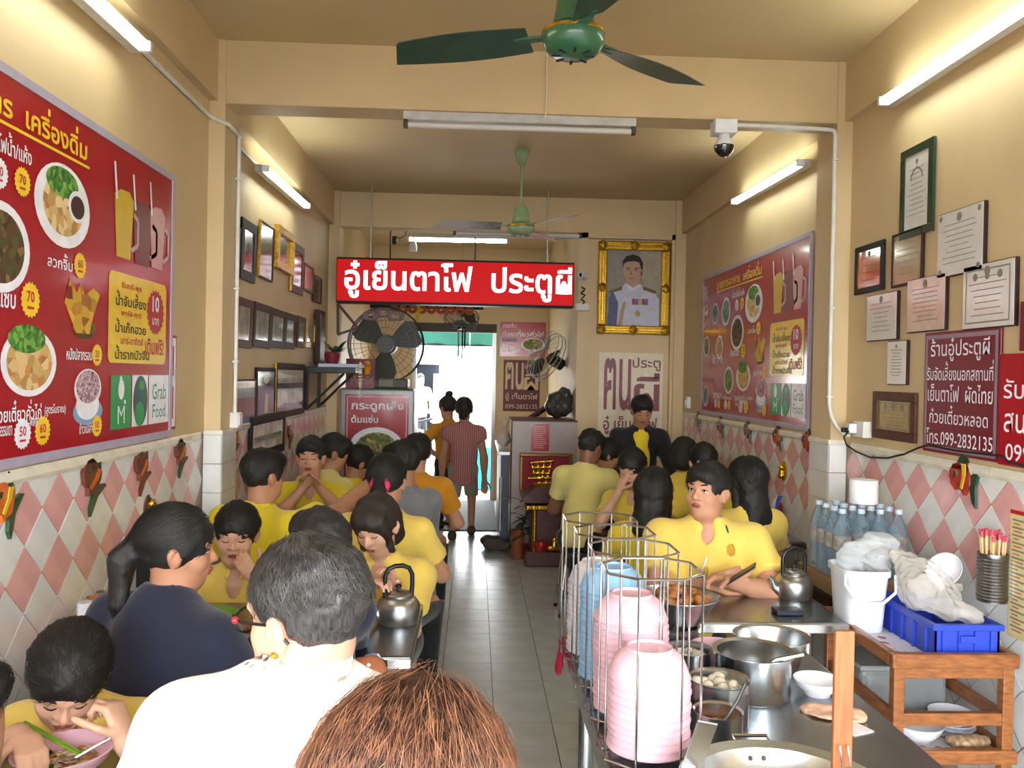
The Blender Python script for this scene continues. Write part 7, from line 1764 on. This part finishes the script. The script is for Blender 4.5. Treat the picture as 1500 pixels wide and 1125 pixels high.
P = person('girl in yellow bending over the pink noodle bowl', onY(2.08, 100, 996), 178, lean=.3, haz=160, pitch=36, roll=6, shirt=M_y5, skin='c', hair='pony', vox=.0055, eyes='down', wr=.005, hs=.98,
           arms=dict(l=dict(hand=onY(2.0, 184, 1088), pole=(.6, -.5, -.8), dir=(-.35, .15, .9), n=(-.85, .2, -.1), curl=1.35), r=dict(hand=onY(1.93, 24, 1080), pole=(-.8, .3, -.5), dir=(.5, -.5, -.2), n=(.2, -.3, -.8), curl=.8)), stool_label='stool of the girl bending over her bowl', seed=26)
person('diner at the left photo edge of whom only a sliver shows', onY(1.62, -72, 1072), 350, lean=.1, haz=40, sex='m', shirt=M_navy, skin='b', hair='short', face=False, stool_label='stool at the left photo edge', arms=dict(r=dict(hand=(-1.1, 1.62, .8)), l=dict(hand=(-1.18, 1.75, .8))), seed=27)

# ---- balding man in white
P = person('balding man in a white shirt with glasses in the foreground', onY(1.46, 450, 902), 330, lean=.02, side=.06, nshift=(-.025, 0, 0), shz=(0, -.06), haz=302, pitch=10, roll=4, sex='m', shirt=M_white_shirt, skin='c', hair='thin', hairm=M_hgrey, vox=.006, build=1.03, hs=1.05, stool_label='stool of the balding man', nk=(-.0, .07), seed=28, wr=.004, vneck=False)
H = P['H']; rt = P['root']
g = thing('glasses', 'dark framed glasses with red tips on the balding man', 'glasses', H(0, .09, .01))
for q in (-1, 1):
    MB().tube([H(q*.068, .088, .018), H(q*.083, .06, .016), H(q*.087, .0, .012), H(q*.084, -.02, -.002), H(q*.082, -.034, -.02)], .0028, 8).build('temple', M_black_pl, g, True)
    MB().tube([H(q*.038+.028*math.cos(k*PI/8), .1-.01*abs(q*.038+.028*math.cos(k*PI/8))*6, .008+.02*math.sin(k*PI/8)) for k in range(16)], .0024, 6, True).build('rim', M_black_pl, g, True)
    MB().ball(H(q*.076, .082, .018), .0065, 10, 6).build('red_hinge', mat('red_hinge', '#b5202c', .4), g, True)
MB().tube([H(-.01, .104, .014), H(.01, .104, .014)], .0024, 6).build('bridge', M_black_pl, g)
MB().ball(H(-.086, -.004, -.036), .0065, 12, 8).build('earring', M_gold, rt, True)
M_sg = mat('grey_strand', '#35322f', .4, var=.5, scale=60)
strands(P, 900, M_sg, 5, .12, .4, .003, tw=.001)
# ---- foreground head with brown dyed hair
P = person('nearest head with brown dyed hair at the bottom of the photo', onY(.95, 602, 1218), 8, lean=.06, haz=12, pitch=8, roll=-4, shirt=M_navy, skin='c', hair='long', hairm=M_hbrown, face=False, vox=.008, hs=1.2, stool_label='stool of the person with brown dyed hair', seed=29, vneck=False)
strands(P, 4200, mat('copper_strand', '#6e4733', .45, var=.5, scale=50), 8, .22, .9, .004, tw=.00042, band=(.45, 1.5)); strands(P, 700, mat('copper_strand', '#6e4733'), 12, .26, 1.2, .009, tw=.0004, band=(.1, 1.2))
strands(P, 5200, mat('dark_strand', '#3f281d', .45, var=.5, scale=50), 9, .22, .9, .003, tw=.00045, band=(0, 1.1))
strands(P, 160, mat('light_strand', '#9a6a4a', .45, var=.4, scale=50), 10, .26, 1.2, .016, tw=.00028)

# ================================================================== small extras
c = onY(9.2, 605, 362); t = thing('spotlight', 'small round spotlight beside the back room tube light', 'lamp', c)
MB().lathe([(.0, -.05), (.045, -.045), (.05, 0), (.03, .06), (.0, .07)], c, 18).build('head', M_cap, t, True); MB().tube([c+Vector((0, 0, .06)), c+Vector((0, .02, .12)), (c.x, 9.2, ZC)], .006, 6).build('stem', M_alu, t)
c = onY(9.2, 578, 352); t = thing('lamp_clamp', 'dark clamp with a curled wire beside the spotlight', 'clamp', c)
MB().box(c, (.05, .04, .09), bev=.01).build('jaw', M_black_pl, t); MB().tube([c+Vector((.0, 0, .04)), c+Vector((.06, 0, .02)), c+Vector((.12, 0, .06)), (c.x+.13, 9.2, ZC)], .005, 6).build('wire', M_black_pl, t)
a = onY(4.44, 800, 168); t = thing('hanging_cord', 'thin pale cord running down the first beam to the unlit tube', 'cord', a)
MB().tube([(a.x, 4.45, ZC-.01), (a.x, 4.448, 3.2), (a.x, 4.44, ZBEAM+.01), (a.x-.01, 4.43, ZBEAM-.04), (a.x-.05, 4.44, ZBEAM-.05), (a.x-.08, 4.45, ZBEAM-.02)], .004, 6).build('cord', M_pvc, t, True)
a = onX(XR-.01, 1218, 652); b = onX(XR-.01, 1226, 684)
t = thing('tile_card', 'tan card with a dark top edge stuck on the tiles by the right pier', 'card', (XR-.005, a.y, b.z))
MB().span((XR-.006, a.y-.1, b.z), (XR-.003, a.y, a.z)).build('card', mat('tan_card', '#a5855c', .6), t); MB().span((XR-.0068, a.y-.1, a.z-.03), (XR-.006, a.y, a.z)).build('dark_edge', mat('slate_card', '#3c4a55', .6), t)
# pouch and mask on the bench side of the left table
c = onY(2.78, 522, 986); t = thing('polka_dot_pouch', 'rust orange pouch with white dots under the left table edge', 'pouch', c)
q = SDF(.006); q.rc(c+Vector((-.04, 0, 0)), c+Vector((.05, 0, .01)), .045, .05, flat=((0, 1, 0), .5), k=.02); po = q.build('pouch', mat('rust_cloth', '#9a5a38', .8), t)
for px, py in ((508, 978), (520, 970), (532, 985), (518, 992), (540, 974), (500, 990), (530, 998)): patch('white_dot', po, px, py, (.006, .006), M_wh, t)
c = onY(2.82, 545, 972); t = thing('face_mask', 'pale blue face mask with a white ear loop by the pouch', 'face mask', c)
q = SDF(.006); q.el(c, (.04, .018, .035)); q.wr = crumple(.003, 40, 2); q.build('mask', mat('mask_blue', '#8fa6d0', .7), t); MB().tube([c+Vector((.02+.02*math.sin(k*.5), -.02, .04-.014*k)) for k in range(9)], .0025, 6).build('ear_loop', M_wh, t)
t = thing('handbag', 'dark bag on the stool below the pouch', 'bag', (-.42, 2.76, .45)); q = SDF(.01); c = Vector((-.4, 2.72, .58)); q.el(c, (.16, .09, .12)); q.wr = crumple(.006, 20, 4); q.build('bag', mat('black_bag', '#15151b', .7), t)
stool(-.4, 2.72, 'stool carrying the dark bag under the left table edge')

a = onX(XR-.01, 1499, 442); b = onX(XR-.01, 1499, 514)
t = thing('edge_plaque', 'maroon plaque barely entering at the right photo edge', 'plaque', (XR-.01, a.y-.15, b.z)); MB().span((XR-.022, a.y-.3, b.z), (XR-.003, a.y, a.z), bev=.003).build('panel', M_dred, t)
